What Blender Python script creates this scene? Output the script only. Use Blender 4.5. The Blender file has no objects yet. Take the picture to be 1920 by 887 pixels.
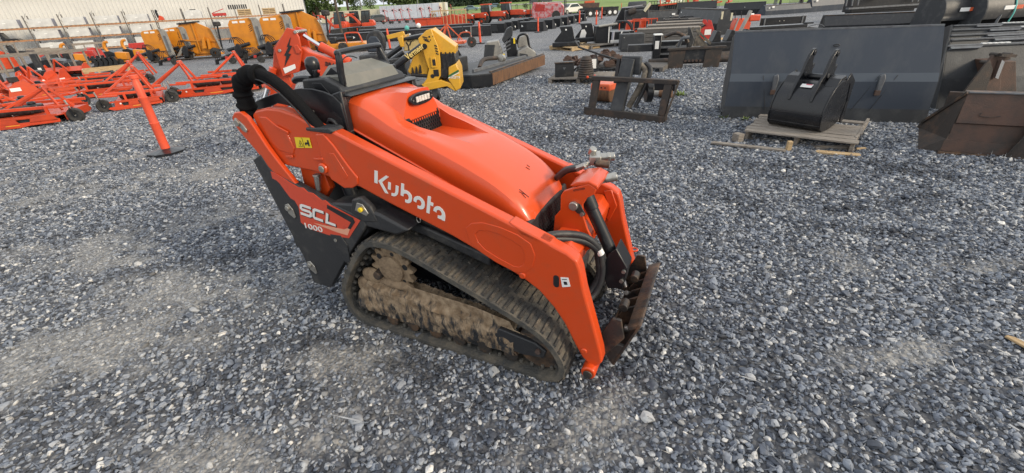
import bpy, bmesh, math, random
import numpy as np
from mathutils import Vector, Matrix, Euler
random.seed(7); RNG = np.random.default_rng(11)
S = bpy.context.scene
COL = S.collection
R = math.radians

# ---------------------------------------------------------------- camera
cam = bpy.data.cameras.new('camera'); co = bpy.data.objects.new('camera', cam); COL.objects.link(co)
cam.sensor_width = 36.0; cam.lens = 800/1920*36.0; cam.clip_start = 0.05; cam.clip_end = 3000
p = R(28.4); rl = R(3.43)
F = Vector((0, math.cos(p), -math.sin(p))); R0 = Vector((1, 0, 0)); U0 = R0.cross(F)
RV = R0*math.cos(rl) - U0*math.sin(rl); UV = U0*math.cos(rl) + R0*math.sin(rl)
M = Matrix((RV, UV, -F)).transposed().to_4x4(); M.translation = (0, 0, 1.6)
co.matrix_world = M
S.camera = co

# ---------------------------------------------------------------- world, sun, exposure
SUN_AZ, SUN_EL = R(118), R(24)          # azimuth clockwise from +Y (the way the camera looks)
w = bpy.data.worlds.new('World'); S.world = w; w.use_nodes = True
nt = w.node_tree; nt.nodes.clear()
sky = nt.nodes.new('ShaderNodeTexSky'); sky.sky_type = 'NISHITA'; sky.sun_disc = False
sky.sun_elevation = SUN_EL; sky.sun_rotation = SUN_AZ; sky.air_density = 1.6; sky.dust_density = 4.0; sky.ozone_density = 2.0
tc = nt.nodes.new('ShaderNodeTexCoord'); ns = nt.nodes.new('ShaderNodeTexNoise'); ns.inputs['Scale'].default_value = 2.2; ns.inputs['Detail'].default_value = 6
mp = nt.nodes.new('ShaderNodeMapping'); mp.inputs['Scale'].default_value = (1, 1, 3.0)
nt.links.new(tc.outputs['Generated'], mp.inputs[0]); nt.links.new(mp.outputs[0], ns.inputs['Vector'])
cr = nt.nodes.new('ShaderNodeValToRGB'); cr.color_ramp.elements[0].position = .32; cr.color_ramp.elements[1].position = .7
cr.color_ramp.elements[0].color = (5.8, 6.2, 6.9, 1); cr.color_ramp.elements[1].color = (8.4, 8.3, 7.9, 1)
nt.links.new(ns.outputs['Fac'], cr.inputs[0])
mx = nt.nodes.new('ShaderNodeMixRGB'); mx.inputs[0].default_value = .82
nt.links.new(sky.outputs[0], mx.inputs[1]); nt.links.new(cr.outputs[0], mx.inputs[2])
bg = nt.nodes.new('ShaderNodeBackground'); bg.inputs[1].default_value = .1
wo = nt.nodes.new('ShaderNodeOutputWorld'); nt.links.new(mx.outputs[0], bg.inputs[0]); nt.links.new(bg.outputs[0], wo.inputs[0])
sl = bpy.data.lights.new('sun', 'SUN'); sl.energy = 1.5; sl.angle = R(11); sl.color = (1, .86, .66)
so = bpy.data.objects.new('sun', sl); COL.objects.link(so)
sd = Vector((math.sin(SUN_AZ)*math.cos(SUN_EL), math.cos(SUN_AZ)*math.cos(SUN_EL), math.sin(SUN_EL)))
so.rotation_euler = sd.to_track_quat('Z', 'Y').to_euler(); so.location = sd*50
S.view_settings.view_transform = 'Standard'; S.view_settings.look = 'None'; S.view_settings.gamma = 1
S.view_settings.exposure = 0.78
S.cycles.max_bounces = 5; S.cycles.diffuse_bounces = 2; S.cycles.glossy_bounces = 3; S.cycles.transmission_bounces = 3

# ---------------------------------------------------------------- materials
MATS = {}
def mat(name, col, rough=.5, metal=0, col2=None, scale=8, lo=.42, hi=.62, bump=0, bscale=60, coat=0, detail=6, spec=.5, rough2=None, stretch=None, coords='Object'):
    """principled material; col2 = a second colour (dust, rust, dirt) laid on in noise patches"""
    if name in MATS: return MATS[name]
    m = bpy.data.materials.new(name); m.use_nodes = True; t = m.node_tree; b = t.nodes['Principled BSDF']
    b.inputs['Base Color'].default_value = (*col, 1); b.inputs['Roughness'].default_value = rough; b.inputs['Metallic'].default_value = metal
    b.inputs['Coat Weight'].default_value = coat; b.inputs['Coat Roughness'].default_value = .12; b.inputs['Specular IOR Level'].default_value = spec
    tcn = t.nodes.new('ShaderNodeTexCoord'); src = tcn.outputs[coords]
    if stretch:
        mpn = t.nodes.new('ShaderNodeMapping'); mpn.inputs['Scale'].default_value = stretch; t.links.new(src, mpn.inputs[0]); src = mpn.outputs[0]
    if col2 is not None:
        n = t.nodes.new('ShaderNodeTexNoise'); n.inputs['Scale'].default_value = scale; n.inputs['Detail'].default_value = detail; n.inputs['Roughness'].default_value = .65
        t.links.new(src, n.inputs['Vector'])
        r = t.nodes.new('ShaderNodeMapRange'); r.inputs['From Min'].default_value = lo; r.inputs['From Max'].default_value = hi
        t.links.new(n.outputs['Fac'], r.inputs['Value'])
        x = t.nodes.new('ShaderNodeMixRGB'); x.inputs[1].default_value = (*col, 1); x.inputs[2].default_value = (*col2, 1)
        t.links.new(r.outputs[0], x.inputs[0]); t.links.new(x.outputs[0], b.inputs['Base Color'])
        if rough2 is not None:
            y = t.nodes.new('ShaderNodeMapRange'); y.inputs['To Min'].default_value = rough; y.inputs['To Max'].default_value = rough2
            t.links.new(r.outputs[0], y.inputs['Value']); t.links.new(y.outputs[0], b.inputs['Roughness'])
    if bump:
        n2 = t.nodes.new('ShaderNodeTexNoise'); n2.inputs['Scale'].default_value = bscale; n2.inputs['Detail'].default_value = 4
        t.links.new(src, n2.inputs['Vector'])
        bp = t.nodes.new('ShaderNodeBump'); bp.inputs['Strength'].default_value = bump; bp.inputs['Distance'].default_value = .01
        t.links.new(n2.outputs['Fac'], bp.inputs['Height']); t.links.new(bp.outputs[0], b.inputs['Normal'])
    MATS[name] = m; return m
OR = (.61, .064, .010)
m_or = mat('orange_paint', OR, .32, col2=(.42, .080, .03), scale=9, lo=.52, hi=.95, detail=12, spec=.35, coat=.35, bump=.04, bscale=140, rough2=.5)
m_orhood = mat('orange_hood', (.65, .074, .013), .33, col2=(.60, .085, .025), scale=3, lo=.45, hi=.95, coat=.4, bump=.015, bscale=220, rough2=.55)
m_or2 = mat('orange_implement', (.58, .062, .014), .40, col2=(.40, .048, .02), scale=3.5, lo=.42, hi=.75, coat=.15)
m_or3 = mat('orange_faded', (.70, .12, .04), .45, col2=(.5, .1, .04), scale=4, coat=.1)
m_yor = mat('yellow_orange_paint', (.62, .23, .015), .4, col2=(.42, .15, .02), scale=2.2, lo=.45, hi=.8)
m_yel = mat('yellow_paint', (.66, .36, .03), .38, col2=(.45, .25, .05), scale=5, lo=.5, hi=.9, coat=.2)
m_cream = mat('faded_yellow_paint', (.55, .42, .17), .5, col2=(.4, .3, .14), scale=6)
m_blk = mat('black_paint', (.016, .017, .019), .38, col2=(.06, .06, .06), scale=9, lo=.5, hi=.8, bump=.06, bscale=90)
m_blks = mat('black_satin', (.012, .013, .016), .30, col2=(.055, .053, .05), scale=9, lo=.52, hi=.9, detail=11, rough2=.6)
m_blkd = mat('dusty_black_plastic', (.022, .023, .026), .5, col2=(.10, .095, .085), scale=7, lo=.52, hi=.85, bump=.15, bscale=160)
m_fab = mat('black_fabric', (.008, .008, .009), .95, bump=.5, bscale=260, spec=.15)
m_clean = mat('glossy_black_paint', (.0085, .0095, .0125), .24, col2=(.025, .025, .027), scale=7, lo=.5, hi=.9, detail=9, rough2=.45)
m_rub = mat('track_rubber', (.035, .034, .033), .8, col2=(.17, .14, .105), scale=14, lo=.45, hi=.72, bump=.5, bscale=120)
m_rubd = mat('dirty_track_rubber', (.052, .051, .048), .85, col2=(.17, .145, .11), scale=9, lo=.44, hi=.76, bump=.6, bscale=90)
m_tyre = mat('tyre_rubber', (.018, .018, .018), .75, col2=(.05, .048, .045), scale=12)
m_mud = mat('dried_mud', (.31, .225, .145), .95, col2=(.17, .12, .08), scale=18, lo=.4, hi=.7, bump=1, bscale=55, spec=.2)
m_mudb = mat('mud_over_black_steel', (.30, .215, .135), .92, col2=(.030, .031, .034), scale=11, lo=.50, hi=.64, bump=1, bscale=42, stretch=(2.4, 1, .9), rough2=.55, spec=.3, detail=10)
_t = m_mudb.node_tree; _g = _t.nodes.new('ShaderNodeTexCoord'); _s = _t.nodes.new('ShaderNodeSeparateXYZ'); _t.links.new(_g.outputs['Object'], _s.inputs[0])
_r = [n for n in _t.nodes if n.type == 'MAP_RANGE'][0]; _n = _r.inputs['Value'].links[0].from_socket      # more mud lies on the upper edge than lower down
_a = _t.nodes.new('ShaderNodeMath'); _a.operation = 'MULTIPLY_ADD'; _t.links.new(_s.outputs['Z'], _a.inputs[0]); _a.inputs[1].default_value = -.85; _t.links.new(_n, _a.inputs[2])
_b = _t.nodes.new('ShaderNodeMath'); _b.operation = 'ADD'; _t.links.new(_a.outputs[0], _b.inputs[0]); _b.inputs[1].default_value = .185; _t.links.new(_b.outputs[0], _r.inputs['Value'])
_c = [n for n in _t.nodes if n.type == 'MIX_RGB'][0]; _q = _t.nodes.new('ShaderNodeTexNoise'); _q.inputs['Scale'].default_value = 26; _q.inputs['Detail'].default_value = 8; _t.links.new(_g.outputs['Object'], _q.inputs['Vector'])
_e = _t.nodes.new('ShaderNodeValToRGB'); _e.color_ramp.elements[0].color = (.19, .13, .08, 1); _e.color_ramp.elements[1].color = (.38, .285, .19, 1); _e.color_ramp.elements[0].position = .35; _e.color_ramp.elements[1].position = .68; _t.links.new(_q.outputs['Fac'], _e.inputs[0]); _t.links.new(_e.outputs[0], _c.inputs[1])
m_rust = mat('rusty_steel', (.105, .060, .044), .75, col2=(.045, .038, .034), scale=4, lo=.4, hi=.7, bump=.4, bscale=80)
m_rust2 = mat('dark_rusty_steel', (.04, .033, .029), .7, col2=(.12, .07, .045), scale=7, lo=.5, hi=.8, bump=.4, bscale=70)
m_rusto = mat('bright_rust', (.17, .085, .04), .85, col2=(.06, .035, .025), scale=5, lo=.4, hi=.7, bump=.5, stretch=(3, 3, .8))
m_wear = mat('worn_steel', (.05, .045, .042), .5, metal=.4, col2=(.2, .12, .07), scale=10, lo=.45, hi=.7, bump=.3)
m_stl = mat('zinc_steel', (.42, .41, .38), .35, metal=.8, col2=(.2, .17, .13), scale=25, lo=.5, hi=.8)
m_chr = mat('chrome', (.75, .75, .76), .12, metal=1)
m_gry = mat('grey_cover_steel', (.17, .17, .15), .5, metal=.2, col2=(.22, .21, .18), scale=6, bump=.06)
m_gryp = mat('grey_panel_paint', (.30, .29, .26), .45, col2=(.22, .21, .2), scale=7)
m_slate = mat('slate_grey_paint', (.036, .046, .064), .42, col2=(.080, .086, .094), scale=2.2, lo=.46, hi=.9, detail=11, stretch=(1.6, 1, .7), bump=.1, bscale=200, spec=.4)
m_slated = mat('scuffed_grey_steel', (.028, .031, .036), .55, col2=(.075, .078, .08), scale=5, lo=.5, hi=.8, bump=.2, bscale=60)
m_edge = mat('grey_edge_steel', (.13, .14, .15), .5, col2=(.09, .09, .1), scale=9)
m_wood = mat('weathered_wood', (.30, .27, .235), .85, col2=(.15, .12, .095), scale=9, lo=.4, hi=.65, bump=.6, bscale=40, stretch=(1, 9, 9))
m_wood2 = mat('fresh_wood', (.50, .36, .20), .8, col2=(.33, .22, .11), scale=6, lo=.4, hi=.7, bump=.3, stretch=(1, 6, 6))
m_woodg = mat('grey_crate_wood', (.16, .15, .14), .85, col2=(.09, .08, .07), scale=7, bump=.4, stretch=(1, 7, 7))
m_whi = mat('white_sheet_wrap', (.62, .62, .60), .6, col2=(.5, .5, .49), scale=2)
m_whi2 = mat('white_label', (.78, .78, .76), .5)
m_whig = mat('grey_white_box_side', (.33, .33, .38), .7)
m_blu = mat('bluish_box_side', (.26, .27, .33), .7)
m_yl = mat('yellow_label', (.80, .58, .02), .5)
m_red = mat('red_implement_paint', (.50, .03, .02), .4, col2=(.3, .03, .03), scale=6)
m_maroon = mat('maroon_stripe', (.22, .012, .018), .45)
m_grn = mat('green_stripe', (.03, .13, .05), .5)
m_decal = mat('orange_decal', (.62, .068, .03), .38, col2=(.40, .05, .03), scale=14, lo=.55, hi=.8)
m_decalp = mat('peach_stripe', (.72, .34, .22), .45)
m_letter = mat('white_lettering', (.74, .73, .70), .45)
m_letd = mat('dark_lettering', (.012, .012, .014), .5)
m_glass = mat('dark_cab_glass', (.03, .045, .05), .08, spec=.8)
m_lens = mat('lamp_lens', (.72, .70, .66), .15, col2=(.45, .43, .40), scale=60, spec=.8)
m_btn = mat('red_button', (.72, .06, .03), .4)
m_conc = mat('concrete', (.42, .40, .36), .9, col2=(.3, .29, .27), scale=6, bump=.3)
m_polem = mat('brown_pole_steel', (.07, .05, .035), .6)
m_rackor = mat('rack_beam_orange', (.42, .20, .09), .6, col2=(.3, .16, .09), scale=3)
m_rackb = mat('rack_upright_steel', (.13, .12, .11), .6)
m_post = mat('marker_post_orange', (.80, .10, .04), .5, col2=(.7, .1, .05), scale=7)
m_wsil = mat('white_car_paint', (.68, .67, .60), .3, coat=.4)
m_cardk = mat('dark_car_paint', (.05, .055, .06), .3, coat=.4)
m_carb = mat('blue_car_paint', (.16, .24, .30), .3, coat=.4)
m_trail = mat('white_trailer_skin', (.58, .61, .66), .5, col2=(.5, .53, .57), scale=1)
m_traily = mat('cream_trailer_skin', (.58, .53, .38), .5)
m_pole = mat('grey_pole', (.2, .2, .2), .6)
m_teal = mat('teal_strap', (.10, .42, .38), .6)
m_plasw = mat('clear_wrap_white', (.50, .33, .34), .3, col2=(.5, .05, .05), scale=4, lo=.4, hi=.6, spec=.6)
m_bark = mat('bark', (.06, .045, .035), .9, bump=.5)

# ---------------------------------------------------------------- mesh helpers
class MB:
    def __init__(s): s.v = []; s.f = []
    def add(s, vs, fs, mtx=None):
        o = len(s.v)
        s.v += [tuple(mtx @ Vector(v)) if mtx is not None else tuple(v) for v in vs]
        s.f += [tuple(i+o for i in f) for f in fs]; return s
    def box(s, c, d, rot=None):
        x, y, z = d[0]/2, d[1]/2, d[2]/2
        vs = [(-x,-y,-z),(x,-y,-z),(x,y,-z),(-x,y,-z),(-x,-y,z),(x,-y,z),(x,y,z),(-x,y,z)]
        m = Matrix.Translation(c) @ (Euler(rot).to_matrix().to_4x4() if rot else Matrix())
        return s.add(vs, [(0,3,2,1),(4,5,6,7),(0,1,5,4),(1,2,6,5),(2,3,7,6),(3,0,4,7)], m)
    def bx(s, x0, x1, y0, y1, z0, z1): return s.box(((x0+x1)/2,(y0+y1)/2,(z0+z1)/2), (abs(x1-x0),abs(y1-y0),abs(z1-z0)))
    def prism(s, pts, a, b, axis='y'):
        """outline pts extruded from a to b along axis (pts are the two other coordinates in order)"""
        n = len(pts)
        def P(u, v, w): return {'y': (u, w, v), 'x': (w, u, v), 'z': (u, v, w)}[axis]
        area = sum(pts[i][0]*pts[(i+1)%n][1]-pts[(i+1)%n][0]*pts[i][1] for i in range(n))
        if area < 0: pts = pts[::-1]
        vs = [P(u, v, a) for u, v in pts] + [P(u, v, b) for u, v in pts]
        fs = [tuple(range(n)), tuple(range(2*n-1, n-1, -1))] + [(i, i+n, (i+1)%n+n, (i+1)%n) for i in range(n)]
        return s.add(vs, fs)
    def cyl(s, p0, p1, r0, r1=None, n=16, caps=True):
        p0 = Vector(p0); p1 = Vector(p1); r1 = r0 if r1 is None else r1
        d = (p1-p0).normalized(); a = d.orthogonal().normalized(); b = d.cross(a)
        vs = []
        for pp, r in ((p0, r0), (p1, r1)):
            for i in range(n):
                t = 2*math.pi*i/n; vs.append(pp + (a*math.cos(t) + b*math.sin(t))*r)
        fs = [(i, (i+1)%n, (i+1)%n+n, i+n) for i in range(n)]
        if caps: fs += [tuple(range(n-1,-1,-1)), tuple(range(n, 2*n))]
        return s.add(vs, fs)
    def bar(s, p0, p1, w, h=None, up=(0,0,1)):
        p0 = Vector(p0); p1 = Vector(p1); h = h or w; d = (p1-p0); L = d.length; d.normalize()
        u = Vector(up); 
        if abs(d.dot(u)) > .98: u = Vector((0,1,0))
        y = u.cross(d).normalized(); z = d.cross(y)
        m = Matrix((d, y, z)).transposed().to_4x4(); m.translation = (p0+p1)/2
        x, yy, zz = L/2, w/2, h/2
        vs = [(-x,-yy,-zz),(x,-yy,-zz),(x,yy,-zz),(-x,yy,-zz),(-x,-yy,zz),(x,-yy,zz),(x,yy,zz),(-x,yy,zz)]
        return s.add(vs, [(0,3,2,1),(4,5,6,7),(0,1,5,4),(1,2,6,5),(2,3,7,6),(3,0,4,7)], m)
    def tube(s, path, r, n=10, smooth=0):
        P = [Vector(q) for q in path]
        if smooth:
            Q = []
            for i in range(len(P)-1):
                a = P[max(i-1,0)]; b = P[i]; c = P[i+1]; d = P[min(i+2,len(P)-1)]
                for k in range(smooth):
                    t = k/smooth
                    Q.append(.5*((2*b)+(c-a)*t+(2*a-5*b+4*c-d)*t*t+(3*b-a-3*c+d)*t**3))
            Q.append(P[-1]); P = Q
        rr = r if callable(r) else (lambda t: r)
        vs = []; prev = None; N = len(P)
        for i, q in enumerate(P):
            d = (P[min(i+1,N-1)]-P[max(i-1,0)]).normalized()
            a = d.orthogonal().normalized() if prev is None else (prev-d*prev.dot(d)).normalized()
            prev = a; b = d.cross(a); R_ = rr(i/(N-1))
            for k in range(n):
                t = 2*math.pi*k/n; vs.append(q+(a*math.cos(t)+b*math.sin(t))*R_)
        fs = [(i*n+k, i*n+(k+1)%n, (i+1)*n+(k+1)%n, (i+1)*n+k) for i in range(N-1) for k in range(n)]
        fs += [tuple(range(n-1,-1,-1)), tuple(range((N-1)*n, N*n))]
        return s.add(vs, fs)
    def sph(s, c, r, n=14, sq=(1,1,1)):
        vs = []; fs = []; m = n//2
        for j in range(1, m):
            for i in range(n):
                a = math.pi*j/m; b = 2*math.pi*i/n
                vs.append((c[0]+r*sq[0]*math.sin(a)*math.cos(b), c[1]+r*sq[1]*math.sin(a)*math.sin(b), c[2]+r*sq[2]*math.cos(a)))
        t = len(vs); vs += [(c[0],c[1],c[2]+r*sq[2]), (c[0],c[1],c[2]-r*sq[2])]
        for j in range(m-2):
            for i in range(n): fs.append((j*n+i, (j+1)*n+i, (j+1)*n+(i+1)%n, j*n+(i+1)%n))
        for i in range(n): fs.append((t, i, (i+1)%n)); fs.append((t+1, (m-2)*n+(i+1)%n, (m-2)*n+i))
        return s.add(vs, fs)
    def lathe(s, prof, c, axis='y', n=20):
        """prof: (radius, offset along axis)"""
        vs = []; k = len(prof)
        for i in range(n):
            t = 2*math.pi*i/n
            for r, o in prof:
                u, v = r*math.cos(t), r*math.sin(t)
                q = {'y': (u, o, v), 'x': (o, u, v), 'z': (u, v, o)}[axis]
                vs.append((c[0]+q[0], c[1]+q[1], c[2]+q[2]))
        fs = [(i*k+j, ((i+1)%n)*k+j, ((i+1)%n)*k+j+1, i*k+j+1) for i in range(n) for j in range(k-1)]
        return s.add(vs, fs)
    def grid(s, rows):
        nr = len(rows); nc = len(rows[0]); vs = [q for r in rows for q in r]
        return s.add(vs, [(i*nc+j, i*nc+j+1, (i+1)*nc+j+1, (i+1)*nc+j) for i in range(nr-1) for j in range(nc-1)])
    def build(s, name, m, parent=None, bevel=0, smooth=None, segs=2, label=None, seg_angle=35, rnorm=True):
        me = bpy.data.meshes.new(name); me.from_pydata(s.v, [], s.f); me.update()
        if rnorm:
            b = bmesh.new(); b.from_mesh(me); bmesh.ops.recalc_face_normals(b, faces=b.faces); b.to_mesh(me); b.free()
        ms = m if isinstance(m, (list, tuple)) else [m]
        for x in ms: me.materials.append(x)
        if smooth or bevel:
            me.shade_smooth(); me.set_sharp_from_angle(angle=R(smooth or seg_angle))
        o = bpy.data.objects.new(name, me); COL.objects.link(o)
        if parent is not None: o.parent = parent
        if bevel:
            q = o.modifiers.new('bevel', 'BEVEL'); q.width = bevel; q.segments = segs; q.limit_method = 'ANGLE'; q.angle_limit = R(30)
        if label: o['label'] = label
        return o
def tag(o, label=None, cat=None, group=None, kind=None):
    if label: o['label'] = label
    if cat: o['category'] = cat
    if group: o['group'] = group
    if kind: o['kind'] = kind
    return o
def thing(name, label, cat, loc=(0,0,0), rz=0, group=None, rx=0, ry=0):
    o = bpy.data.objects.new(name, None); o.empty_display_size = .2; COL.objects.link(o)
    o.location = loc; o.rotation_euler = (rx, ry, rz); return tag(o, label, cat, group)
def copy_tree(o, loc=None, rz=None, label=None, parent=None):
    kids = list(o.children)
    c = o.copy(); COL.objects.link(c)
    if parent is not None: c.parent = parent
    if loc is not None: c.location = loc
    if rz is not None: c.rotation_euler.z = rz
    if label: c['label'] = label
    for k in kids: copy_tree(k, parent=c)
    return c
def rect_frame(mb, corners_out, corners_in, a, b, axis='y'):
    """a flat ring between two outlines with the same number of corners"""
    n = len(corners_out)
    def P(u, v, w): return {'y': (u, w, v), 'x': (w, u, v), 'z': (u, v, w)}[axis]
    vs = [P(*q, w) for w in (a, b) for q in corners_out] + [P(*q, w) for w in (a, b) for q in corners_in]
    fs = []
    for i in range(n):
        j = (i+1) % n
        fs += [(i, j, 2*n+j, 2*n+i), (n+i, 3*n+i, 3*n+j, n+j), (i, n+i, n+j, j), (2*n+i, 2*n+j, 3*n+j, 3*n+i)]
    return mb.add(vs, fs)
def text_mesh(txt, size, depth=.002, shear=0, spacing=1.0, bold=0):
    cu = bpy.data.curves.new('lettering', 'FONT'); cu.body = txt; cu.size = size; cu.extrude = depth; cu.shear = shear; cu.space_character = spacing; cu.offset = bold*size
    cu.resolution_u = 3
    to = bpy.data.objects.new('lettering', cu); me = bpy.data.meshes.new_from_object(to); bpy.data.objects.remove(to); return me
def text_on(txt, size, m, parent, origin, ux, uy, depth=.0015, shear=0, spacing=1.0, bold=0, name='lettering', width=None):
    """lettering laid flat on a face: origin = lower left corner, ux = reading direction, uy = up of the letters"""
    me = text_mesh(txt, size, depth, shear, spacing, bold)
    ux = Vector(ux).normalized(); uz = ux.cross(Vector(uy)).normalized(); uy = uz.cross(ux)
    T = Matrix((ux, uy, uz)).transposed().to_4x4(); T.translation = origin
    if width:
        xs = [v.co.x for v in me.vertices]; k = width/max(1e-6, max(xs)-min(xs)); me.transform(Matrix.Diagonal((k, 1, 1, 1)))
    me.transform(T); me.materials.clear(); me.materials.append(m)
    o = bpy.data.objects.new(name, me); COL.objects.link(o); o.parent = parent; return o
def strokes(lines, wd, depth, parent, m, origin, ux, uy, name='lettering'):
    """letters drawn as flat bands along 2-d polylines (mitred), standing proud by depth"""
    ux = Vector(ux).normalized(); uz = ux.cross(Vector(uy)).normalized(); uy = uz.cross(ux); o_ = Vector(origin); b = MB()
    for ln in lines:
        q = [Vector(t).to_2d() if len(t) == 3 else Vector(t) for t in ln]; L = []; Rr = []
        for i, c in enumerate(q):
            d0 = (q[i]-q[i-1]).normalized() if i else (q[1]-q[0]).normalized(); d1 = (q[i+1]-q[i]).normalized() if i < len(q)-1 else d0
            t = (d0+d1).normalized(); nn = Vector((-t.y, t.x)); k = wd/2/max(.4, nn.dot(Vector((-d0.y, d0.x))))
            L.append(c+nn*k); Rr.append(c-nn*k)
        n = len(q)
        for h in (0, 1):
            pass
        vs = [o_+ux*c.x+uy*c.y+uz*(depth if h else 0) for h in (0, 1) for c in L+Rr]
        fs = []
        for i in range(n-1):
            fs += [(2*n+i, 3*n+i, 3*n+i+1, 2*n+i+1), (i, i+1, 2*n+i+1, 2*n+i), (n+i, 3*n+i, 3*n+i+1, n+i+1)]
        b.add(vs, fs)
    return b.build(name, m, parent)
def arc(cx, cy, r, a0, a1, n=10, ry=None):
    ry = ry or r
    return [(cx+r*math.cos(R(a0+(a1-a0)*i/n)), cy+ry*math.sin(R(a0+(a1-a0)*i/n))) for i in range(n+1)]

# ---------------------------------------------------------------- ground
def vnoise(x, y, scale, seed=0, octv=3):
    """value noise in -1..1 on arrays of world coordinates"""
    out = np.zeros_like(x, dtype=float); amp = 1; tot = 0
    for k in range(octv):
        X = x*scale*(2**k)+17.3*seed+5*k; Y = y*scale*(2**k)-9.1*seed+3*k
        xi = np.floor(X); yi = np.floor(Y); fx = X-xi; fy = Y-yi; fx = fx*fx*(3-2*fx); fy = fy*fy*(3-2*fy)
        def h(a, b): 
            v = np.sin(a*127.1+b*311.7+seed*74.7)*43758.5453; return v-np.floor(v)
        out += amp*((h(xi,yi)*(1-fx)+h(xi+1,yi)*fx)*(1-fy)+(h(xi,yi+1)*(1-fx)+h(xi+1,yi+1)*fx)*fy)*2-amp
        tot += amp; amp *= .5
    return out/tot
def seg_dist(x, y, ax, ay, bx, by):
    dx, dy = bx-ax, by-ay; t = np.clip(((x-ax)*dx+(y-ay)*dy)/(dx*dx+dy*dy), 0, 1)
    return np.hypot(x-(ax+t*dx), y-(ay+t*dy))
DUST_LINES = [((-6.9905, 5.6825, 0)[:2], (-6.0763, 7.0534, 0)[:2], .13), ((-6.0763, 7.0534, 0)[:2], (-5.6578, 9.5399, 0)[:2], .13), ((-6.3051, 5.0303, 0)[:2], (-5.1503, 6.0261, 0)[:2], .10), ((-5.1503, 6.0261, 0)[:2], (-4.8281, 7.9842, 0)[:2], .10), ((-7.5, 3.6), (-3.6, 5.2), .45), ((-14, 5.0), (-8, 6.4), .4)]
DARK_LINES = [((2.0986, 4.4667, 0), (2.8304, 4.0233, 0), .16), ((2.54, 3.8886, 0), (3.0184, 3.5306, 0), .14), ((1.8872, 3.7126, 0), (2.0416, 3.1532, 0), .12), ((2.6387, 3.1204, 0), (3.57, 3.1789, 0), .10), ((0.522, 5.8055, 0), (1.1219, 5.4885, 0), .30), ((3.5391, 4.1085, 0), (3.9901, 3.6407, 0), .12), ((2.227, 2.8825, 0), (2.8393, 2.6297, 0), .08), ((-1.2362, 1.8701, 0), (-0.4147, 1.5668, 0), .10), ((-2.9954, 2.7042, 0), (-1.853, 2.958, 0), .12)]
def dark(x, y):
    d = np.zeros_like(x)
    for a, b, wd in DARK_LINES: d = np.maximum(d, np.exp(-(seg_dist(x, y, a[0], a[1], b[0], b[1])/wd)**2))
    return d*(.75+.5*vnoise(x, y, 2.5, 21, 2))
DUST_SPOTS = [(.28, 1.24, .26, .17), (.05, 1.1, .2, .1), (-1.3, 1.15, .38, .16), (-2.4, 1.9, .6, .35), (-2.2, 2.5, .8, .25), (-.75, 1.25, .3, .12), (-1.0, 1.7, .35, .12), (2.2, 2.45, .10, .26), (2.9, 2.2, .3, .08), (.55, 1.35, .15, .1), (-3.3, 3.2, .9, .35), (1.9, 1.5, .35, .1)]
def dust(x, y):
    n = vnoise(x, y, 2.3, 3, 4); d = np.zeros_like(x)
    for a, b, wd in DUST_LINES:
        d = np.maximum(d, np.clip(1.4-seg_dist(x, y, *a, *b)/wd, 0, 1)*1.15)
    for cx, cy, rx, ry in DUST_SPOTS:
        d = np.maximum(d, np.clip(1.5-np.hypot((x-cx)/rx, (y-cy)/ry), 0, 1)*.95)
    d = np.maximum(d, np.clip(vnoise(x, y, .55, 9, 3)*1.6-.35, 0, .7)*np.clip((-x-.3)*.5+.4, .12, 1))
    f = vnoise(x, y, 9, 4, 3)
    return np.clip(d*(.60+1.3*n+1.2*f)-.08, 0, .8)
def height(x, y):
    h = .012*vnoise(x, y, .7, 5, 3)+.004*vnoise(x, y, 4, 6, 2)
    # long shallow ruts and ridges left by machines in front of the blade
    for ax, ay, bx, by, a in ((2.3,3.6,6.0,2.2,.02),(2.5,3.1,5.6,1.9,-.018),(1.6,4.4,5.2,3.9,.016)):
        h += a*np.exp(-(seg_dist(x, y, ax, ay, bx, by)/.14)**2)
    return h*np.clip((16-np.hypot(x, y-2))/5, 0, 1)*np.clip((np.hypot((x+.19)*.9, y-2.14)-.3)/.5, .15, 1)
def axis_steps(lo, hi, fine_lo, fine_hi, step, grow=1.22):
    a = list(np.arange(fine_lo, fine_hi+1e-6, step)); s_ = step; v = a[-1]
    while v < hi: s_ = min(s_*grow, 60); v += s_; a.append(v)
    s_ = step; v = a[0]; pre = []
    while v > lo: s_ = min(s_*grow, 60); v -= s_; pre.append(v)
    return np.array(pre[::-1]+a)
gx = axis_steps(-900, 900, -7, 7.5, .06); gy = axis_steps(-300, 1400, .2, 9.5, .06)
GX, GY = np.meshgrid(gx, gy); nx_, ny_ = len(gx), len(gy)
GZ = height(GX, GY)
me = bpy.data.meshes.new('gravel_ground')
idx = np.arange(nx_*ny_).reshape(ny_, nx_)
quads = np.stack([idx[:-1,:-1], idx[:-1,1:], idx[1:,1:], idx[1:,:-1]], -1).reshape(-1, 4)
me.vertices.add(nx_*ny_); me.vertices.foreach_set('co', np.stack([GX, GY, GZ], -1).ravel())
me.loops.add(quads.size); me.loops.foreach_set('vertex_index', quads.ravel())
me.polygons.add(len(quads)); me.polygons.foreach_set('loop_start', np.arange(0, quads.size, 4)); me.polygons.foreach_set('loop_total', np.full(len(quads), 4))
me.update(); me.shade_smooth()
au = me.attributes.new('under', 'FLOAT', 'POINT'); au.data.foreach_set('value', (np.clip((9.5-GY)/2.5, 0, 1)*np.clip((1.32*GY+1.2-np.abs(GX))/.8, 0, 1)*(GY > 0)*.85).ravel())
at = me.attributes.new('dust', 'FLOAT', 'POINT'); at.data.foreach_set('value', dust(GX, GY).ravel())
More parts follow.
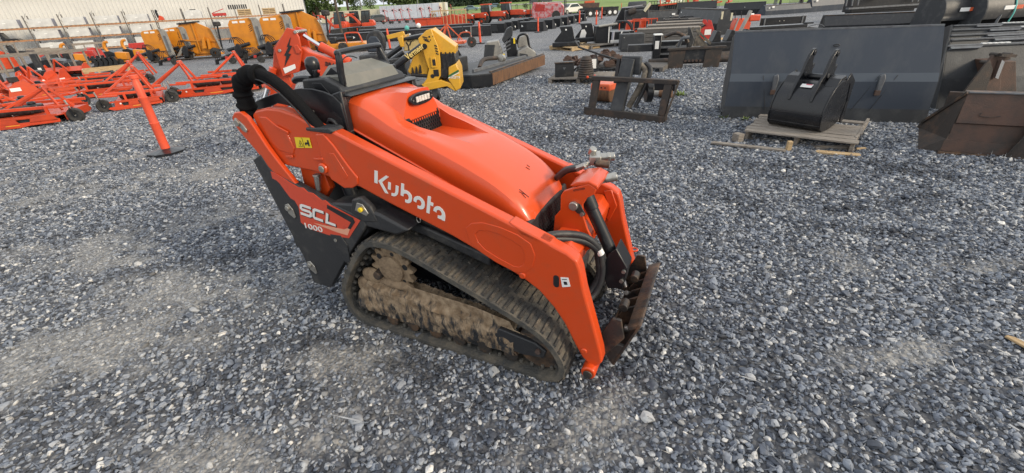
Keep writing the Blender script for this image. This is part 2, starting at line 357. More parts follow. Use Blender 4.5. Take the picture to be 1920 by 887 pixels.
# gravel material: three sizes of stone cells, dusty fines where the dust attribute says so, finer average far away
m_gr = bpy.data.materials.new('gravel'); m_gr.use_nodes = True; t = m_gr.node_tree; pb = t.nodes['Principled BSDF']; pb.inputs['Roughness'].default_value = .8
geo = t.nodes.new('ShaderNodeNewGeometry')
def vor(scale, feat='F1'):
    v = t.nodes.new('ShaderNodeTexVoronoi'); v.inputs['Scale'].default_value = scale; v.feature = feat; t.links.new(geo.outputs['Position'], v.inputs['Vector']); return v
def ramp(src, stops):
    r = t.nodes.new('ShaderNodeValToRGB'); e = r.color_ramp.elements
    while len(e) < len(stops): e.new(.5)
    for q, (ps, c) in zip(e, stops): q.position = ps; q.color = (*c, 1)
    t.links.new(src, r.inputs[0]); return r
def mixc(f, a, b, mode='MIX'):
    x = t.nodes.new('ShaderNodeMixRGB'); x.blend_type = mode
    for i, q in enumerate((f, a, b)):
        if hasattr(q, 'is_linked') or hasattr(q, 'node'): t.links.new(q, x.inputs[i])
        elif i == 0: x.inputs[0].default_value = q
        else: x.inputs[i].default_value = (*q, 1)
    return x.outputs[0]
STOPS = [(0, (.045, .049, .060)), (.3, (.11, .12, .145)), (.6, (.22, .232, .257)), (.84, (.36, .365, .37)), (1, (.60, .59, .56))]
v1 = vor(42); v2 = vor(95); sep = t.nodes.new('ShaderNodeSeparateColor'); t.links.new(v1.outputs['Color'], sep.inputs[0])
sep2 = t.nodes.new('ShaderNodeSeparateColor'); t.links.new(v2.outputs['Color'], sep2.inputs[0])
c1 = ramp(sep.outputs[0], STOPS); c2 = ramp(sep2.outputs[0], STOPS)
edge = ramp(v1.outputs['Distance'], [(0, (1,1,1)), (.45, (1,1,1)), (.75, (.35,.35,.37))])
base = mixc(1, mixc(.3, c1.outputs[0], c2.outputs[0]), edge.outputs[0], 'MULTIPLY')
nz = t.nodes.new('ShaderNodeTexNoise'); nz.inputs['Scale'].default_value = .35; nz.inputs['Detail'].default_value = 7; t.links.new(geo.outputs['Position'], nz.inputs['Vector'])
big = ramp(nz.outputs['Fac'], [(.3, (.78,.8,.84)), (.5, (1,1,1)), (.72, (1.22,1.2,1.15))])
base = mixc(1, base, big.outputs[0], 'MULTIPLY')
dn = t.nodes.new('ShaderNodeTexNoise'); dn.inputs['Scale'].default_value = 30; dn.inputs['Detail'].default_value = 8; t.links.new(geo.outputs['Position'], dn.inputs['Vector'])
dcol = ramp(dn.outputs['Fac'], [(.3, (.13,.13,.132)), (.5, (.27,.262,.25)), (.75, (.43,.42,.395))])
da = t.nodes.new('ShaderNodeAttribute'); da.attribute_name = 'dust'
dm = t.nodes.new('ShaderNodeMath'); dm.operation = 'MULTIPLY_ADD'; t.links.new(dn.outputs['Fac'], dm.inputs[0]); dm.inputs[1].default_value = 1.4; t.links.new(da.outputs['Fac'], dm.inputs[2])
dk_ = t.nodes.new('ShaderNodeMapRange'); dk_.inputs['From Min'].default_value = .72; dk_.inputs['From Max'].default_value = 1.25; t.links.new(dm.outputs[0], dk_.inputs['Value'])
base = mixc(dk_.outputs[0], base, dcol.outputs[0])
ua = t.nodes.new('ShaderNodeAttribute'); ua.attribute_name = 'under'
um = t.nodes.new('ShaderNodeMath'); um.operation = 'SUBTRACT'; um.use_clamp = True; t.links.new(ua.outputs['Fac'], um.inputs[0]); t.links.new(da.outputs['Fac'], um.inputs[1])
base = mixc(um.outputs[0], base, (.080, .082, .090))      # fines darkened under loose stone, shade of the gaps put into the colour
t.links.new(base, pb.inputs['Base Color'])
bmp = t.nodes.new('ShaderNodeBump'); bmp.invert = True; bmp.inputs['Strength'].default_value = .9; bmp.inputs['Distance'].default_value = .02
t.links.new(v1.outputs['Distance'], bmp.inputs['Height'])
b2 = t.nodes.new('ShaderNodeBump'); b2.inputs['Strength'].default_value = .5; b2.inputs['Distance'].default_value = .006; t.links.new(dn.outputs['Fac'], b2.inputs['Height']); t.links.new(bmp.outputs[0], b2.inputs['Normal'])
t.links.new(b2.outputs[0], pb.inputs['Normal'])
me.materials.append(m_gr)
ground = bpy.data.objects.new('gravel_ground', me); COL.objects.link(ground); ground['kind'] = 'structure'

# loose crushed stone near the camera: real stones, instanced
m_st = bpy.data.materials.new('crushed_stone'); m_st.use_nodes = True; t = m_st.node_tree; pb = t.nodes['Principled BSDF']; pb.inputs['Roughness'].default_value = .68
ia = t.nodes.new('ShaderNodeAttribute'); ia.attribute_type = 'INSTANCER'; ia.attribute_name = 'tone'
ib = t.nodes.new('ShaderNodeAttribute'); ib.attribute_type = 'INSTANCER'; ib.attribute_name = 'dusty'
r1 = ramp(ia.outputs['Fac'], [(0, (.030, .034, .043)), (.26, (.092, .107, .137)), (.50, (.208, .235, .28)), (.78, (.38, .39, .40)), (1, (.68, .66, .62))])
tcn = t.nodes.new('ShaderNodeTexCoord')
n1 = t.nodes.new('ShaderNodeTexNoise'); n1.inputs['Scale'].default_value = 1.6; n1.inputs['Detail'].default_value = 5; t.links.new(tcn.outputs['Object'], n1.inputs['Vector'])
vv = ramp(n1.outputs['Fac'], [(.3, (.7,.7,.72)), (.6, (1.1,1.1,1.1)), (.8, (1.45,1.42,1.38))])
cc = mixc(1, r1.outputs[0], vv.outputs[0], 'MULTIPLY')
cc = mixc(ib.outputs['Fac'], cc, (.32, .31, .29))
t.links.new(cc, pb.inputs['Base Color'])
protos = []
for k in range(8):
    pts = []
    for i in range(17):
        v = Vector((random.gauss(0,1), random.gauss(0,1), random.gauss(0,1))).normalized()*random.uniform(.82, 1.05)
        pts.append((v.x*1.0, v.y*random.uniform(.62,.8), v.z*random.uniform(.45,.6)))
    b = bmesh.new()
    for q in pts: b.verts.new(q)
    r = bmesh.ops.convex_hull(b, input=b.verts)
    bmesh.ops.delete(b, geom=[g for g in r['geom_interior'] if isinstance(g, bmesh.types.BMVert)], context='VERTS')
    bmesh.ops.bevel(b, geom=list(b.edges), offset=.10 if k % 2 else .05, segments=1, affect='EDGES')
    sm = bpy.data.meshes.new('stone'); b.to_mesh(sm); b.free(); sm.materials.append(m_st)
    sm.shade_smooth(); sm.set_sharp_from_angle(angle=R(34))
    protos.append(bpy.data.objects.new('stone', sm))
def scatter():
    out = []
    for (y0, y1, dens, size) in ((.35, 3.4, 3700, .0120), (3.4, 6.2, 3000, .0130), (6.2, 11.5, 1500, .0168)):
        xm = 1.32*y1+1.6
        n = int((y1-y0)*2*xm*dens); x = RNG.uniform(-xm, xm, n); y = RNG.uniform(y0, y1, n)
        keep = np.abs(x) < 1.32*y+1.5
        x, y = x[keep], y[keep]; d = dust(x, y); u = RNG.random(len(x))
        keep = u > d*.30
        x, y, d = x[keep], y[keep], d[keep]; n = len(x)
        sz = size*np.exp(RNG.normal(.05, .34, n))*(1-.15*d)
        big = RNG.random(n) < .05; sz[big] *= 1.35
        z = height(x, y)+sz*(.32-.45*d)*RNG.uniform(.2, 1.3, n)
        tone = np.clip(RNG.beta(1.65, 2.3, n)+.08*vnoise(x, y, 1.1, 2, 2)-.34*dark(x, y)+(RNG.random(n) < .045)*.45, 0, 1)
        out.append(np.stack([x, y, z, sz, tone, np.clip(d*.45+(RNG.random(n) < .05)*RNG.random(n)*.6, 0, 1)], 1))
    return np.concatenate(out)
P = scatter(); n = len(P)
me = bpy.data.meshes.new('loose_stones'); me.vertices.add(n); me.vertices.foreach_set('co', P[:, :3].ravel())
def fattr(nm, arr, ty='FLOAT', key='value'):
    a = me.attributes.new(nm, ty, 'POINT'); a.data.foreach_set(key, np.ascontiguousarray(arr, dtype=np.float32 if ty != 'INT' else np.int32).ravel())
fattr('size', P[:, 3]); fattr('tone', P[:, 4]); fattr('dusty', P[:, 5]); fattr('pick', RNG.integers(0, 8, n), 'INT')
rot = np.stack([RNG.normal(0, .38, n), RNG.normal(0, .38, n), RNG.uniform(0, 6.28, n)], 1); fattr('rot', rot, 'FLOAT_VECTOR', 'vector')
go = bpy.data.objects.new('loose_stones', me); COL.objects.link(go); tag(go, 'loose crushed grey stone covering the yard round the loader', 'gravel', kind='stuff')
ng = bpy.data.node_groups.new('stones', 'GeometryNodeTree')
ng.interface.new_socket('Geometry', in_out='INPUT', socket_type='NodeSocketGeometry'); ng.interface.new_socket('Geometry', in_out='OUTPUT', socket_type='NodeSocketGeometry')
gi = ng.nodes.new('NodeGroupInput'); gq = ng.nodes.new('NodeGroupOutput'); ip = ng.nodes.new('GeometryNodeInstanceOnPoints'); jn = ng.nodes.new('GeometryNodeJoinGeometry')
for q in protos:
    oi = ng.nodes.new('GeometryNodeObjectInfo'); oi.inputs['Object'].default_value = q; oi.inputs['As Instance'].default_value = True
    ng.links.new(oi.outputs['Geometry'], jn.inputs[0])
def named(nm, ty):
    a = ng.nodes.new('GeometryNodeInputNamedAttribute'); a.data_type = ty; a.inputs['Name'].default_value = nm; return a.outputs['Attribute']
ip.inputs['Pick Instance'].default_value = True
ng.links.new(gi.outputs[0], ip.inputs['Points']); ng.links.new(jn.outputs[0], ip.inputs['Instance'])
ng.links.new(named('pick', 'INT'), ip.inputs['Instance Index']); ng.links.new(named('size', 'FLOAT'), ip.inputs['Scale'])
er = ng.nodes.new('FunctionNodeEulerToRotation'); ng.links.new(named('rot', 'FLOAT_VECTOR'), er.inputs[0]); ng.links.new(er.outputs[0], ip.inputs['Rotation'])
ng.links.new(ip.outputs[0], gq.inputs[0])
gm = go.modifiers.new('stones', 'NODES'); gm.node_group = ng

# ---------------------------------------------------------------- orange mini track loader
# local frame: X forward, Y to the machine's left, Z up; origin on the ground between the tracks
L = thing('track_loader', 'large orange stand-on mini track loader with muddy rubber tracks and white lettering, in the foreground', 'track loader', (-.188, 2.141, 0.004), math.atan2(-.45113, .89246))
def pt(name, mb, m, parent=L, **k): return mb.build(name, m, parent, **k)
# rubber tracks -------------------------------------------------
OUT = [(-.665,.17),(-.655,.24),(-.60,.34),(-.53,.44),(-.45,.535),(-.38,.585),(-.28,.60),(-.17,.585),(0,.525),(.27,.42),(.45,.345),(.57,.28),(.64,.20),(.672,.12),(.655,.045),(.59,.008),(.47,-.004),(.29,-.004),(.1,-.004),(-.18,-.002),(-.40,-.004),(-.52,.0),(-.60,.03),(-.645,.08)]
def resample(pts, step):
    P_ = [Vector(q) for q in pts]; N = len(P_); Q = []
    for i in range(N):
        a, b, c, d = P_[i-1], P_[i], P_[(i+1)%N], P_[(i+2)%N]
        for k in range(6):
            u = k/6; Q.append(.5*((2*b)+(c-a)*u+(2*a-5*b+4*c-d)*u*u+(3*b-a-3*c+d)*u**3))
    out = [Q[0]]; acc = 0
    tot = sum((Q[(i+1)%len(Q)]-Q[i]).length for i in range(len(Q))); n = int(tot/step); st = tot/n; need = st
    for i in range(len(Q)):
        a, b = Q[i], Q[(i+1)%len(Q)]; l = (b-a).length; pos = 0
        while acc+l-pos >= need-1e-9 and len(out) < n:
            pos += need-acc; acc = 0; out.append(a+(b-a)*(pos/l)); need = st
        acc += l-pos
    return out[:n]
def nrm(Q, i):
    d = (Q[(i+1)%len(Q)]-Q[i-1]).normalized(); return Vector((-d.y, d.x))  # points to the inside or outside, fixed below
def track(y0, y1):
    Q = resample(OUT, .02); n = len(Q); b = MB(); c = Vector((0, .25))
    sgn = 1 if nrm(Q, 0).dot(Q[0]-c) > 0 else -1
    prof = [(y0, .0), (y0+.012, .004), (y1-.012, .004), (y1, 0), (y1, -.028), (y1-.03, -.032), (y0+.03, -.032), (y0, -.028)]
    m_ = len(prof); vs = []
    for i in range(n):
        N = nrm(Q, i)*sgn
        for (yy, h) in prof: q = Q[i]+N*h; vs.append((q.x, yy, q.y))
    fs = [(i*m_+j, i*m_+(j+1)%m_, ((i+1)%n)*m_+(j+1)%m_, ((i+1)%n)*m_+j) for i in range(n) for j in range(m_)]
    b.add(vs, fs); return b, Q, sgn
for y0, y1 in ((-.465, -.215), (.215, .465)):
    b, Q, sgn = track(y0, y1)
    tr = pt('rubber_track', b, m_rubd, smooth=40)
    lug = MB(); n = len(Q); lw = (y1-y0)
    for i in range(0, n, 2):
        N = nrm(Q, i)*sgn; q = Q[i]; T = Vector((N.y, -N.x))
        row = (i//2) % 2
        for (a, c) in (((.01, .40), (.52, .98)) if row else ((.03, .50), (.60, .99))):
            wy0, wy1 = y0+lw*a, y0+lw*c; h = .010+random.uniform(-.0025, .002); tw = .0072
            vs = []
            for hh, k in ((0, 1.25), (h, .8)):
                for (yy, s_) in ((wy0+hh*.3, -1), (wy1-hh*.3, -1), (wy1-hh*.3, 1), (wy0+hh*.3, 1)):
                    z = q+T*tw*k*s_+N*(.003+hh); vs.append((z.x, yy, z.y))
            lug.add(vs, [(4,5,6,7),(0,1,5,4),(1,2,6,5),(2,3,7,6),(3,0,4,7)])
    lug.build('tread_lugs', m_rub, tr)['kind'] = 'stuff'
    drv = MB()
    for i in range(0, n, 3):
        N = nrm(Q, i)*sgn; q = Q[i]-N*.045; d = Vector((N.y, -N.x)); ang = math.atan2(d.y, d.x)
        drv.box((q.x, (y0+y1)/2, q.y), (.026, .045, .03), (0, -ang, 0)); drv.box((q.x, (y0+y1)/2-.075, q.y+0), (.018, .02, .022), (0, -ang, 0))
    drv.build('drive_lugs', m_rubd, tr, bevel=.004)['kind'] = 'stuff'
    mid = (y0+y1)/2; yo = y0+.045 if y0 < 0 else y1-.045; s_ = -1 if y0 < 0 else 1
    # undercarriage frame, lumpy with mud
    FR = [(-.52,.25),(-.575,.17),(-.55,.10),(-.44,.065),(-.2,.05),(.18,.05),(.40,.075),(.55,.10),(.575,.15),(.52,.20),(.40,.225),(.38,.27),(.18,.305),(-.17,.325),(-.33,.345),(-.42,.30)]
    pt('track_frame', MB().prism(FR, mid-.07, yo-s_*.005 if s_ > 0 else yo+.005), m_mudb, bevel=.015)
    rows = []
    for j in range(13):
        v = j/12; row = []
        for i in range(60):
            u = i/59; X = -.575+.98*u
            zb = .075-.02*math.sin(min(1, u*3)*math.pi/2)+.015; zt = .305-.100*max(0, (u-.12))**1.2-(.09*(1-u/.1) if u < .1 else 0)
            z = zb+(zt-zb)*v
            yy = yo+s_*(.012+.010*math.sin(v*math.pi)+.017*float(vnoise(np.array([X*1.0]), np.array([z]), 20, 4, 4)[0])+(.02 if v > .75 else 0)*max(0, float(vnoise(np.array([X]), np.array([z]), 9, 8, 2)[0])+.4))
            if v == 1 or v == 0: yy = yo-s_*.012
            row.append((X, yy, z+.008*float(vnoise(np.array([X+3]), np.array([z]), 18, 2, 2)[0])))
        rows.append(row)
    rows.append([(x, mid, z+.012+.01*random.random()) for x, y, z in rows[-1]])
    pt('mud_crust', MB().grid(rows), m_mudb, smooth=50, label='thick dried mud caked over the black track frame')
    # sprocket with teeth at the rear top, hub, mud
    sp = MB(); T_ = 14; prof = []
    for i in range(T_*4):
        a = 2*math.pi*i/(T_*4); r = .140 if i % 4 in (0, 1) else .112; prof.append((-.31+r*math.cos(a), .405+r*math.sin(a)))
    sp.prism(prof, yo-s_*.055, yo-s_*.02); sp_o = pt('drive_sprocket', sp, m_mud, bevel=.004)
    pt('motor_cover', MB().lathe([(0,-.012),(.055,-.012),(.078,-.002),(.082,.012),(.082,.03)], (-.31, yo-s_*.010, .405), 'y', 22), m_mud, smooth=40)
    for k in range(6):
        a = k*1.047+.3; MB().cyl((-.31+.095*math.cos(a), yo-s_*.0195, .405+.095*math.sin(a)), (-.31+.095*math.cos(a), yo-s_*.0185, .405+.095*math.sin(a)), .012 if k % 2 else .017, n=12).build('sprocket_hole', m_letd, sp_o)
    pt('mud_lump', MB().sph((-.45, yo-s_*.015, .335), .07, 16, (1.1,.35,.7)).sph((-.53, yo-s_*.015, .25), .05, 14, (1.0,.5,1.2)), m_mud, smooth=60)
    pt('mud_lump', MB().sph((-.30, yo-s_*.02, .315), .08, 16, (1.5,.4,.35)), m_mud, smooth=60)
    pt('hub', MB().cyl((-.40, yo-s_*.03, .355), (-.40, yo+s_*.012, .355), .03, .024), m_wear, bevel=.003)
    for x in (-.36, -.22, -.07, .08, .23, .38):
        pt('bottom_roller', MB().cyl((x, mid-.09, .068), (x, mid+.09, .068), .038, n=20), m_wear, bevel=.004)
    idl = MB().lathe([(.0,-.03),(.05,-.035),(.075,-.02),(.115,-.025),(.118,.025),(.075,.02),(.05,.035),(0,.03)], (.53, mid-.05, .155), n=28)
    pt('front_idler', idl, m_wear, smooth=40)
    pt('idler_arm', MB().prism([(.30,.19),(.33,.23),(.52,.20),(.575,.165),(.56,.12),(.45,.105),(.32,.12)], yo-s_*.01, yo+s_*.018), m_blkd, bevel=.006)
    pt('bolt', MB().cyl((.535, yo, .16), (.535, yo+s_*.03, .16), .014, n=8), m_rust)
    pt('rear_roller', MB().lathe([(0,-.03),(.05,-.03),(.06,-.02),(.06,.02),(.05,.03),(0,.03)], (-.52, mid-.03, .20), n=22), m_rusto, smooth=40)
# black body -----------------------------------------------------
pt('chassis', MB().prism([(-.93,.17),(-.96,.5),(-1.0,.93),(-.62,.80),(-.45,.78),(-.42,1.0),(.30,.70),(.41,.64),(.40,.32),(.2,.25),(-.62,.2)], -.205, .205), m_blks, bevel=.01)
pt('belly_plate', MB().prism([(-.5,.66),(-.38,.72),(-.05,.64),(.25,.56),(.25,.50),(-.1,.60),(-.40,.66)], -.33, .33), m_blkd, bevel=.01)
pt('fuel_tank_cover', MB().prism([(-.62,.70),(-.60,.76),(-.42,.775),(-.28,.74),(-.12,.68),(-.2,.64),(-.45,.66)], -.43, -.2), m_blkd, bevel=.012)
PAN = [(-1.10,.94),(-1.02,.98),(-.98,.895),(-.77,.82),(-.59,.755),(-.40,.705),(-.385,.66),(-.47,.56),(-.64,.37),(-.79,.185),(-.93,.185),(-.945,.36),(-.985,.5),(-1.03,.68)]
for s_ in (-1, 1):
    sp_ = pt('side_panel', MB().prism(PAN, s_*.435, s_*.395), m_blkd, bevel=.006)
    MB().prism([(-.66,.36),(-.48,.55),(-.42,.60),(-.40,.68),(-.46,.62),(-.62,.47)], s_*.40, s_*.22).build('inner_return', m_blkd, sp_, bevel=.006)
    MB().prism([(-1.10,.94),(-1.02,.98),(-.98,.895),(-.97,.86),(-1.0,.5),(-.985,.5),(-1.03,.68)], s_*.395, s_*.36).build('rear_edge', m_blkd, sp_, bevel=.004)
    if s_ < 0:
        MB().prism([(-.978,.889),(-.983,.85),(-.955,.842),(-.935,.825),(-.915,.79),(-.888,.748),(-.86,.738),(-.845,.70),(-.866,.605),(-.809,.575),(-.676,.561),(-.526,.569),(-.413,.690),(-.594,.75),(-.625,.772),(-.65,.768),(-.70,.80),(-.738,.803),(-.76,.822),(-.80,.822),(-.86,.845),(-.93,.878)], -.4375, -.4345).build('worn_orange_decal', m_decal, sp_)
        MB().prism([(-.617,.749),(-.456,.700),(-.450,.676),(-.495,.628),(-.515,.63),(-.479,.67),(-.624,.727)], -.4392, -.438).build('decal_swoosh', m_blks, sp_)
        MB().prism([(-.760,.620),(-.545,.618),(-.512,.632),(-.500,.627),(-.528,.586),(-.60,.592),(-.70,.608)], -.4392, -.438).build('decal_stripe', m_decalp, sp_)
        scl = [[(.98,1),(.14,1),(.02,.9),(.02,.62),(.14,.52),(.86,.52),(.98,.42),(.98,.12),(.86,.02),(0,.02)], [(2.15,1),(1.37,1),(1.24,.88),(1.24,.14),(1.37,.02),(2.15,.02)], [(2.47,1.08),(2.47,.02),(3.3,.02)]]
        scl = [[((a+.20*b)*.0755, b*.056) for a, b in ln] for ln in scl]
        strokes(scl, .0185, .0006, sp_, m_blks, (-.838, -.4382, .662), (1, 0, -.135), (0, 0, 1), 'lettering_shadow')
        strokes(scl, .0155, .0008, sp_, m_letter, (-.842, -.4390, .666), (1, 0, -.135), (0, 0, 1), 'lettering')
        text_on('1000', .046, m_letter, sp_, (-.852, -.4395, .578), (1, 0, -.04), (.1, 0, 1), .0008, bold=.008, width=.13)
        for x, z in ((-.921,.67), (-.893,.308)):
            MB().prism([(x-.03+.0,z+.03),(x+.0,z+.042),(x+.025,z+.01),(x+.03,z-.035),(x+.015,z-.045),(x-.02,z-.02)], -.441, -.4355).build('pin_lock', m_stl, sp_, bevel=.002)
            MB().cyl((x-.008,-.437,z+.015), (x-.008,-.452,z+.015), .014).build('pin_head', m_stl, sp_, bevel=.002)
        MB().cyl((-.628,-.434,.539), (-.628,-.443,.539), .010, n=8).build('bolt', m_stl, sp_)
        MB().prism([(-.66,.57),(-.58,.575),(-.55,.52),(-.56,.42),(-.6,.40)], -.439, -.434).build('lower_plate', m_blkd, sp_, bevel=.002)
        MB().bx(-.99,-.955, -.43,-.33, .42,.50).build('rear_bumper', m_blks, sp_, bevel=.006)
# lift arms --------------------------------------------------------
ARM = [(-1.03,1.175),(-.99,1.20),(-.9,1.215),(-.81,1.212),(-.71,1.19),(-.62,1.15),(-.55,1.125),(-.50,1.13),(-.2,1.017),(.15,.889),(.44,.782),(.54,.745),(.66,.70),(.70,.672),(.715,.63),(.735,.53),(.78,.37),(.822,.215),(.83,.16),(.805,.125),(.77,.125),(.735,.16),(.70,.225),(.65,.33),(.60,.405),(.53,.48),(.45,.53),(.35,.575),(.22,.63),(.1,.68),(-.09,.745),(-.25,.80),(-.41,.86),(-.45,.852),(-.50,.852),(-.59,.885),(-.67,.905),(-.88,.918),(-.95,.93),(-.985,.99),(-1.01,1.06)]
for s_ in (-1, 1):
    yo, yi = s_*.402, s_*.335
    arm = pt('lift_arm', MB().prism(ARM, yo, yi), m_or, bevel=.011, segs=3)
    q = yo+s_*.007
    MB().prism([(-.60,1.108),(-.545,1.11),(-.50,1.06),(-.43,.955),(-.393,.91),(-.40,.875),(-.44,.850),(-.497,.842),(-.575,.880),(-.60,.95)], yo-s_*.01, q).build('reinforcing_plate', m_or, arm, bevel=.005)
    MB().prism([(-.537,1.02),(-.507,1.02),(-.452,.912),(-.468,.892),(-.49,.892),(-.52,.95)], q-.003*s_, q+s_*.002).build('pressed_ridge', m_or, arm, bevel=.002)
    MB().prism([(-.98,1.17),(-.92,1.17),(-.80,1.09),(-.78,1.02),(-.80,.99),(-.90,1.0),(-.95,1.05)], yo-s_*.01, q-.002*s_).build('reinforcing_plate', m_or, arm, bevel=.004)
    # oval pressing near the front: a raised ring
    oo = [(.187,.735),(.218,.765),(.274,.778),(.358,.770),(.44,.748),(.50,.715),(.52,.66),(.505,.60),(.47,.565),(.42,.555),(.33,.585),(.25,.625),(.20,.67)]
    ii = [(.232,.712),(.253,.735),(.300,.742),(.355,.735),(.41,.718),(.458,.692),(.472,.65),(.462,.605),(.442,.588),(.415,.585),(.34,.612),(.28,.64),(.245,.672)]
    rect_frame(MB(), oo, ii, yo-s_*.006, yo+s_*.003).build('oval_pressing', m_or, arm, bevel=.002)
    for a, c in (((-.865,1.13),(-.785,1.10)), ((-.86,.972),(-.805,.978)), ((-.655,.978),(-.59,.985))):
        MB().bar((a[0], q, a[1]), (c[0], q, c[1]), .008, .014).build('weld_bead', m_or, arm, bevel=.003)
    for x, z in ((.455,.545), (.744,.204)): MB().cyl((x, yo, z), (x, yo+s_*.008, z), .017, .014).build('boss', m_or, arm, bevel=.003)
    MB().cyl((.775, s_*.435, .105), (.775, s_*.30, .105), .034).build('pin_boss', m_or, arm, bevel=.006)
    MB().cyl((.775, s_*.438, .105), (.775, s_*.445, .105), .022).build('pin', m_wear, arm, bevel=.003)
    MB().cyl((-.605, q, .936), (-.605, q+s_*.012, .936), .030, .026, n=20).build('pivot_boss', m_or, arm, bevel=.004)
    MB().cyl((-.605, q+s_*.012, .936), (-.605, q+s_*.018, .936), .018, n=12).build('pivot_nut', m_stl, arm, bevel=.002)
    MB().prism([(x+.612, z+.552) for x, z in arc(0,.018,.013,0,180,6)+arc(0,-.018,.013,180,360,6)], yo-s_*.001, yo+s_*.001).build('slot', m_letd, arm)
    ln = MB(); ln.prism([(.40,.80),(.46,.775),(.58,.73),(.60,.712),(.46,.745)], s_*.402, s_*.33).build('elbow_cap', m_or, arm, bevel=.006)
    lk = [(-1.155,1.13),(-1.15,1.165),(-1.12,1.19),(-1.07,1.195),(-1.03,1.17),(-1.0,1.12),(-.95,1.02),(-.90,.945),(-.82,.84),(-.78,.78),(-.80,.72),(-.86,.72),(-.92,.83),(-1.0,.92),(-1.05,.995),(-1.13,1.09)]
    lo = pt('rear_link', MB().prism(lk, s_*.432, s_*.406), m_or, bevel=.005)
    MB().prism([(-1.13,1.155),(-1.115,1.165),(-1.07,1.13),(-1.055,1.105),(-1.065,1.09),(-1.09,1.10)], s_*.431, s_*.440).build('pin_lock', m_stl, lo, bevel=.002)
    MB().cyl((-1.108, s_*.433, 1.14), (-1.108, s_*.448, 1.14), .018).build('pin_head', m_stl, lo, bevel=.002)
    pt('link_bracket', MB().prism([(-.84,.93),(-.68,.93),(-.66,.80),(-.74,.72),(-.86,.72)], s_*.36, s_*.32), m_or, bevel=.004)
    cyl_ = pt('lift_cylinder', MB().cyl((-.62, s_*.30, .99), (-.55, s_*.30, .60), .036, n=18), m_blks, bevel=.004)
    MB().cyl((-.66, s_*.30, 1.02), (-.62, s_*.30, .96), .018).build('cylinder_rod', m_chr, cyl_)
    pt('hose_fitting', MB().cyl((-.70, s_*.385, .875), (-.715, s_*.385, .795), .017, .014, n=6).cyl((-.70, s_*.385, .885), (-.70, s_*.385, .875), .020, n=12), m_stl, bevel=.002)
    pt('pin_lock', MB().prism([(-.43,.745),(-.405,.79),(-.37,.785),(-.345,.74),(-.36,.725)], s_*.44, s_*.425), m_stl, bevel=.002)
    pt('pin_head', MB().cyl((-.385, s_*.44, .757), (-.385, s_*.452, .757), .012), m_yl, bevel=.002)
for h in ((-.40,.78),):
    pt('mount_plate', MB().prism([(-.47,.72),(-.44,.80),(-.38,.82),(-.33,.78),(-.30,.70),(-.40,.68)], -.435, -.40), m_blkd, bevel=.008)
arm0 = [o for o in L.children if o.name.startswith('lift_arm')][0]
# labels on the near arm
yl = MB().prism([(-.755,1.080),(-.652,1.084),(-.653,1.034),(-.763,1.026)], -.4055, -.403).build('warning_label', m_yl, arm0)
MB().prism([(-.742,1.035),(-.722,1.068),(-.708,1.037)], -.4068, -.4056).build('warning_symbol', m_letd, yl)
MB().prism([(-.738,1.038),(-.722,1.062),(-.712,1.039)], -.4076, -.4069).build('warning_symbol', m_yl, yl)
MB().bx(-.7265,-.7215,-.4082,-.4077,1.041,1.056).bx(-.688,-.664,-.407,-.4056,1.050,1.060).bx(-.672,-.662,-.407,-.4056,1.042,1.072).bx(-.692,-.684,-.407,-.4056,1.045,1.056).bx(-.7035,-.7020,-.407,-.4056,1.03,1.082).build('warning_symbol', m_letd, yl)
wl = MB().prism([(.632,.578),(.666,.584),(.676,.542),(.640,.530)], -.4045, -.4025).build('part_label', m_whi2, arm0)
MB().prism([(.645,.560),(.660,.563),(.664,.548),(.650,.545)], -.4055, -.4046).prism([(.638,.571),(.660,.576),(.661,.573),(.639,.568)], -.4055, -.4046).build('label_print', m_letd, wl)
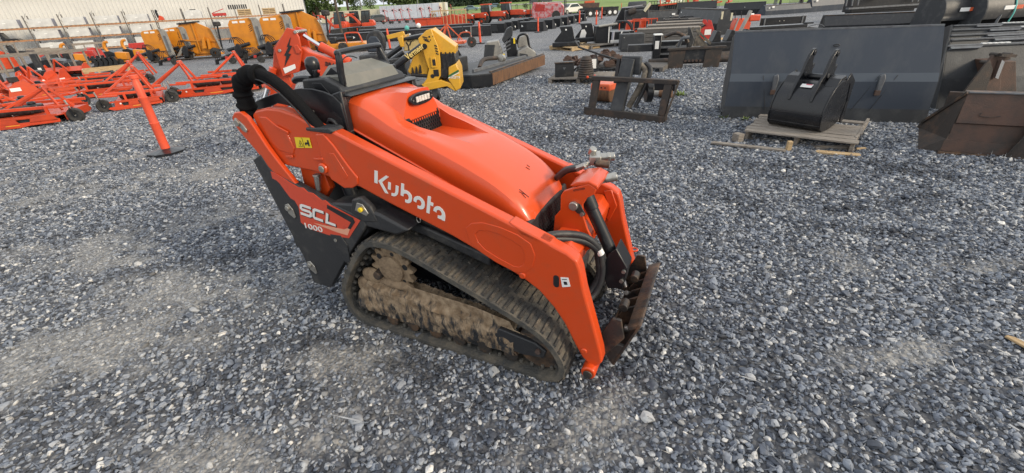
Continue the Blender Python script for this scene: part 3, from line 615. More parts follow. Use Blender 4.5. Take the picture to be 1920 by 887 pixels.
# white cut lettering on the arm
for pl_ in (
    [(-0.279, 0.957), (-0.261, 0.955), (-0.278, 0.891), (-0.296, 0.895)],
    [(-0.218, 0.938), (-0.201, 0.933), (-0.249, 0.902), (-0.225, 0.847), (-0.243, 0.849), (-0.269, 0.907)],
    [(-0.21, 0.908), (-0.196, 0.905), (-0.206, 0.868), (-0.221, 0.871)],
    [(-0.169, 0.896), (-0.153, 0.893), (-0.162, 0.863), (-0.169, 0.85), (-0.18, 0.841), (-0.193, 0.838), (-0.207, 0.84), (-0.203, 0.854), (-0.193, 0.853), (-0.184, 0.855), (-0.178, 0.864)],
    [(-0.134, 0.911), (-0.119, 0.908), (-0.126, 0.879), (-0.111, 0.878), (-0.096, 0.87), (-0.087, 0.856), (-0.088, 0.839), (-0.094, 0.825), (-0.105, 0.816), (-0.117, 0.813), (-0.132, 0.817), (-0.129, 0.831), (-0.119, 0.829), (-0.11, 0.834), (-0.105, 0.843), (-0.106, 0.855), (-0.114, 0.862), (-0.126, 0.861), (-0.133, 0.856), (-0.136, 0.845), (-0.151, 0.849)],
    [(-0.081, 0.83), (-0.078, 0.842), (-0.07, 0.852), (-0.057, 0.857), (-0.043, 0.857), (-0.028, 0.848), (-0.02, 0.835), (-0.02, 0.819), (-0.025, 0.805), (-0.034, 0.796), (-0.046, 0.792), (-0.065, 0.796), (-0.062, 0.81), (-0.052, 0.808), (-0.042, 0.813), (-0.037, 0.823), (-0.04, 0.835), (-0.048, 0.841), (-0.058, 0.839), (-0.064, 0.832), (-0.067, 0.824)],
    [(0.005, 0.866), (0.021, 0.864), (0.014, 0.838), (0.029, 0.834), (0.025, 0.818), (0.01, 0.822), (-0.002, 0.777), (-0.018, 0.781)],
    [(0.023, 0.796), (0.027, 0.808), (0.035, 0.817), (0.047, 0.822), (0.061, 0.821), (0.075, 0.81), (0.084, 0.793), (0.084, 0.777), (0.078, 0.752), (0.062, 0.755), (0.062, 0.758), (0.053, 0.759), (0.041, 0.762), (0.044, 0.776), (0.055, 0.775), (0.065, 0.779), (0.068, 0.788), (0.064, 0.799), (0.057, 0.805), (0.048, 0.804), (0.04, 0.798), (0.039, 0.79)]):
    MB().prism(pl_, -.4040, -.4020).build('white_letter', m_letter, arm0)
# maroon strip with label behind the arm
st = pt('side_strip', MB().prism([(-.30,.80),(.35,.575),(.35,.545),(-.30,.76)], -.334, -.30), m_maroon, bevel=.003)
st2 = MB().prism([(.07,.668),(.21,.618),(.208,.594),(.068,.642)], -.338, -.3345).build('fuse_label', m_letd, st)
MB().prism([(.072,.663),(.12,.646),(.12,.628),(.072,.644)], -.3392, -.3382).build('label_print', m_whi2, st2)
pt('tie_ring', MB().tube([(-.12+.012*math.cos(a*math.pi/4), -.345, .70+.016*math.sin(a*math.pi/4)) for a in range(9)], .003, 6), m_stl)
# hood ---------------------------------------------------------------
def zt(X):
    for (x0, z0), (x1, z1) in zip(HT, HT[1:]):
        if x0 <= X <= x1: return z0+(z1-z0)*(X-x0)/(x1-x0)
    return HT[-1][1]
HT = [(-.52,1.262),(-.44,1.243),(-.36,1.200),(-.28,1.152),(-.20,1.118),(-.10,1.080),(.10,.996),(.22,.938),(.28,.902),(.32,.872),(.36,.835),(.39,.802),(.415,.765),(.43,.735)]
HB = lambda X: 1.100-(X+.52)*.430
def cols(X):
    u = max(0, min(1, (X+.265)/.325)); a, b = .136-.072*u, .150-.030*u
    return [-.25,-.252,-.248,-.238,-.215,-.19,-.168,-(a*.5+.084),-(a+.005),-a,-a*.6,-a*.25,0,b*.25,b*.6,b,b+.005,b*.5+.084,.168,.19,.215,.238,.248,.252,.25]
Xs = [-.52,-.50,-.46,-.42,-.38,-.34,-.30,-.275,-.265,-.24,-.20,-.15,-.10,-.05,0,.05,.10,.16,.22,.26,.30,.33,.36,.385,.405,.42,.43]
rows = []
for X in Xs:
    row = []; top = zt(X); bot = HB(X); wk = 1.0 if X < .3 else 1-.11*((X-.3)/.13)**2.5
    if X > .36: bot = min(bot, .715)
    sh = top-.022; W = .25
    Ys = cols(X)
    for i, Y in enumerate(Ys):
        a = abs(Y)
        k = min(i, len(Ys)-1-i)
        if k == 0: z = bot
        elif k == 1: z = bot+(sh-bot)*.30
        elif k == 2: z = bot+(sh-bot)*.62
        elif k == 3: z = bot+(sh-bot)*.88
        elif k == 4: z = sh+.004
        elif k == 5: z = top-.009
        else: z = top-.009*(a/.19)**2
        if -.30 < X < .05 and 5 <= k <= 8: z -= .020*max(0, 1-abs(X+.2)/.25)*(.4 if k == 5 else 1)
        if X < -.262 and k >= 6:      # lamp pod
            wd = .04+.066*(X+.52)/.25; pod = 1.243+.010*(1-(a/.12)**2)-.01*(X+.52)
            f = max(0, min(1, (wd+.03-a)/.03)); z = max(z, z+(pod-z)*f)
        if -.27 < X < .06 and k >= 9:  # recess floor ahead of the vent
            fl = 1.030-.043*(X+.265); z = min(z, fl)
        row.append((X + (.0 if k > 0 else .0), (Y*wk if X > .3 else Y), z))
    rows.append(row)
hood = MB().grid(rows)
pt('hood', hood, m_orhood, smooth=32)
lip = MB()
front = [(x, y*.985, z) for x, y, z in rows[-1]]
lip.grid([rows[-1], [(x-.01, y, z-.012) for x, y, z in rows[-1]], [(x-.05, y*.95, z-.02) for x, y, z in rows[-1]]])
pt('hood_lip', lip, m_orhood, smooth=40)
pt('hood_edge', MB().tube([(x, -.253, HB(x) if x <= .36 else .715) for x in Xs[:-3]], .006, 6), m_orhood)
pt('hood_edge', MB().tube([(x, .253, HB(x) if x <= .36 else .715) for x in Xs[:-3]], .006, 6), m_orhood)
pt('hood_seal', MB().prism([(-.52,1.085),(.38,.695),(.38,.65),(-.1,.83),(-.52,.99)], -.245, .245), m_blks, bevel=.004)
# honeycomb vent: a perforated panel of hexagons
def honeycomb(name, parent, corner, eu, ev, W, Hh, cell, m, wall=.22, depth=.004):
    """corner + eu*u + ev*v spans W x Hh"""
    eu = Vector(eu).normalized(); ev = Vector(ev).normalized(); en = eu.cross(ev); b = MB(); r = cell/2; dx = cell; dy = cell*.866
    ny = int(Hh/dy)+1; nx = int(W/dx)+1; c0 = Vector(corner)
    for j in range(ny):
        for i in range(nx):
            cx = i*dx+(dx/2 if j % 2 else 0)+r; cy = j*dy+r
            if cx > W-r*.6 or cy > Hh-r*.6: continue
            vs = []
            for rad in (r*1.155, r*1.155*(1-wall)):
                for d in (0, -depth):
                    for k in range(6):
                        a = math.pi/6+k*math.pi/3; q = c0+eu*(cx+rad*math.cos(a))+ev*(cy+rad*math.sin(a))+en*d; vs.append(q)
            fs = []
            for k in range(6):
                l = (k+1) % 6; fs += [(k, l, 12+l, 12+k), (12+k, 12+l, 18+l, 18+k)]
            b.add(vs, fs)
    o = b.build(name, m, parent); return o
hv = pt('hood_vent', MB().add([(-.2605,-.134,1.026),(-.2605,.148,1.026),(-.2715,.148,1.128),(-.2715,-.134,1.128)], [(0,1,2,3)]), m_letd)
honeycomb('vent_mesh', hv, (-.2555, -.134, 1.028), (0,1,0), (-.11,0,1), .285, .100, .0200, m_blks)
ct = MB(); 
for i in range(20):
    a = 2*math.pi*i/20
bez = [(.095*math.copysign(abs(math.cos(R(a)))**.8, math.cos(R(a))), .030*math.copysign(abs(math.sin(R(a)))**.75, math.sin(R(a)))) for a in range(0, 360, 15)]
wlp = pt('work_lamp', MB().prism([(y+.0, z+1.208) for y, z in bez], -.268, -.250, 'x'), m_blks, bevel=.004)
for i in range(5):
    MB().bx(-.2495,-.246, -.056+i*.0235, -.0355+i*.0235, 1.195, 1.222).build('led_lens', m_lens, wlp, bevel=.003)
for y in (-.078, .078): MB().cyl((-.251, y, 1.208), (-.247, y, 1.208), .005, n=8).build('screw', m_stl, wlp)
# scratches on the nose of the hood
for (x, y0, x2, y2) in ((.35,-.175,.372,-.15),(.36,-.17,.38,-.168),(.345,-.16,.385,-.145),(.30,.02,.318,.028),(.295,.045,.31,.048)):
    sc_ = MB().bar((x, y0, zt(x)-.006*(abs(y0)/.19)**2+.0016), (x2, y2, zt(x2)-.006*(abs(y2)/.19)**2+.0016), .0022, .002)
    pt('scratch', sc_, m_blks, label='dark scratches on the nose of the hood')
# front grille below the nose
gf = pt('front_grille', MB().prism([(.30,.69),(.42,.728),(.43,.72),(.455,.50),(.40,.45),(.30,.45)], -.262, .262), m_blkd, bevel=.004)
honeycomb('grille_mesh', gf, (.4535, -.155, .540), (0,1,0), (-.1136,0,1), .36, .165, .0235, m_blks, wall=.25)
MB().add([(.4512,-.150,.545),(.4512,.20,.545),(.4324,.20,.708),(.4324,-.150,.708)], [(0,1,2,3)]).build('grille_opening', m_letd, gf)
# cowl and console behind the hood
pt('cowl', MB().prism([(-.60,.98),(-.60,1.235),(-.545,1.268),(-.485,1.268),(-.46,1.258),(-.515,1.252),(-.515,1.05)], -.275, .275), m_blks, bevel=.012)
pt('cowl_flange', MB().prism([(-.56,.90),(-.56,1.27),(-.50,1.285),(-.50,.88)], -.29, -.255), m_blks, bevel=.006)
pt('cowl_flange', MB().prism([(-.56,.90),(-.56,1.25),(-.50,1.265),(-.50,.88)], .255, .29), m_blks, bevel=.006)
con = pt('console', MB().prism([(-.80,1.27),(-.79,1.325),(-.64,1.335),(-.55,1.30),(-.53,1.27),(-.56,1.21),(-.74,1.20)], -.245, .245), m_blkd, bevel=.008)
MB().prism([(-.72,1.312),(-.66,1.312),(-.615,1.262),(-.69,1.245)], -.249, -.2445).build('console_panel', m_blks, con, bevel=.002)
cp = MB()
v = [(-.535,-.195,1.270),(-.535,.215,1.262),(-.560,-.205,1.338),(-.560,.185,1.340),(-.635,-.125,1.385),(-.640,.115,1.385),(-.72,-.12,1.375),(-.72,.12,1.375),(-.70,-.205,1.33),(-.70,.205,1.33)]
cp.add(v, [(0,1,3,2),(2,3,5,4),(4,5,7,6),(2,4,6,8),(3,9,7,5),(0,2,8),(1,9,3)])
o = pt('console_cover', cp, m_gry); q = o.modifiers.new('thickness', 'SOLIDIFY'); q.thickness = .004; q = o.modifiers.new('bevel', 'BEVEL'); q.width = .003
pt('console_core', MB().prism([(-.70,1.325),(-.63,1.375),(-.562,1.33),(-.54,1.27),(-.7,1.27)], -.19, .19), m_blks)
pt('cable', MB().tube([(-.68,-.06,1.392),(-.69,-.02,1.405),(-.69,.02,1.405),(-.68,.05,1.392)], .003, 6, 3), m_blks)
gr_ = pt('grab_rail', MB().tube([(-.555,-.205,1.30),(-.552,-.205,1.355),(-.545,-.205,1.405),(-.55,-.20,1.435),(-.565,-.185,1.442),(-.60,0,1.445),(-.64,.185,1.442),(-.65,.20,1.43),(-.635,.205,1.39),(-.61,.205,1.34)], .014, 12, 4), m_blks, smooth=60)
MB().prism([(-.575,1.29),(-.575,1.36),(-.562,1.445),(-.530,1.445),(-.535,1.38),(-.54,1.29)], -.212, -.206).build('rail_plate', m_blks, gr_, bevel=.004)
MB().prism([(-.66,1.30),(-.675,1.40),(-.67,1.45),(-.64,1.45),(-.60,1.34),(-.60,1.30)], .200, .214).build('rail_plate', m_blks, gr_, bevel=.004)
js = pt('joystick', MB().lathe([(0,.05),(.018,.048),(.032,.034),(.036,.012),(.033,-.012),(.022,-.035),(.019,-.05),(.022,-.058)], (-.775,-.17,1.375), 'z', 20).lathe([(.02,0),(.03,-.02),(.036,-.04),(.04,-.05)], (-.775,-.17,1.325), 'z', 16), m_blks, smooth=50)
MB().sph((-.748,-.192,1.350), .0085, 10).build('red_button', m_btn, js, smooth=60)
MB().sph((-.733,-.176,1.355), .0085, 10).build('red_button', m_btn, js, smooth=60)
MB().box((-.745,-.185,1.35), (.02,.03,.03)).build('switch_pod', m_blks, js, bevel=.003)
pt('drive_lever', MB().tube([(-.885,-.21,1.313),(-.86,-.215,1.322),(-.80,-.215,1.326),(-.768,-.21,1.322)], lambda t: .0165, 12, 4).tube([(-.785,-.205,1.32),(-.770,-.19,1.29),(-.765,-.18,1.26)], .010, 10), m_blks, smooth=50)
pt('switch_box', MB().box((-.66,.24,1.30), (.10,.06,.07)), m_blks, bevel=.006)
# black curved guard over the operator platform
ga = [(-1.165,1.165),(-1.16,1.205),(-1.10,1.225),(-1.03,1.245),(-.94,1.265),(-.85,1.28),(-.76,1.293),(-.67,1.293),(-.60,1.282),(-.54,1.262),(-.505,1.23),(-.50,1.16),(-.50,1.06),(-.52,1.0),(-.56,1.0),(-.60,1.05),(-.66,1.08),(-.75,1.12),(-.80,1.17),(-.86,1.205),(-.95,1.215),(-1.03,1.19),(-1.10,1.16),(-1.14,1.14)]
for s_ in (-1, 1):
    g_ = pt('operator_guard', MB().prism(ga, s_*.300, s_*.288), m_blks, bevel=.003)
    MB().prism([(-.66,1.17),(-.56,1.19),(-.52,1.16),(-.52,1.02),(-.60,.99),(-.64,1.08)], s_*.3015, s_*.287).build('cutout_shadow_gap', m_letd, g_)
    MB().tube([(-.62,s_*.303,1.11),(-.60,s_*.304,1.15),(-.56,s_*.304,1.13),(-.57,s_*.304,1.06)], .010, 8, 3).build('cable', m_blkd, g_)
    MB().cyl((-.70,s_*.300,1.185), (-.70,s_*.303,1.185), .006, n=8).build('screw', m_stl, g_)
pt('inner_bulkhead', MB().prism([(-.86,.90),(-.86,1.19),(-.56,1.25),(-.53,.95)], -.27, .27), m_letd, bevel=.01)
pt('rear_pad', MB().prism([(-.98,.90),(-1.02,1.10),(-.98,1.12),(-.86,1.16),(-.86,.90)], -.25, .25), m_blks, bevel=.02)
# padded hose loop over the near arm
loop = [(-1.085,-.37,1.15),(-1.098,-.37,1.19),(-1.088,-.37,1.23),(-1.09,-.37,1.27),(-1.075,-.37,1.315),(-1.03,-.37,1.352),(-.97,-.37,1.368),(-.91,-.37,1.365)]
def wr(tt): return .043+.004*math.sin(tt*34)+.003*math.sin(tt*61+1)
sv = pt('padded_sleeve', MB().tube(loop, wr, 18, 7), m_fab, smooth=70)
gu = [(-.97,1.395),(-.90,1.395),(-.83,1.372),(-.76,1.328),(-.70,1.275),(-.64,1.212),(-.59,1.153),(-.55,1.105),(-.61,1.105),(-.645,1.160),(-.70,1.222),(-.765,1.280),(-.835,1.322),(-.90,1.343),(-.96,1.345)]
pt('hose_guard', MB().prism(gu, -.400, -.350), m_fab, bevel=.014)
pt('guard_piping', MB().tube([(a+.004,-.404,b-.006) for a, b in [(-.95,1.358),(-.89,1.352),(-.83,1.328),(-.76,1.284),(-.70,1.230),(-.645,1.170),(-.618,1.125)]], .0035, 6, 3), m_blkd)
pt('guard_foot', MB().prism([(-.66,1.118),(-.655,1.135),(-.50,1.14),(-.48,1.125),(-.50,1.112)], -.408, -.330), m_blkd, bevel=.006)
# front cross member, tilt cylinder and hydraulics -----------------------------------------
pt('cross_member', MB().prism([(.50,.50),(.49,.60),(.53,.66),(.62,.66),(.66,.60),(.64,.50)], -.335, .335), m_or, bevel=.008)
BR = [(.49,.60),(.50,.71),(.528,.745),(.530,.82),(.545,.845),(.60,.87),(.66,.893),(.695,.872),(.685,.845),(.655,.825),(.636,.79),(.636,.74),(.66,.67),(.70,.59),(.66,.55),(.52,.55)]
for y in (-.10, .06):
    br = pt('cylinder_bracket', MB().prism(BR, y, y+.018 if y > 0 else y-.014), m_or, bevel=.004)
br0 = [o for o in L.children if o.name.startswith('cylinder_bracket')][0]
pt('bracket_cap', MB().prism([(.57,.872),(.60,.893),(.66,.905),(.70,.888),(.70,.868),(.66,.888),(.60,.872)], -.114, .078), m_or, bevel=.005)
MB().prism([(.575,.775),(.60,.80),(.625,.79),(.65,.745),(.643,.733),(.61,.745)], -.118, -.1135).build('pin_lock', m_wear, br0, bevel=.002)
MB().cyl((.595,-.114,.782), (.595,-.135,.782), .021, n=18).build('pin_head', m_stl, br0, bevel=.003)
MB().cyl((.635,-.114,.745), (.635,-.128,.745), .010, n=8).build('bolt', m_stl, br0)
rect_frame(MB(), [(.59,.856),(.64,.873),(.642,.866),(.592,.849)], [(.592,.854),(.638,.870),(.640,.867),(.594,.851)], -.1155, -.114).build('pressed_slot', m_letd, br0)
tc_ = pt('tilt_cylinder', MB().cyl((.628,-.02,.78), (.765,-.02,.50), .030, n=20).cyl((.62,-.02,.80), (.655,-.02,.73), .036, .033, n=20).cyl((.76,-.02,.51), (.80,-.02,.42), .033, n=20), m_blks, bevel=.003)
MB().cyl((.795,-.02,.43), (.835,-.02,.33), .016).build('cylinder_rod', m_chr, tc_)
sh_ = pt('cylinder_shield', MB().prism([(.755,.53),(.79,.568),(.85,.47),(.835,.355),(.765,.335),(.728,.425)], -.075, -.068).prism([(.79,.568),(.85,.47),(.835,.355),(.828,.355),(.842,.468),(.784,.560)], -.07, .035), m_blks, bevel=.003)
for x, z in ((.835,.455), (.828,.40)): MB().cyl((x,-.076,z), (x,-.088,z), .010, n=8).build('bolt', m_stl, sh_)
for k, off in enumerate((0, .026)):
    hp = [(.46,-.30,.66),(.52,-.30,.700-off*.6),(.585,-.24,.695-off),(.655,-.16,.655-off),(.705,-.12,.595-off*.7),(.728-off*.6,-.10,.52),(.735-off*.5,-.10,.42),(.715-off,-.13,.33),(.66,-.2,.30),(.60,-.24,.36)]
    hz = pt('hydraulic_hose', MB().tube(hp, .0165, 12, 5), m_blkd, smooth=60)
pt('hose_tag', MB().cyl((.716,-.112,.572), (.728,-.106,.545), .0178, n=12), m_whi2)
pt('hose_ring', MB().tube([(.50+.02*math.cos(a*.7854),-.31,.675+.02*math.sin(a*.7854)) for a in range(9)], .006, 8), m_or)
for k in range(3):
    pt('hydraulic_hose', MB().tube([(.36,.33-.04*k,.74),(.42,.26-.05*k,.80),(.48,.22-.05*k,.835+.01*k),(.545,.19-.05*k,.862+.01*k)], .016, 10, 4), m_blkd, smooth=60)
    pt('hose_fitting', MB().cyl((.54,.192-.05*k,.86+.01*k), (.585,.180-.05*k,.885+.01*k), .017, .012, n=6), m_stl, bevel=.001)
cb = pt('coupler_block', MB().box((.60,.20,.905), (.055,.10,.045), (0,0,.3)).cyl((.575,.215,.92), (.59,.205,.952), .020, n=8), m_stl, bevel=.004)
MB().cyl((.62,.215,.905), (.69,.235,.912), .020, n=16).cyl((.655,.225,.908), (.67,.229,.910), .026, n=6).build('quick_coupler', m_stl, cb, bevel=.002)
MB().cyl((.62,.14,.90), (.685,.15,.895), .018, n=16).build('quick_coupler', m_wear, cb, bevel=.002)
MB().cyl((.61,.165,.895), (.628,.148,.893), .013, n=12).build('fitting_cap', m_blks, cb)
pt('quick_coupler', MB().cyl((.655,.04,.85), (.70,.055,.862), .024, .020, n=6).cyl((.69,.05,.86), (.742,.068,.872), .021, n=18), m_stl, bevel=.002)
pt('far_arm_gusset', MB().prism([(.62,.68),(.665,.69),(.70,.60),(.66,.50),(.645,.52),(.66,.58)], .325, .335), m_or, bevel=.004)
pt('tie_ring', MB().tube([(.80+.02*math.cos(a*.7854),.41+.02*math.sin(a*.7854),.30) for a in range(9)], .005, 8), m_or)
# attachment plate
T1, T0 = (.955, .325), (.850, .050)
ap = pt('attachment_plate', MB().prism([T0, (T0[0]+.012, T0[1]-.004), (T1[0]+.012, T1[1]), T1], -.285, .285), m_wear, bevel=.003)
MB().prism([T1, (T1[0]-.05, T1[1]-.03), (T1[0]-.045, T1[1]-.05), (T1[0]-.008, T1[1]-.03)], -.28, .28).build('top_lip', m_wear, ap, bevel=.003)
MB().prism([T0, (T0[0]-.055, T0[1]+.09), (T0[0]-.035, T0[1]+.14), (T0[0]+.05, T0[1]+.13)], -.285, -.265).build('side_gusset', m_wear, ap, bevel=.003)
MB().prism([T0, (T0[0]-.055, T0[1]+.09), (T0[0]-.035, T0[1]+.14), (T0[0]+.05, T0[1]+.13)], .265, .285).build('side_gusset', m_wear, ap, bevel=.003)
MB().prism([(.845,.055),(.80,.13),(.81,.15),(.86,.09)], -.28, .28).build('lower_ledge', m_wear, ap, bevel=.003)
for y in (-.09, -.01, .07, .16, .24): MB().prism([(.955,.31),(.86,.25),(.83,.20),(.85,.14),(.885,.12)], y-.008, y+.008).build('rib', m_wear, ap, bevel=.002)
for y in (-.13, .13):
    MB().cyl((.86,y-.03,.30), (.86,y+.03,.30), .022, n=16).build('pivot_boss', m_wear, ap, bevel=.003)
    MB().cyl((.87,y,.16), (.90,y,.16), .02, n=12).cyl((.84,y-.02,.20), (.83,y-.05,.22), .013, n=10).build('lock_pin', m_stl, ap, bevel=.002)
pt('tilt_link', MB().prism([(.74,.09),(.80,.08),(.90,.24),(.88,.34),(.84,.34),(.80,.25)], -.30, -.285).prism([(.74,.09),(.80,.08),(.90,.24),(.88,.34),(.84,.34),(.80,.25)], .285, .30), m_wear, bevel=.003)
pt('front_shadow_box', MB().prism([(.38,.25),(.38,.50),(.50,.50),(.60,.36),(.58,.25)], -.19, .19), m_blkd, bevel=.02)

# ---------------------------------------------------------------- field, road, building, racks, trees
def V3(q, dz=0): return Vector((q[0], q[1], q[2]+dz))
def settle(t, loc):
    """puts the thing's empty at loc; its parts were built in world coordinates"""
    loc = Vector(loc); t.location = loc
    def mv(o):
        if o.type == 'MESH': o.data.transform(Matrix.Translation(-loc))
        for k in o.children: mv(k)
    for k in t.children: mv(k)
    return t
near = [(-59.3606, 96.2078, 0), (-45.7586, 108.7344, 0), (-40.9224, 125.1085, 0), (-33.6254, 129.0979, 0), (-17.2963, 115.4707, 0), (-7.9434, 110.0546, 0), (9.2599, 79.4654, 0), (20.7472, 76.1391, 0), (29.9877, 68.1522, 0), (46.2037, 54.031, 0)]
near = [Vector(q) for q in near]
E_ = []
for a, b in zip(near, near[1:]): E_ += [a.lerp(b, k/6) for k in range(6)]
E_.append(near[-1])
def rise(d): return .0185*d
rows = [[(q.x*s_, q.y*s_, .02+rise(q.length*(s_-1))) for q in E_] for s_ in (1, 1.1, 1.25, 1.5, 2, 2.6, 3.4, 4.5, 6, 9)]
m_grass = mat('mown_grass', (.12, .19, .035), .9, col2=(.20, .27, .07), scale=.12, lo=.35, hi=.65, bump=.6, bscale=9, coords='Generated' if False else 'Object')
gf_ = MB().grid(rows).build('grass_field', m_grass, smooth=60, rnorm=False); gf_['kind'] = 'structure'
m_road = mat('pale_road', (.36, .34, .30), .9, col2=(.28, .27, .25), scale=.2)
ra = [Vector(v) for v in ((-26.3335, 70.3884, 0), (-10.6417, 70.4274, 0), (2.615, 70.0332, 0), (12.9284, 70.486, 0), (20.7937, 70.5055, 0))]
rl0, rl1 = [], []
def field_z(x, y):
    r = math.hypot(x, y); az = math.atan2(x, y)
    for a, b in zip(E_, E_[1:]):
        a0, b0 = math.atan2(a.x, a.y), math.atan2(b.x, b.y)
        if a0 <= az <= b0:
            e = a.lerp(b, (az-a0)/(b0-a0)).length; return .02+rise(max(0, r-e))
    return .02
for k in range(25):
    az = -.42+k*.030; d0, d1 = 172, 184
    for lst, d in ((rl0, d0), (rl1, d1)):
        x, y = d*math.sin(az), d*math.cos(az); lst.append((x, y, field_z(x, y)+.12))
rd = MB().grid([rl0, rl1]).build('far_road', m_road, rnorm=False); rd['kind'] = 'structure'

# building and pallet racks share one frame: X along the wall, Y away from the camera
RK = Vector((-42.4258, 40.2604, 0)); RA = 0.4845; RL = 22.817
def rk(x, y, z): return Vector((RK.x+x*math.cos(RA)-y*math.sin(RA), RK.y+x*math.sin(RA)+y*math.cos(RA), z))
m_wall = mat('ribbed_metal_wall', (.66, .65, .61), .55, col2=(.58, .57, .54), scale=.5, lo=.4, hi=.75)
m_roof = mat('dark_metal_roof', (.10, .10, .12), .5)
bd = thing('warehouse', 'long cream metal-sided warehouse with vertical ribs behind the storage racks', 'building', rk(0, 3.0, 0), RA)
x0, x1 = -14.0, RL+2.4
rib = MB(); z1 = 4.75
pts = []; x = x0
while x < x1-.3:
    pts += [(x, 0), (x+.20, 0), (x+.225, -.035), (x+.265, -.035), (x+.29, 0)]; x += .305
pts.append((x1, 0))
rib.grid([[(a, b, 0) for a, b in pts], [(a, b, z1) for a, b in pts]])
wq = rib.build('wall', m_wall, bd)
MB().bx(x0, x1, .005, 14, 0, z1).build('building_body', m_wall, bd)
MB().prism([(x1-.02, 0), (x1+.05, 0), (x1+.05, z1), (x1-.02, z1)], -.06, .2).build('corner_trim', m_edge, bd)
MB().add([(x0-.3,-.35,z1+.02),(x1+.3,-.35,z1+.02),(x1+.3,7,z1+2.2),(x0-.3,7,z1+2.2),(x0-.3,14.3,z1+.02),(x1+.3,14.3,z1+.02)], [(0,1,2,3),(3,2,5,4),(1,5,2),(0,3,4)]).build('roof', m_roof, bd)
MB().bx(x0-.3, x1+.3, -.40, -.30, z1-.12, z1+.06).build('gutter', m_roof, bd)

rack = thing('pallet_rack', 'long orange-beamed steel pallet rack standing along the cream warehouse wall', 'storage rack', rk(0, 0, 0), RA)
NB = 12; BW = (RL+4)/NB; LV = [.15, 1.13, 2.03]
up = MB()
ub = MB(); 
for y in (0, 1.05): ub.bx(-.035, .035, y-.03, y+.03, 0, 3.0)
for k in range(6): ub.bar((0, .0 if k % 2 else 1.05, .2+k*.5), (0, 1.05 if k % 2 else 0, .7+k*.5-.02), .02)
u0 = ub.build('upright_frame', m_rackb, rack); 
for i in range(NB+1):
    if i == 0: u0.location = (-4, 0, 0)
    else:
        c = u0.copy(); COL.objects.link(c); c.location = (-4+i*BW, 0, 0)
bb = MB()
for y in (-.04, 1.06): bb.bx(.04, BW-.04, y-.02, y+.02, -.06, .05)
beam0 = bb.build('shelf_beam', m_rackor, rack)
dk = MB(); 
for k in range(7): dk.bx(.1+k*(BW-.3)/6.3, .2+k*(BW-.3)/6.3, -.0, 1.0, .052, .075)
dk0 = dk.build('shelf_slats', m_wood2, rack)
n = 0
for i in range(NB):
    for z in LV:
        for o in (beam0, dk0):
            if n == 0: c = o
            else: c = o.copy(); COL.objects.link(c)
            c.location = (-4+i*BW, 0, z)
        n += 1
# wrapped white boxes in the racks: (bay, level, width, height)
def wrapped_box(i, lv, wd, h, lab, grp='white wrapped boxes in the racks'):
    t = thing('wrapped_box', lab, 'box', rk(-4+i*BW+.12, .1, LV[lv]+.08), RA, grp)
    b = MB(); seg = 6
    tp = [(.02+wd*k/seg, h+(.03*math.sin(k*1.7+i) if 0 < k < seg else 0)) for k in range(seg+1)]
    b.prism([(.0, 0), (wd+.02, 0)]+tp[::-1], 0, .02); b.build('wrapped_front', m_whi, t, bevel=.01)
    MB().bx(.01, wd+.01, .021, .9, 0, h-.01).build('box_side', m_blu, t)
    MB().bx(wd*.42, wd*.54, -.012, -.001, h*.55, h*.66).build('small_label', m_whi2, t)
    return t
pos = ['far left', 'second', 'third', 'fourth', 'fifth', 'sixth', 'seventh', 'eighth', 'ninth', 'tenth', 'eleventh', 'twelfth']
lvn = ['bottom', 'middle', 'top']
present = {2: [1, 2, 3, 4, 5, 6, 8], 1: [3, 4, 5, 6, 7, 8, 9], 0: [3, 4, 5, 6, 7, 8]}
for lv, bays in present.items():
    for i in bays:
        wrapped_box(i, lv, BW*random.uniform(.62, .74), random.uniform(.58, .66), 'white wrapped box on the %s shelf of the rack, bay %s from the left end' % (lvn[lv], pos[i]))
def rack_thing(name, lab, cat, i, lv, fn, dx=.2, grp=None):
    t = thing(name, lab, cat, rk(-4+i*BW+dx, .1, LV[lv]+.08), RA, grp); fn(t); return t
def black_forks(t):
    for k in range(5): MB().prism([(0,0),(.9,0),(.9,.05),(.08,.06),(.05,.75),(0,.75)], .1+k*.16, .14+k*.16).build('tine', m_blks, t)
    MB().bx(-.02,.06,.05,.85,.2,.3).build('back_bar', m_blks, t)
def black_bucket_s(t):
    MB().prism([(0,0),(1.1,0),(.95,.12),(.3,.18),(.12,.55),(0,.6)], 0, .8).build('shell', m_blks, t, bevel=.01); MB().bx(.0,.1,0,.8,.5,.62).build('top_edge', m_wear, t)
def red_imp(t):
    MB().bx(0,1.2,.1,.7,.1,.35).build('frame', m_red, t, bevel=.01); MB().bar((0,.1,.35),(1.1,.1,.7),.06).build('brace', m_red, t)
    for k in range(4): MB().cyl((.15+k*.3,.1,.1),(.15+k*.3,.1,.0),.04).build('tooth', m_blks, t)
def crate_low(t):
    for k in range(4): MB().bx(0,1.2,0,.03,.02+k*.15,.12+k*.15).build('slat', m_wood2, t)
    for x in (0,.6,1.14): MB().bx(x,x+.06,.03,.08,0,.6).build('post', m_wood2, t)
    MB().bx(.05,1.15,.1,.8,.02,.5).build('load', m_blks, t)
rack_thing('pallet_fork_set', 'set of black fork tines lying high on the top shelf near the left end', 'forks', 1, 2, black_forks)
rack_thing('small_bucket', 'black bucket on the middle shelf at the far left of the rack', 'bucket', 0, 1, black_bucket_s, grp='black attachments in the racks')
rack_thing('small_bucket', 'black bucket on the middle shelf, bay second from the left end', 'bucket', 1, 1, black_bucket_s, grp='black attachments in the racks')
rack_thing('small_bucket', 'black bucket on the middle shelf beside the first white wrapped box', 'bucket', 2, 1, black_bucket_s, grp='black attachments in the racks')
rack_thing('small_bucket', 'black bucket on the bottom shelf, bay second from the left end', 'bucket', 1, 0, black_bucket_s, grp='black attachments in the racks')
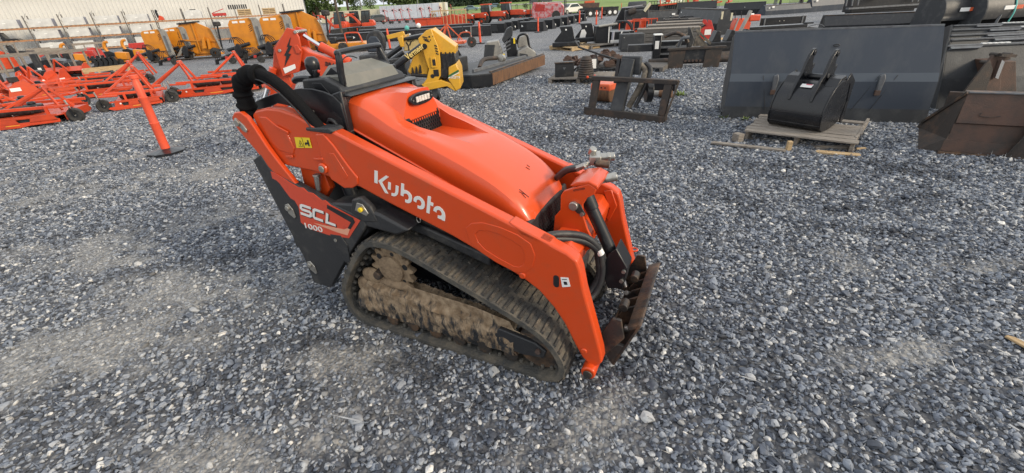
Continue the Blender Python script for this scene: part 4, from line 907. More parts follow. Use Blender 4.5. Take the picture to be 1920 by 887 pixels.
rack_thing('small_bucket', 'black bucket on the bottom shelf beside the first white wrapped box', 'bucket', 2, 0, black_bucket_s, grp='black attachments in the racks')
rack_thing('small_bucket', 'black bucket on the bottom shelf at the far left of the rack', 'bucket', 0, 0, black_bucket_s, grp='black attachments in the racks')
rack_thing('orange_blower', 'small orange and black blower standing on the top shelf', 'blower', 7, 2, lambda t: (MB().prism([(0,0),(.5,0),(.45,.3),(.2,.42)],.1,.5).build('housing', m_or2, t, bevel=.02), MB().tube([(.1,.3,.2),(.05,.3,.7),(.15,.3,.85)], .1, 10, 3).build('chute', m_blks, t)))
rack_thing('red_implement', 'red implement frame lying on the top shelf of the rack', 'implement', 9, 2, red_imp)
rack_thing('slatted_crate', 'pale slatted crate on the top shelf near the right end', 'crate', 10, 2, crate_low, grp='slatted crates in the racks')
rack_thing('slatted_crate', 'pale slatted crate at the right end of the top shelf', 'crate', 11, 2, crate_low, grp='slatted crates in the racks')
rack_thing('slatted_crate', 'pale slatted crate on the middle shelf near the right end', 'crate', 10, 1, crate_low, grp='slatted crates in the racks')
rack_thing('fork_rack', 'long row of black tines stacked above the slatted crates', 'forks', 10, 2, lambda t: [MB().bx(-.6+k*.19,-.48+k*.19,0,.7,.62,1.0).build('tine', m_blks, t) for k in range(9)], dx=.1)
rack_thing('tarped_box', 'low white box with a black tarp end on the top shelf', 'box', 8, 2, lambda t: (MB().bx(.1,1.2,.1,.8,.58,.72).build('lid', m_whi, t, bevel=.02), MB().bx(.4,.9,.1,.5,.72,.78).build('black_tarp', m_blks, t)), dx=.3)

# foliage -------------------------------------------------------------------
m_leaf = mat('tree_leaves', (.045, .075, .022), .7, col2=(.10, .14, .045), scale=.9, lo=.35, hi=.65)
m_leafd = mat('dark_conifer_leaves', (.022, .042, .024), .8, col2=(.05, .075, .04), scale=.7, lo=.35, hi=.65)
def leaf_mesh(blobs, n, size):
    b = MB(); tot = sum(r**2 for *_, r in blobs)
    for (cx, cy, cz, r) in blobs:
        for _ in range(int(n*r*r/tot)):
            d = Vector((random.gauss(0,1), random.gauss(0,1), random.gauss(0,1))).normalized()*r*random.uniform(.35, 1.08)
            p_ = Vector((cx, cy, cz))+Vector((d.x, d.y, d.z*.8)); a = Vector((random.gauss(0,1), random.gauss(0,1), random.gauss(0,1))).normalized(); c = a.orthogonal().normalized(); e = a.cross(c); s_ = size*random.uniform(.5, 1.4)
            b.add([p_-c*s_, p_+e*s_*.7, p_+c*s_, p_-e*s_*.6], [(0,1,2,3)])
    return b
def tree(loc, h, w, lab, sparse=False, n=2600, grp=None, rows_=7, low=.18):
    t = thing('broadleaf_tree', lab, 'tree', loc, random.random()*6, grp)
    MB().tube([(0,0,0),(.1,0,h*.25),(0,.1,h*.55),(0,0,h*.85)], lambda u: h*.028*(1-u*.85), 8, 2).build('trunk', m_bark, t)
    blobs = []
    for k in range(rows_*3):
        u = random.random(); z = h*(low+.1+(.86-low)*u); r = w/2*math.sin(math.pi*min(.97, .2+u*.78))**.8; a = random.random()*6.28; q = r*random.uniform(.2, .72)
        br = w*random.uniform(.12, .2)*(.6 if sparse else 1); blobs.append((q*math.cos(a), q*math.sin(a), z, br))
        if k < 9: MB().tube([(0,0,z*.7),(q*.5*math.cos(a),q*.5*math.sin(a),z*.85),(q*math.cos(a),q*math.sin(a),z)], lambda u: h*.008*(1-u*.7), 5).build('limb', m_bark, t)
    leaf_mesh(blobs, n, w*.032).build('crown', m_leaf, t, rnorm=False)
    return t
g_ = Vector((-49.4773, 133.674, 0)); tree((g_.x, g_.y, field_z(g_.x, g_.y)), 17.5, 13.0, 'large full green tree just right of the warehouse corner', n=5200, rows_=12, low=.08)
def up_to(px_az, d): x, y = d*math.sin(px_az), d*math.cos(px_az); return (x, y, field_z(x, y))
AZ = lambda x: math.atan((x-934)/909)
tree(up_to(AZ(640+15), 190), 19, 15, 'thin open-crowned tree behind the light pole', sparse=True, n=1500)
tree(up_to(AZ(668), 210), 6.5, 8, 'low round tree right of the open-crowned tree', n=900)
tree(up_to(AZ(697), 260), 7.5, 10, 'small hazy tree behind the grey trailer', n=900)
tree(up_to(AZ(752), 190), 20, 22, 'wide dark tree above the long white trailer', n=4200, rows_=10, low=.12)
# hedge and conifer belt
def hedge(lab, az0, az1, d, h, n, grp=None):
    t = thing('hedge', lab, 'hedge', up_to((az0+az1)/2, d)); o_ = t.location
    blobs = []
    for k in range(n):
        q = up_to(az0+(az1-az0)*(k+.5)/n, d+random.uniform(-1, 1)); blobs.append((q[0]-o_.x, q[1]-o_.y, q[2]-o_.z+h*.45, h*.62*random.uniform(.85, 1.15)))
    leaf_mesh(blobs, n*170, h*.11).build('foliage', m_leaf, t, rnorm=False)
    b = MB(); 
    for x, y, z, r in blobs: b.cyl((x, y, z-h*.45), (x, y, z), .1, n=5)
    b.build('stems', m_bark, t)
hedge('clipped green hedge running behind the parked cars by the warehouse', AZ(552), AZ(628), 150, 4.2, 22)
cb_ = leaf_mesh([(0,0,10.5-1.4*k+random.uniform(-.3,.3), .8+.42*k) for k in range(8)], 700, .55)
first = None
for k in range(30):
    az = AZ(790)+(AZ(1175)-AZ(790))*k/29; q = up_to(az, 255+random.uniform(-8, 8)); h = random.uniform(.85, 1.2)
    if first is None:
        first = t = thing('conifer', 'dark conifer in the tree belt beyond the field', 'tree', q, 0, 'conifer belt beyond the field')
        cb_.build('crown', m_leafd, t, rnorm=False); MB().cyl((0,0,0),(0,0,9),.25,.08,n=6).build('trunk', m_bark, t)
    else: t = copy_tree(first, q, random.random()*6)
    t.scale = (h*1.15, h*1.15, h)
for k in range(4):
    q = up_to(AZ((905, 935, 985, 1010)[k]), (130, 150, 128, 160)[k])
    t = thing('shrub', 'small bright shrub in the grass field, %s from the left' % ('first second third fourth'.split()[k]), 'shrub', q, 0, 'shrubs in the grass field')
    leaf_mesh([(0,0,.6,.8)], 160, .15).build('foliage', m_leaf, t, rnorm=False)
    MB().cyl((0,0,0),(0,0,.6),.05,n=5).build('stem', m_bark, t)
# light pole, far poles and sign -----------------------------------------------------------------
q = Vector((-10.4667, 31.6576, 0)); t = thing('light_pole', 'tall brown steel light pole on a concrete footing behind the yellow implements', 'light pole', q)
MB().lathe([(0,0),(.45,0),(.45,.22),(.36,.30),(.2,.34),(0,.34)], (0,0,0), 'z', 18).build('footing', m_conc, t, smooth=30)
MB().bx(-.13,.13,-.13,.13,.335,.37).build('base_plate', m_polem, t); MB().cyl((0,0,.36),(0,0,8.5),.085,.06,n=12).build('pole', m_polem, t, smooth=40)
MB().bar((0,0,8.3),(0,-1.4,8.6),.07).build('arm', m_polem, t); MB().box((0,-1.6,8.6),(.35,.7,.16)).build('lamp_head', m_polem, t, bevel=.03)
for px, d, h, lab in ((722, 118, 11, 'tall thin pole between the small tree and the white trailer'), (785, 140, 12, 'thin pole rising above the long white trailer')):
    q = up_to(AZ(px), d); t = thing('utility_pole', lab, 'pole', q); MB().cyl((0,0,0),(0,0,h),.11,.08,n=8).build('shaft', m_pole, t); MB().bar((-.7,0,h-.6),(.7,0,h-.6),.1).build('crossbar', m_pole, t)
q = up_to(AZ(679.5), 128); t = thing('sign_post', 'roadside sign board on a grey post above the excavators', 'sign', q)
MB().cyl((0,0,0),(0,0,6.2),.14,n=8).build('post', m_pole, t); MB().box((0,0,6.9),(3.0,.25,1.5)).build('board', m_trail, t, bevel=.03)

# ---------------------------------------------------------------- marker posts
def marker(loc, h, lab, grp='orange marker posts', lean=(0, 0), wide=.0):
    t = thing('marker_post', lab, 'marker post', loc, random.random()*3, grp)
    MB().lathe([(0,.0),(.24,.0),(.24,.045),(.12,.065),(.06,.08),(0,.08)], (0,0,0), 'z', 8 if wide else 10).build('base', m_blks, t)
    p_ = MB().lathe([(0,.04),(.055,.04),(.055,h*.40),(.058,h*.405),(.058,h*.415),(.052,h*.42),(.052,h*.72),(.055,h*.725),(.055,h*.735),(.047,h*.74),(.047,h*.90),(.040,h*.915),(.040,h*.955),(.052,h*.96),(.052,h),(0,h)], (0,0,0), 'z', 18).build('post', m_post, t, smooth=40)
    p_.rotation_euler = (lean[1], lean[0], 0); return t
marker((-4.8343, 6.0636, 0), 1.06, 'orange plastic marker post on a black base, nearest the camera at left', wide=1)
marker((-0.9942, 23.3987, 0), .98, 'orange marker post in front of the row of black buckets', lean=(.0,0))
marker((2.433, 29.9538, 0), .88, 'orange marker post at the end bucket of the second row, leaning left', lean=(.05,0))
marker((6.4319, 38.2317, 0), .95, 'orange marker post standing alone right of the bucket rows', lean=(.12,0))
marker((6.9867, 34.167, 0), .98, 'orange marker post behind the upright black plates, nearer of two', lean=(.05,0))
marker((9.7483, 45.2909, 0), 1.05, 'orange marker post in front of the flatbed trailer')
marker((21.9319, 85.8003, 0), .95, 'orange marker post at the grass edge, smallest of all')
marker((-5.4432, 23.0933, 0), .93, 'orange marker post between the black seat and the yellow hopper')
marker((10.6602, 39.8909, 0), 1.0, 'orange marker post rising from behind the black side plates')

# ---------------------------------------------------------------- orange rotary cutters
def cutter(loc, rz, Ln, lab, ax=.6, mast=.70, wheels=((1,-.5),), grp='orange rotary cutters on the gravel', rail=True, W=1.4, hk=-1):
    """X runs along the deck side, Y = deck width away from the viewer; ax = where the mast stands, wheels = (end, offset in Y); hk = the side the long braces run to"""
    t = thing('rotary_cutter', lab, 'mower', loc, rz, grp)
    o = [(0,0),(Ln*.90,0),(Ln,.16),(Ln,W-.16),(Ln*.9,W),(0,W)]
    MB().prism(o, .17, .185, 'z').build('deck_plate', m_or2, t, bevel=.004)
    for y, s_ in ((0,-1),(W,1)):
        MB().prism([(-.14,.075),(-.04,.03),(Ln*.50,.03),(Ln*.62,.055),(Ln*.97,.065),(Ln*.97,.125),(Ln*.60,.115),(-.10,.10)], y-.006, y+.006).build('skid_shoe', m_or2, t, bevel=.002)
        MB().prism([(-.14,.075),(-.04,.03),(Ln*.50,.03),(Ln*.62,.055),(Ln*.97,.065),(Ln*.97,.075),(-.1,.07)], y+s_*.006, y+s_*.035).build('shoe_flange', m_or2, t)
        MB().prism([(-.08,.185),(Ln*.96,.185),(Ln*.96,.215),(-.08,.215)], y-.006, y+.006).build('upper_flange', m_or2, t)
        for u0, u1 in ((-.02,.16),(.26,.50),(.62,.95)): MB().prism([(Ln*u0,.10),(Ln*u1,.10),(Ln*(u1-.03),.19),(Ln*(u0+.03),.19)], y-.006, y+.006).build('side_web', m_or2, t)
        MB().bx(.02,Ln*.94,y-s_*.06,y-s_*.05,.06,.17).build('dark_interior_panel', m_blkd, t)  # black panel added behind the side windows, stands for the shade inside the deck
    MB().bx(Ln-.005, Ln+.007, .16, W-.16, .06, .20).build('rear_skirt', m_or2, t)
    if rail:
        for y in (.22, W-.22):
            MB().bar((-.12,y,.345),(Ln+.02,y+.03,.315),.05,.055).build('rail', m_or2, t, bevel=.006)
            for x in (.2, Ln*.8): MB().bar((x,y,.18),(x,y,.34),.045).build('rail_post', m_or2, t)
    for s_ in (-.07, .07):
        MB().bar((ax-hk*.22,W/2+s_*3.6,.22),(ax,W/2+s_,mast),.035,.055).build('mast_leg', m_or2, t, bevel=.005)
        MB().bar((ax+hk*(.75 if hk < 0 else .8),W/2+s_*3.6,.28),(ax,W/2+s_,mast-.02),.03,.045).build('long_brace', m_or2, t, bevel=.005)
    MB().prism([(ax-.045,mast-.05),(ax+.045,mast-.05),(ax+.03,mast+.045),(ax-.03,mast+.045)], W/2-.10, W/2+.10).build('top_clevis', m_or2, t, bevel=.012)
    MB().cyl((ax,W/2-.115,mast),(ax,W/2+.115,mast),.014,n=8).build('pin', m_stl, t)
    MB().box((Ln*.5,W/2,.27),(.26,.26,.17)).cyl((Ln*.5,W/2,.34),(Ln*.5,W/2,.41),.07).build('gearbox', m_blks, t, bevel=.03)
    MB().lathe([(0,0),(.07,0),(.09,.05),(.09,.22),(.078,.24),(.078,.27),(.09,.29),(.09,.52),(.07,.57),(0,.57)], (Ln*.1,W*.36,.27), 'x', 16).build('driveline_cover', m_tyre, t, smooth=40)
    MB().cyl((.10,-.007,.155),(.10,-.013,.155),.018,n=8).build('reflector', m_whi2, t); MB().bx(Ln*.34,Ln*.50,-.012,-.007,.045,.085).build('gold_print', m_yel, t)
    MB().bx(Ln*.30,Ln*.38,W*.32,W*.32+.02,.20,.27).build('label', m_whi2, t)
    for (s_, dy) in wheels:
        wx, wy = (Ln+.17 if s_ > 0 else -.20), W*.5+dy; e = Ln if s_ > 0 else 0
        wh = MB().lathe([(.05,-.035),(.115,-.045),(.135,-.03),(.135,.03),(.115,.045),(.05,.035)], (wx,wy,.135), 'y', 22).build('tail_wheel', m_tyre, t, smooth=40)
        MB().cyl((wx,wy-.03,.135),(wx,wy+.03,.135),.052,n=14).build('hub', m_blks, wh); MB().cyl((wx,wy-.036,.135),(wx,wy-.03,.135),.018,n=8).build('axle_nut', m_stl, wh)
        MB().bar((wx,wy-.052,.135),(wx-.03,wy-.052,.29),.012,.04).bar((wx,wy+.052,.135),(wx-.03,wy+.052,.29),.012,.04).build('wheel_fork', m_blks, t)
        MB().cyl((wx-.04,wy,.28),(wx-.06,wy,.43),.018,n=10).build('spindle', m_stl, t)
        MB().bar((e-.1*s_,wy,.31),(wx-.03,wy,.33),.07,.035).build('wheel_arm', m_or2, t, bevel=.006)
    return t
cutter((-9.9113, 8.2514, 0), 0.3629, 1.32, 'orange rotary cutter nearest the camera at the left edge, wheel at its right end', ax=.98, mast=.66, wheels=((1,-.55),))
cutter((-10.0851, 9.4016, 0), 1.5018, 1.40, 'orange rotary cutter just behind the nearest one, its mast folded low', ax=.3, mast=.48, wheels=((1,-.50),))
cutter((-8.5173, 9.8539, 0), 0.6004, .86, 'short orange rotary cutter right behind the tilted marker post, wheels at both ends', ax=.52, mast=.80, wheels=((1,-.5),(1,-.2),(-1,-.62)))
cutter((-11.2666, 12.0527, 0), 0.5629, 1.25, 'orange rotary cutter half hidden behind the cutter by the marker post', ax=1.25, mast=.76, wheels=((1,-.3),))
cutter((-12.9711, 14.0261, 0), 0.4273, 1.6, 'orange rotary cutter farthest back in the left group, highest mast', ax=1.65, mast=.88, wheels=((1,-.4),))
cutter((-7.8867, 11.1405, 0), 0.3076, 1.75, 'long orange rotary cutter left of the black padded sleeve, wheel at its left end', ax=-.02, mast=.78, wheels=((-1,-.55),), hk=-1)
cutter((-8.1032, 12.5218, 0), 0.367, 1.3, 'orange rotary cutter mostly hidden by the black padded sleeve', ax=.78, mast=.84, wheels=())
cutter((-13.4058, 12.3401, 0), 0.8511, 1.5, 'orange rotary cutter behind the two nearest ones at the left edge', ax=.5, mast=.62, wheels=((1,-.4),))
# orange tillers and other three-point tools, wooden crates on the left --------------------------------
def tiller(loc, rz, lab, W=1.5, grp='orange tillers and rear tools', h=.75):
    t = thing('rotary_tiller', lab, 'tiller', loc, rz, grp); t.scale = (.85, .85, .72)
    MB().prism([(0,.25),(.12,.05),(.62,.05),(.75,.2),(.70,.45),(.50,h),(.30,h-.05),(.10,.55)], 0, .02).build('end_plate', m_or2, t, bevel=.004)
    MB().prism([(0,.25),(.12,.05),(.62,.05),(.75,.2),(.70,.45),(.50,h),(.30,h-.05),(.10,.55)], W, W+.02).build('end_plate', m_or2, t, bevel=.004)
    MB().prism([(.08,.45),(.34,.62),(.62,.52),(.72,.22),(.74,.23),(.64,.55),(.34,.66),(.06,.47)], .02, W).build('hood_plate', m_or2, t)
    MB().cyl((.38,.02,.25),(.38,W,.25),.06,n=10).build('rotor', m_blks, t)
    for k in range(8): MB().bar((.38,.1+k*(W-.2)/7,.25),(.38+.2*math.cos(k),.1+k*(W-.2)/7,.25+.2*math.sin(k)),.02,.05).build('tine', m_blks, t)
    MB().box((.35,W/2,.75),(.25,.25,.2)).build('gearbox', m_blks, t, bevel=.02)
    for s_ in (-.3,.3): MB().bar((.1,W/2+s_,.45),(.0,W/2,1.05),.05).build('mast_leg', m_or2, t)
    MB().bx(.1,.34,-.008,-.001,.40,.52).build('label', m_whi2, t)
    return t
tiller((-12.9943, 12.0018, 0), 1.4096-.5, 'orange tiller with white label near the left edge behind the cutters')
tiller((-13.9004, 13.8798, 0), 1.4906-.4, 'orange tiller with white label right of the wooden crate', W=1.7, h=.85)
tiller((-13.439, 13.9991, 0), 1.4019+.3, 'orange tiller with label angled towards the marker post', W=1.4, h=.9)
tiller((-15.4881, 17.1702, 0), 1.7002, 'orange tiller beside the low wooden frame', W=1.6, h=.8)
tiller((-14.6029, 12.8536, 0), 1.2249, 'orange tiller at the very left edge of the picture', W=1.6)
def crate(loc, rz, lx, ly, lz, lab, name='open_crate', m=None, load=None, grp='open wooden crates on the left', slats=3):
    m = m or m_wood; t = thing(name, lab, 'crate', loc, rz, grp); s_ = .06
    for x in (0, lx-s_):
        for y in (0, ly-s_): MB().bx(x,x+s_,y,y+s_,0,lz).build('corner_post', m, t, bevel=.004)
    for y in (-.02, ly-.0): 
        MB().bx(0,lx,y,y+.02,lz-.10,lz).build('top_rail', m, t); MB().bx(0,lx,y,y+.02,.02,.12).build('bottom_rail', m, t)
    for x in (-.02, lx): MB().bx(x,x+.02,0,ly,lz-.1,lz).build('side_rail', m, t)
    for k in range(1, slats): MB().bx(lx*k/slats-.03,lx*k/slats+.03,-.022,-.002,.0,lz).build('slat', m, t)
    MB().bx(0,lx,0,ly,.10,.13).build('floor', m, t)
    if load: MB().prism([(.1,.13),(lx-.15,.13),(lx-.25,lz*.6),(lx*.6,lz*.75),(.25,lz*.55)], .12, ly-.12).build('load', load, t, bevel=.03)
    return t
crate((-18.2833, 17.2236, 0), 0.2935, 2.2, 1.0, 1.0, 'large open crate of black and orange parts near the left edge', load=m_blks)
crate((-14.5278, 16.1762, 0), 0.6373, 1.25, .8, .42, 'low pale frame crate behind the orange cutters', load=m_blks, m=m_wood2)
crate((-24.1422, 27.0307, 0), 1.0436, 1.5, 1.0, 1.0, 'open crate of red parts in front of the rack', load=m_red)
crate((-23.1573, 23.7476, 0), 1.0969, 1.2, .9, .9, 'open crate of dark parts behind the largest crate', load=m_blkd)
crate((-24.6064, 22.4436, 0), 1.3231, 1.6, 1.0, 1.3, 'tall open crate of orange parts at the left edge', load=m_or2)
crate((-29.5842, 29.8168, 0), 0.8057, 1.1, .9, .8, 'small open crate right at the rack foot', load=m_red)
for q, lab in (((-16.1537, 16.4315, 0), 'upright black sleeve with a white label beside the large crate'), ((-17.3638, 19.061, 0), 'upright black post with a white label on the gravel behind the tillers'), ((-17.3995, 16.0838, 0), 'upright dark post at the left edge beside the large crate')):
    t = thing('upright_post', lab, 'post', q, .3, 'upright black posts'); MB().bx(-.09,.09,-.06,.06,0,1.0).build('post', m_blkd, t, bevel=.01); MB().bx(-.05,.05,-.066,-.061,.25,.55).build('label', m_whi2, t); MB().bx(-.12,.12,-.1,.1,0,.05).build('foot', m_blks, t)
# red and black things on the ground before the rack
for k, (q, lab) in enumerate((((-26.4337, 28.2039, 0), 'red seeder in front of the bottom shelf, left of the wood chipper'), ((-23.2338, 25.5708, 0), 'red seeder beside the yellow chipper hopper'), ((-26.8852, 34.409, 0), 'red implement behind the yellow-orange chipper'))):
    t = thing('seeder', lab, 'seeder', q, RA, 'red seeders'); t.scale = (.9, .9, .8); MB().prism([(0,.3),(1.2,.3),(1.1,.8),(.1,.8)], 0, .6).build('hopper', m_red, t, bevel=.01)
    for x in (.2,.6,1.0): MB().lathe([(0,-.02),(.2,-.02),(.2,.02),(0,.02)], (x,-.05,.2), 'y', 14).build('disc', m_blks, t)
    MB().bx(0,1.2,.6,.66,.25,.35).build('frame', m_blks, t)
def chipper(q, rz, lab):
    t = thing('wood_chipper', lab, 'wood chipper', q, rz, 'wood chippers'); t.scale = (.75, .75, .68)
    MB().prism([(0,.3),(.5,.25),(.55,.8),(.3,.95),(-.05,.9)], 0, .7).build('housing', m_blks, t, bevel=.02)
    MB().prism([(.45,.35),(1.1,.28),(1.15,.75),(.55,.85)], .05, .65).build('infeed_hopper', m_yor, t, bevel=.02)
    MB().tube([(.1,.35,.85),(.0,.35,1.2),(.1,.35,1.5),(.3,.35,1.55)], .10, 10, 3).build('discharge_chute', m_yor, t, smooth=50)
    MB().bx(-.2,1.2,.1,.6,.12,.24).build('frame', m_yor, t)
    for y in (-.05,.75): MB().lathe([(0,-.05),(.2,-.05),(.2,.05),(0,.05)], (.7,y,.2), 'y', 16).build('wheel', m_tyre, t)
chipper((-20.0534, 24.0016, 0), RA-.2, 'yellow-orange wood chipper with black body right of the crates')
chipper((-20.3239, 25.5735, 0), RA-.1, 'yellow-orange wood chipper standing nearest the folded mowers')
chipper((-22.7592, 24.6427, 0), RA, 'yellow-orange chipper partly hidden by the black post')
for k in range(5):
    q = Vector((-20.1994, 22.7868, 0)).lerp(Vector((-19.7346, 23.4042, 0)), k/4)
    t = thing('shovel_bucket', 'small black digging bucket by the chippers, %s from the left in its row' % ('first second third fourth fifth'.split()[k]), 'bucket', q, RA, 'small digging buckets before the rack')
    MB().prism([(0,0),(.42,0),(.5,.2),(.42,.38),(.3,.4),(.36,.22),(.3,.06),(0,.05)], 0, .5).build('shell', m_blks, t); MB().bx(.1,.2,.15,.35,.3,.5).build('ear', m_blks, t)

# ---------------------------------------------------------------- big yellow-orange batwing mowers, wings folded
def batwing(q, rz, lab, kind, sc=1.0):
    """kind 0: narrow end-on wing with hazard print and grey edge; kind 1: wide deck showing its ribbed top"""
    t = thing('folding_mower', lab, 'mower', q, rz, 'folded yellow-orange batwing mowers'); t.scale = (sc,)*3
    if kind == 0:
        o = [(.0,.35),(.0,1.75),(.14,1.95),(1.15,2.02),(1.25,1.9),(1.25,.45),(1.1,.3)]
        MB().prism(o, 0, .07).build('wing_deck', m_yor, t, bevel=.01)
        MB().prism([(1.25,.5),(1.25,1.9),(1.15,2.02),(1.5,2.02),(1.62,1.85),(1.62,.3),(1.45,.1)], -.10, .02).build('wing_skirt', m_gryp, t, bevel=.01)
        MB().bx(1.36,1.5,-.115,-.10,.6,1.6).build('worn_strip', m_edge, t)
        for x in (.25,.62): MB().bx(x,x+.27,-.008,-.001,1.80,1.90).build('white_label', m_whi2, t)
        for k in range(4): MB().prism([(1.0+.0*k,1.35+.09*k),(1.14,1.43+.09*k),(1.14,1.47+.09*k),(1.0,1.39+.09*k)], -.006, -.001).build('chevron', m_letd, t)
    else:
        o = [(.0,.3),(.05,1.8),(.25,2.05),(1.3,2.1),(1.95,1.75),(2.15,1.2),(2.3,.5),(2.0,.30)]
        MB().prism(o, 0, .07).build('wing_deck', m_yor, t, bevel=.01)
        MB().bar((.1,-.05,1.15),(2.2,-.05,1.0),.06,.09).build('deck_rib', m_yor, t); MB().bar((1.0,-.05,.4),(1.05,-.05,2.05),.06,.07).build('deck_rib', m_yor, t)
        MB().bar((.1,-.05,.7),(.8,-.05,.35),.06,.09).build('deck_rib', m_yor, t)
        MB().prism([(1.25,.6),(1.45,1.25),(1.55,1.25),(1.5,.6)], -.25, -.05).prism([(1.6,.55),(1.7,1.15),(1.8,1.1),(1.75,.55)], -.25, -.05).build('hinge_lug', m_yor, t, bevel=.01)
        MB().prism([(.2,2.04),(1.3,2.10),(1.3,2.18),(.2,2.12)], -.12, .5).build('rubber_flap', m_blks, t)
        MB().bar((2.35,-.1,.3),(2.1,-.1,1.8),.05,.12).build('edge_strip', m_gryp, t)
        MB().prism([(-.55,.05),(-.42,.0),(.25,.65),(.15,.78)], -.45, -.40).build('hazard_board', m_gryp, t)
        MB().lathe([(.0,-.14),(.16,-.14),(.22,-.08),(.22,.08),(.16,.14),(0,.14)], (2.5,.0,1.95), 'z', 18).build('lift_wheel', m_tyre, t)
        MB().bar((2.3,0,.3),(2.5,0,1.9),.08).build('wheel_arm', m_blks, t)
    MB().bx(-.1,1.9 if kind else 1.5,.1,1.1,.15,.30).build('centre_deck', m_yor, t, bevel=.02)
    MB().bx(-.4,2.2 if kind else 1.7,-.5,-.42,.06,.12).build('ground_rail', m_rust2, t)
    MB().cyl((-.3,-.3,.55),(.9,-.3,.80),.09).cyl((-.2,-.15,.5),(.7,-.35,.42),.06).build('driveline', m_blks, t, bevel=.005)
    MB().prism([(.1,.2),(.4,.2),(.5,.7),(.3,.85),(.1,.6)], -.5, -.25).build('gearbox', m_blks, t, bevel=.02)
    for x in ((.2,1.9) if kind else (.3,)):
        MB().lathe([(.1,-.09),(.26,-.09),(.31,-.05),(.31,.05),(.26,.09),(.1,.09)], (x,-.15,.31), 'y', 20).build('wheel', m_tyre, t, smooth=40)
    for k in range(3): MB().tube([(-.1+.1*k,-.3,.9),(.1+.1*k,-.35,1.15),(.35+.12*k,-.35,1.0),(.5+.1*k,-.33,.75)], .02, 6, 3).build('hose', m_blks, t)
    return t
batwing((-17.6528, 23.7085, 0), RA-.35, 'folded mower wing at the far left of the yellow-orange group, end-on', 0, .74)
batwing((-17.1437, 24.3986, 0), RA-.35, 'second folded wing from the left with white labels and grey edge', 0, .76)
batwing((-16.3588, 24.4767, 0), RA-.38, 'wide folded mower deck with hinge lugs, left pair', 1, .80)
batwing((-12.3732, 22.0853, 0), RA-.35, 'folded mower wing left of the raised orange backhoe arm', 0, .86)
batwing((-11.055, 22.2917, 0), RA-.35, 'folded mower wing directly behind the orange backhoe arm', 0, .88)
batwing((-10.5872, 23.2705, 0), RA-.38, 'wide folded mower deck right behind the backhoe arm', 1, .90)
for k, (q, lab) in enumerate((((-15.4411, 21.726, 0), 'black drawbar and hitch gear before the left folded mower'), ((-12.0595, 20.444, 0), 'black wire basket hitch between the two mower pairs'), ((-10.6558, 20.1264, 0), 'black drawbar and hitch gear by the third folded wing'))):
    t = thing('mower_hitch', lab, 'hitch', q, RA-.5, 'mower hitches'); t.scale = (.75, .75, .7)
    MB().bar((-.6,0,.2),(.9,.3,.5),.09).build('drawbar', m_blks, t); MB().cyl((-.2,0,.35),(.5,.1,.55),.07).build('driveline', m_blkd, t)
    for k2 in range(4): MB().tube([(-.5+k2*.12,-.1,.2),(-.4+k2*.12,-.1,.75),(-.1+k2*.12,-.05,.85),(.2+k2*.1,0,.5)], .018, 6, 3).build('hoop', m_blks, t)
    MB().lathe([(0,-.06),(.2,-.06),(.2,.06),(0,.06)], (.5,-.15,.2), 'y', 14).build('wheel', m_tyre, t); MB().prism([(-.6,.0),(-.5,.0),(-.4,.3),(-.5,.3)], -.1,.1).build('jack_foot', m_blks, t)
    MB().prism([(.1,.3),(.25,.3),(.3,.42),(.15,.45)], -.16,-.1).build('red_marker', m_red, t)

# ---------------------------------------------------------------- backhoe attachment behind the loader
BY = 5.2
def W3(pts): return [Vector(q) for q in pts]
bh = thing('backhoe_attachment', 'orange backhoe arm folded upright behind the loader, black lightning bolt on its knuckle', 'backhoe')
def vprism(pts, y0, y1, name, m, parent, **k): return MB().prism([(q[0], q[2]) for q in pts], y0, y1).build(name, m, parent, **k)
kn = [(-2.3001, 5.2, 1.5165), (-2.2152, 5.2, 1.4911), (-2.1963, 5.2, 1.4165), (-2.2045, 5.2, 1.2664), (-2.2985, 5.2, 1.0655), (-2.4924, 5.2, 1.025), (-2.4948, 5.2, 1.1722), (-2.4971, 5.2, 1.3152)]
for y0 in (BY, BY+.24): vprism(kn, y0, y0+.03, 'knuckle_plate', m_or2, bh, bevel=.006)
vprism([(-2.2825, 5.2, 1.4212), (-2.3514, 5.2, 1.3288), (-2.3341, 5.2, 1.3278), (-2.4067, 5.2, 1.2447), (-2.385, 5.2, 1.238), (-2.436, 5.2, 1.1297), (-2.3259, 5.2, 1.2567), (-2.3534, 5.2, 1.2637), (-2.2903, 5.2, 1.3362), (-2.3177, 5.2, 1.3431)][:10], BY-.006, BY-.001, 'lightning_bolt', m_letd, bh)
vprism([(-2.4588, 5.2, 1.1141), (-2.3156, 5.2, 1.151), (-2.3168, 5.2, 1.1062), (-2.4522, 5.2, 1.0571)], BY-.006, BY-.001, 'warning_label', m_whi2, bh)
for q in ((-2.2155, 5.2, 1.4702), (-2.4383, 5.2, 1.2956), (-2.2475, 5.2, 1.3014)): MB().cyl((q[0],BY-.012,q[2]), (q[0],BY+.28,q[2]), .017, n=14).build('pin', m_stl, bh, bevel=.003)
vprism([(-2.273, 5.2, 1.3352), (-2.2293, 5.2, 1.3436), (-2.1998, 5.2, 1.2825), (-2.2325, 5.2, 1.2515), (-2.2644, 5.2, 1.2642)], BY-.016, BY-.001, 'pin_boss', m_or2, bh, bevel=.004)
vprism([(-2.3291, 5.2, 1.4973), (-2.2929, 5.2, 1.4639), (-2.4865, 5.2, 1.2929), (-2.5319, 5.2, 1.3171)], BY+.04, BY+.22, 'link', m_or2, bh, bevel=.006)
vprism([(-2.5319, 5.2, 1.3171), (-2.4691, 5.2, 1.2919), (-2.4422, 5.2, 0.9295), (-2.6023, 5.2, 0.669), (-2.7897, 5.2, 0.7107), (-2.6341, 5.2, 1.0559)], BY+.06, BY+.20, 'dipper', m_or2, bh, bevel=.012)
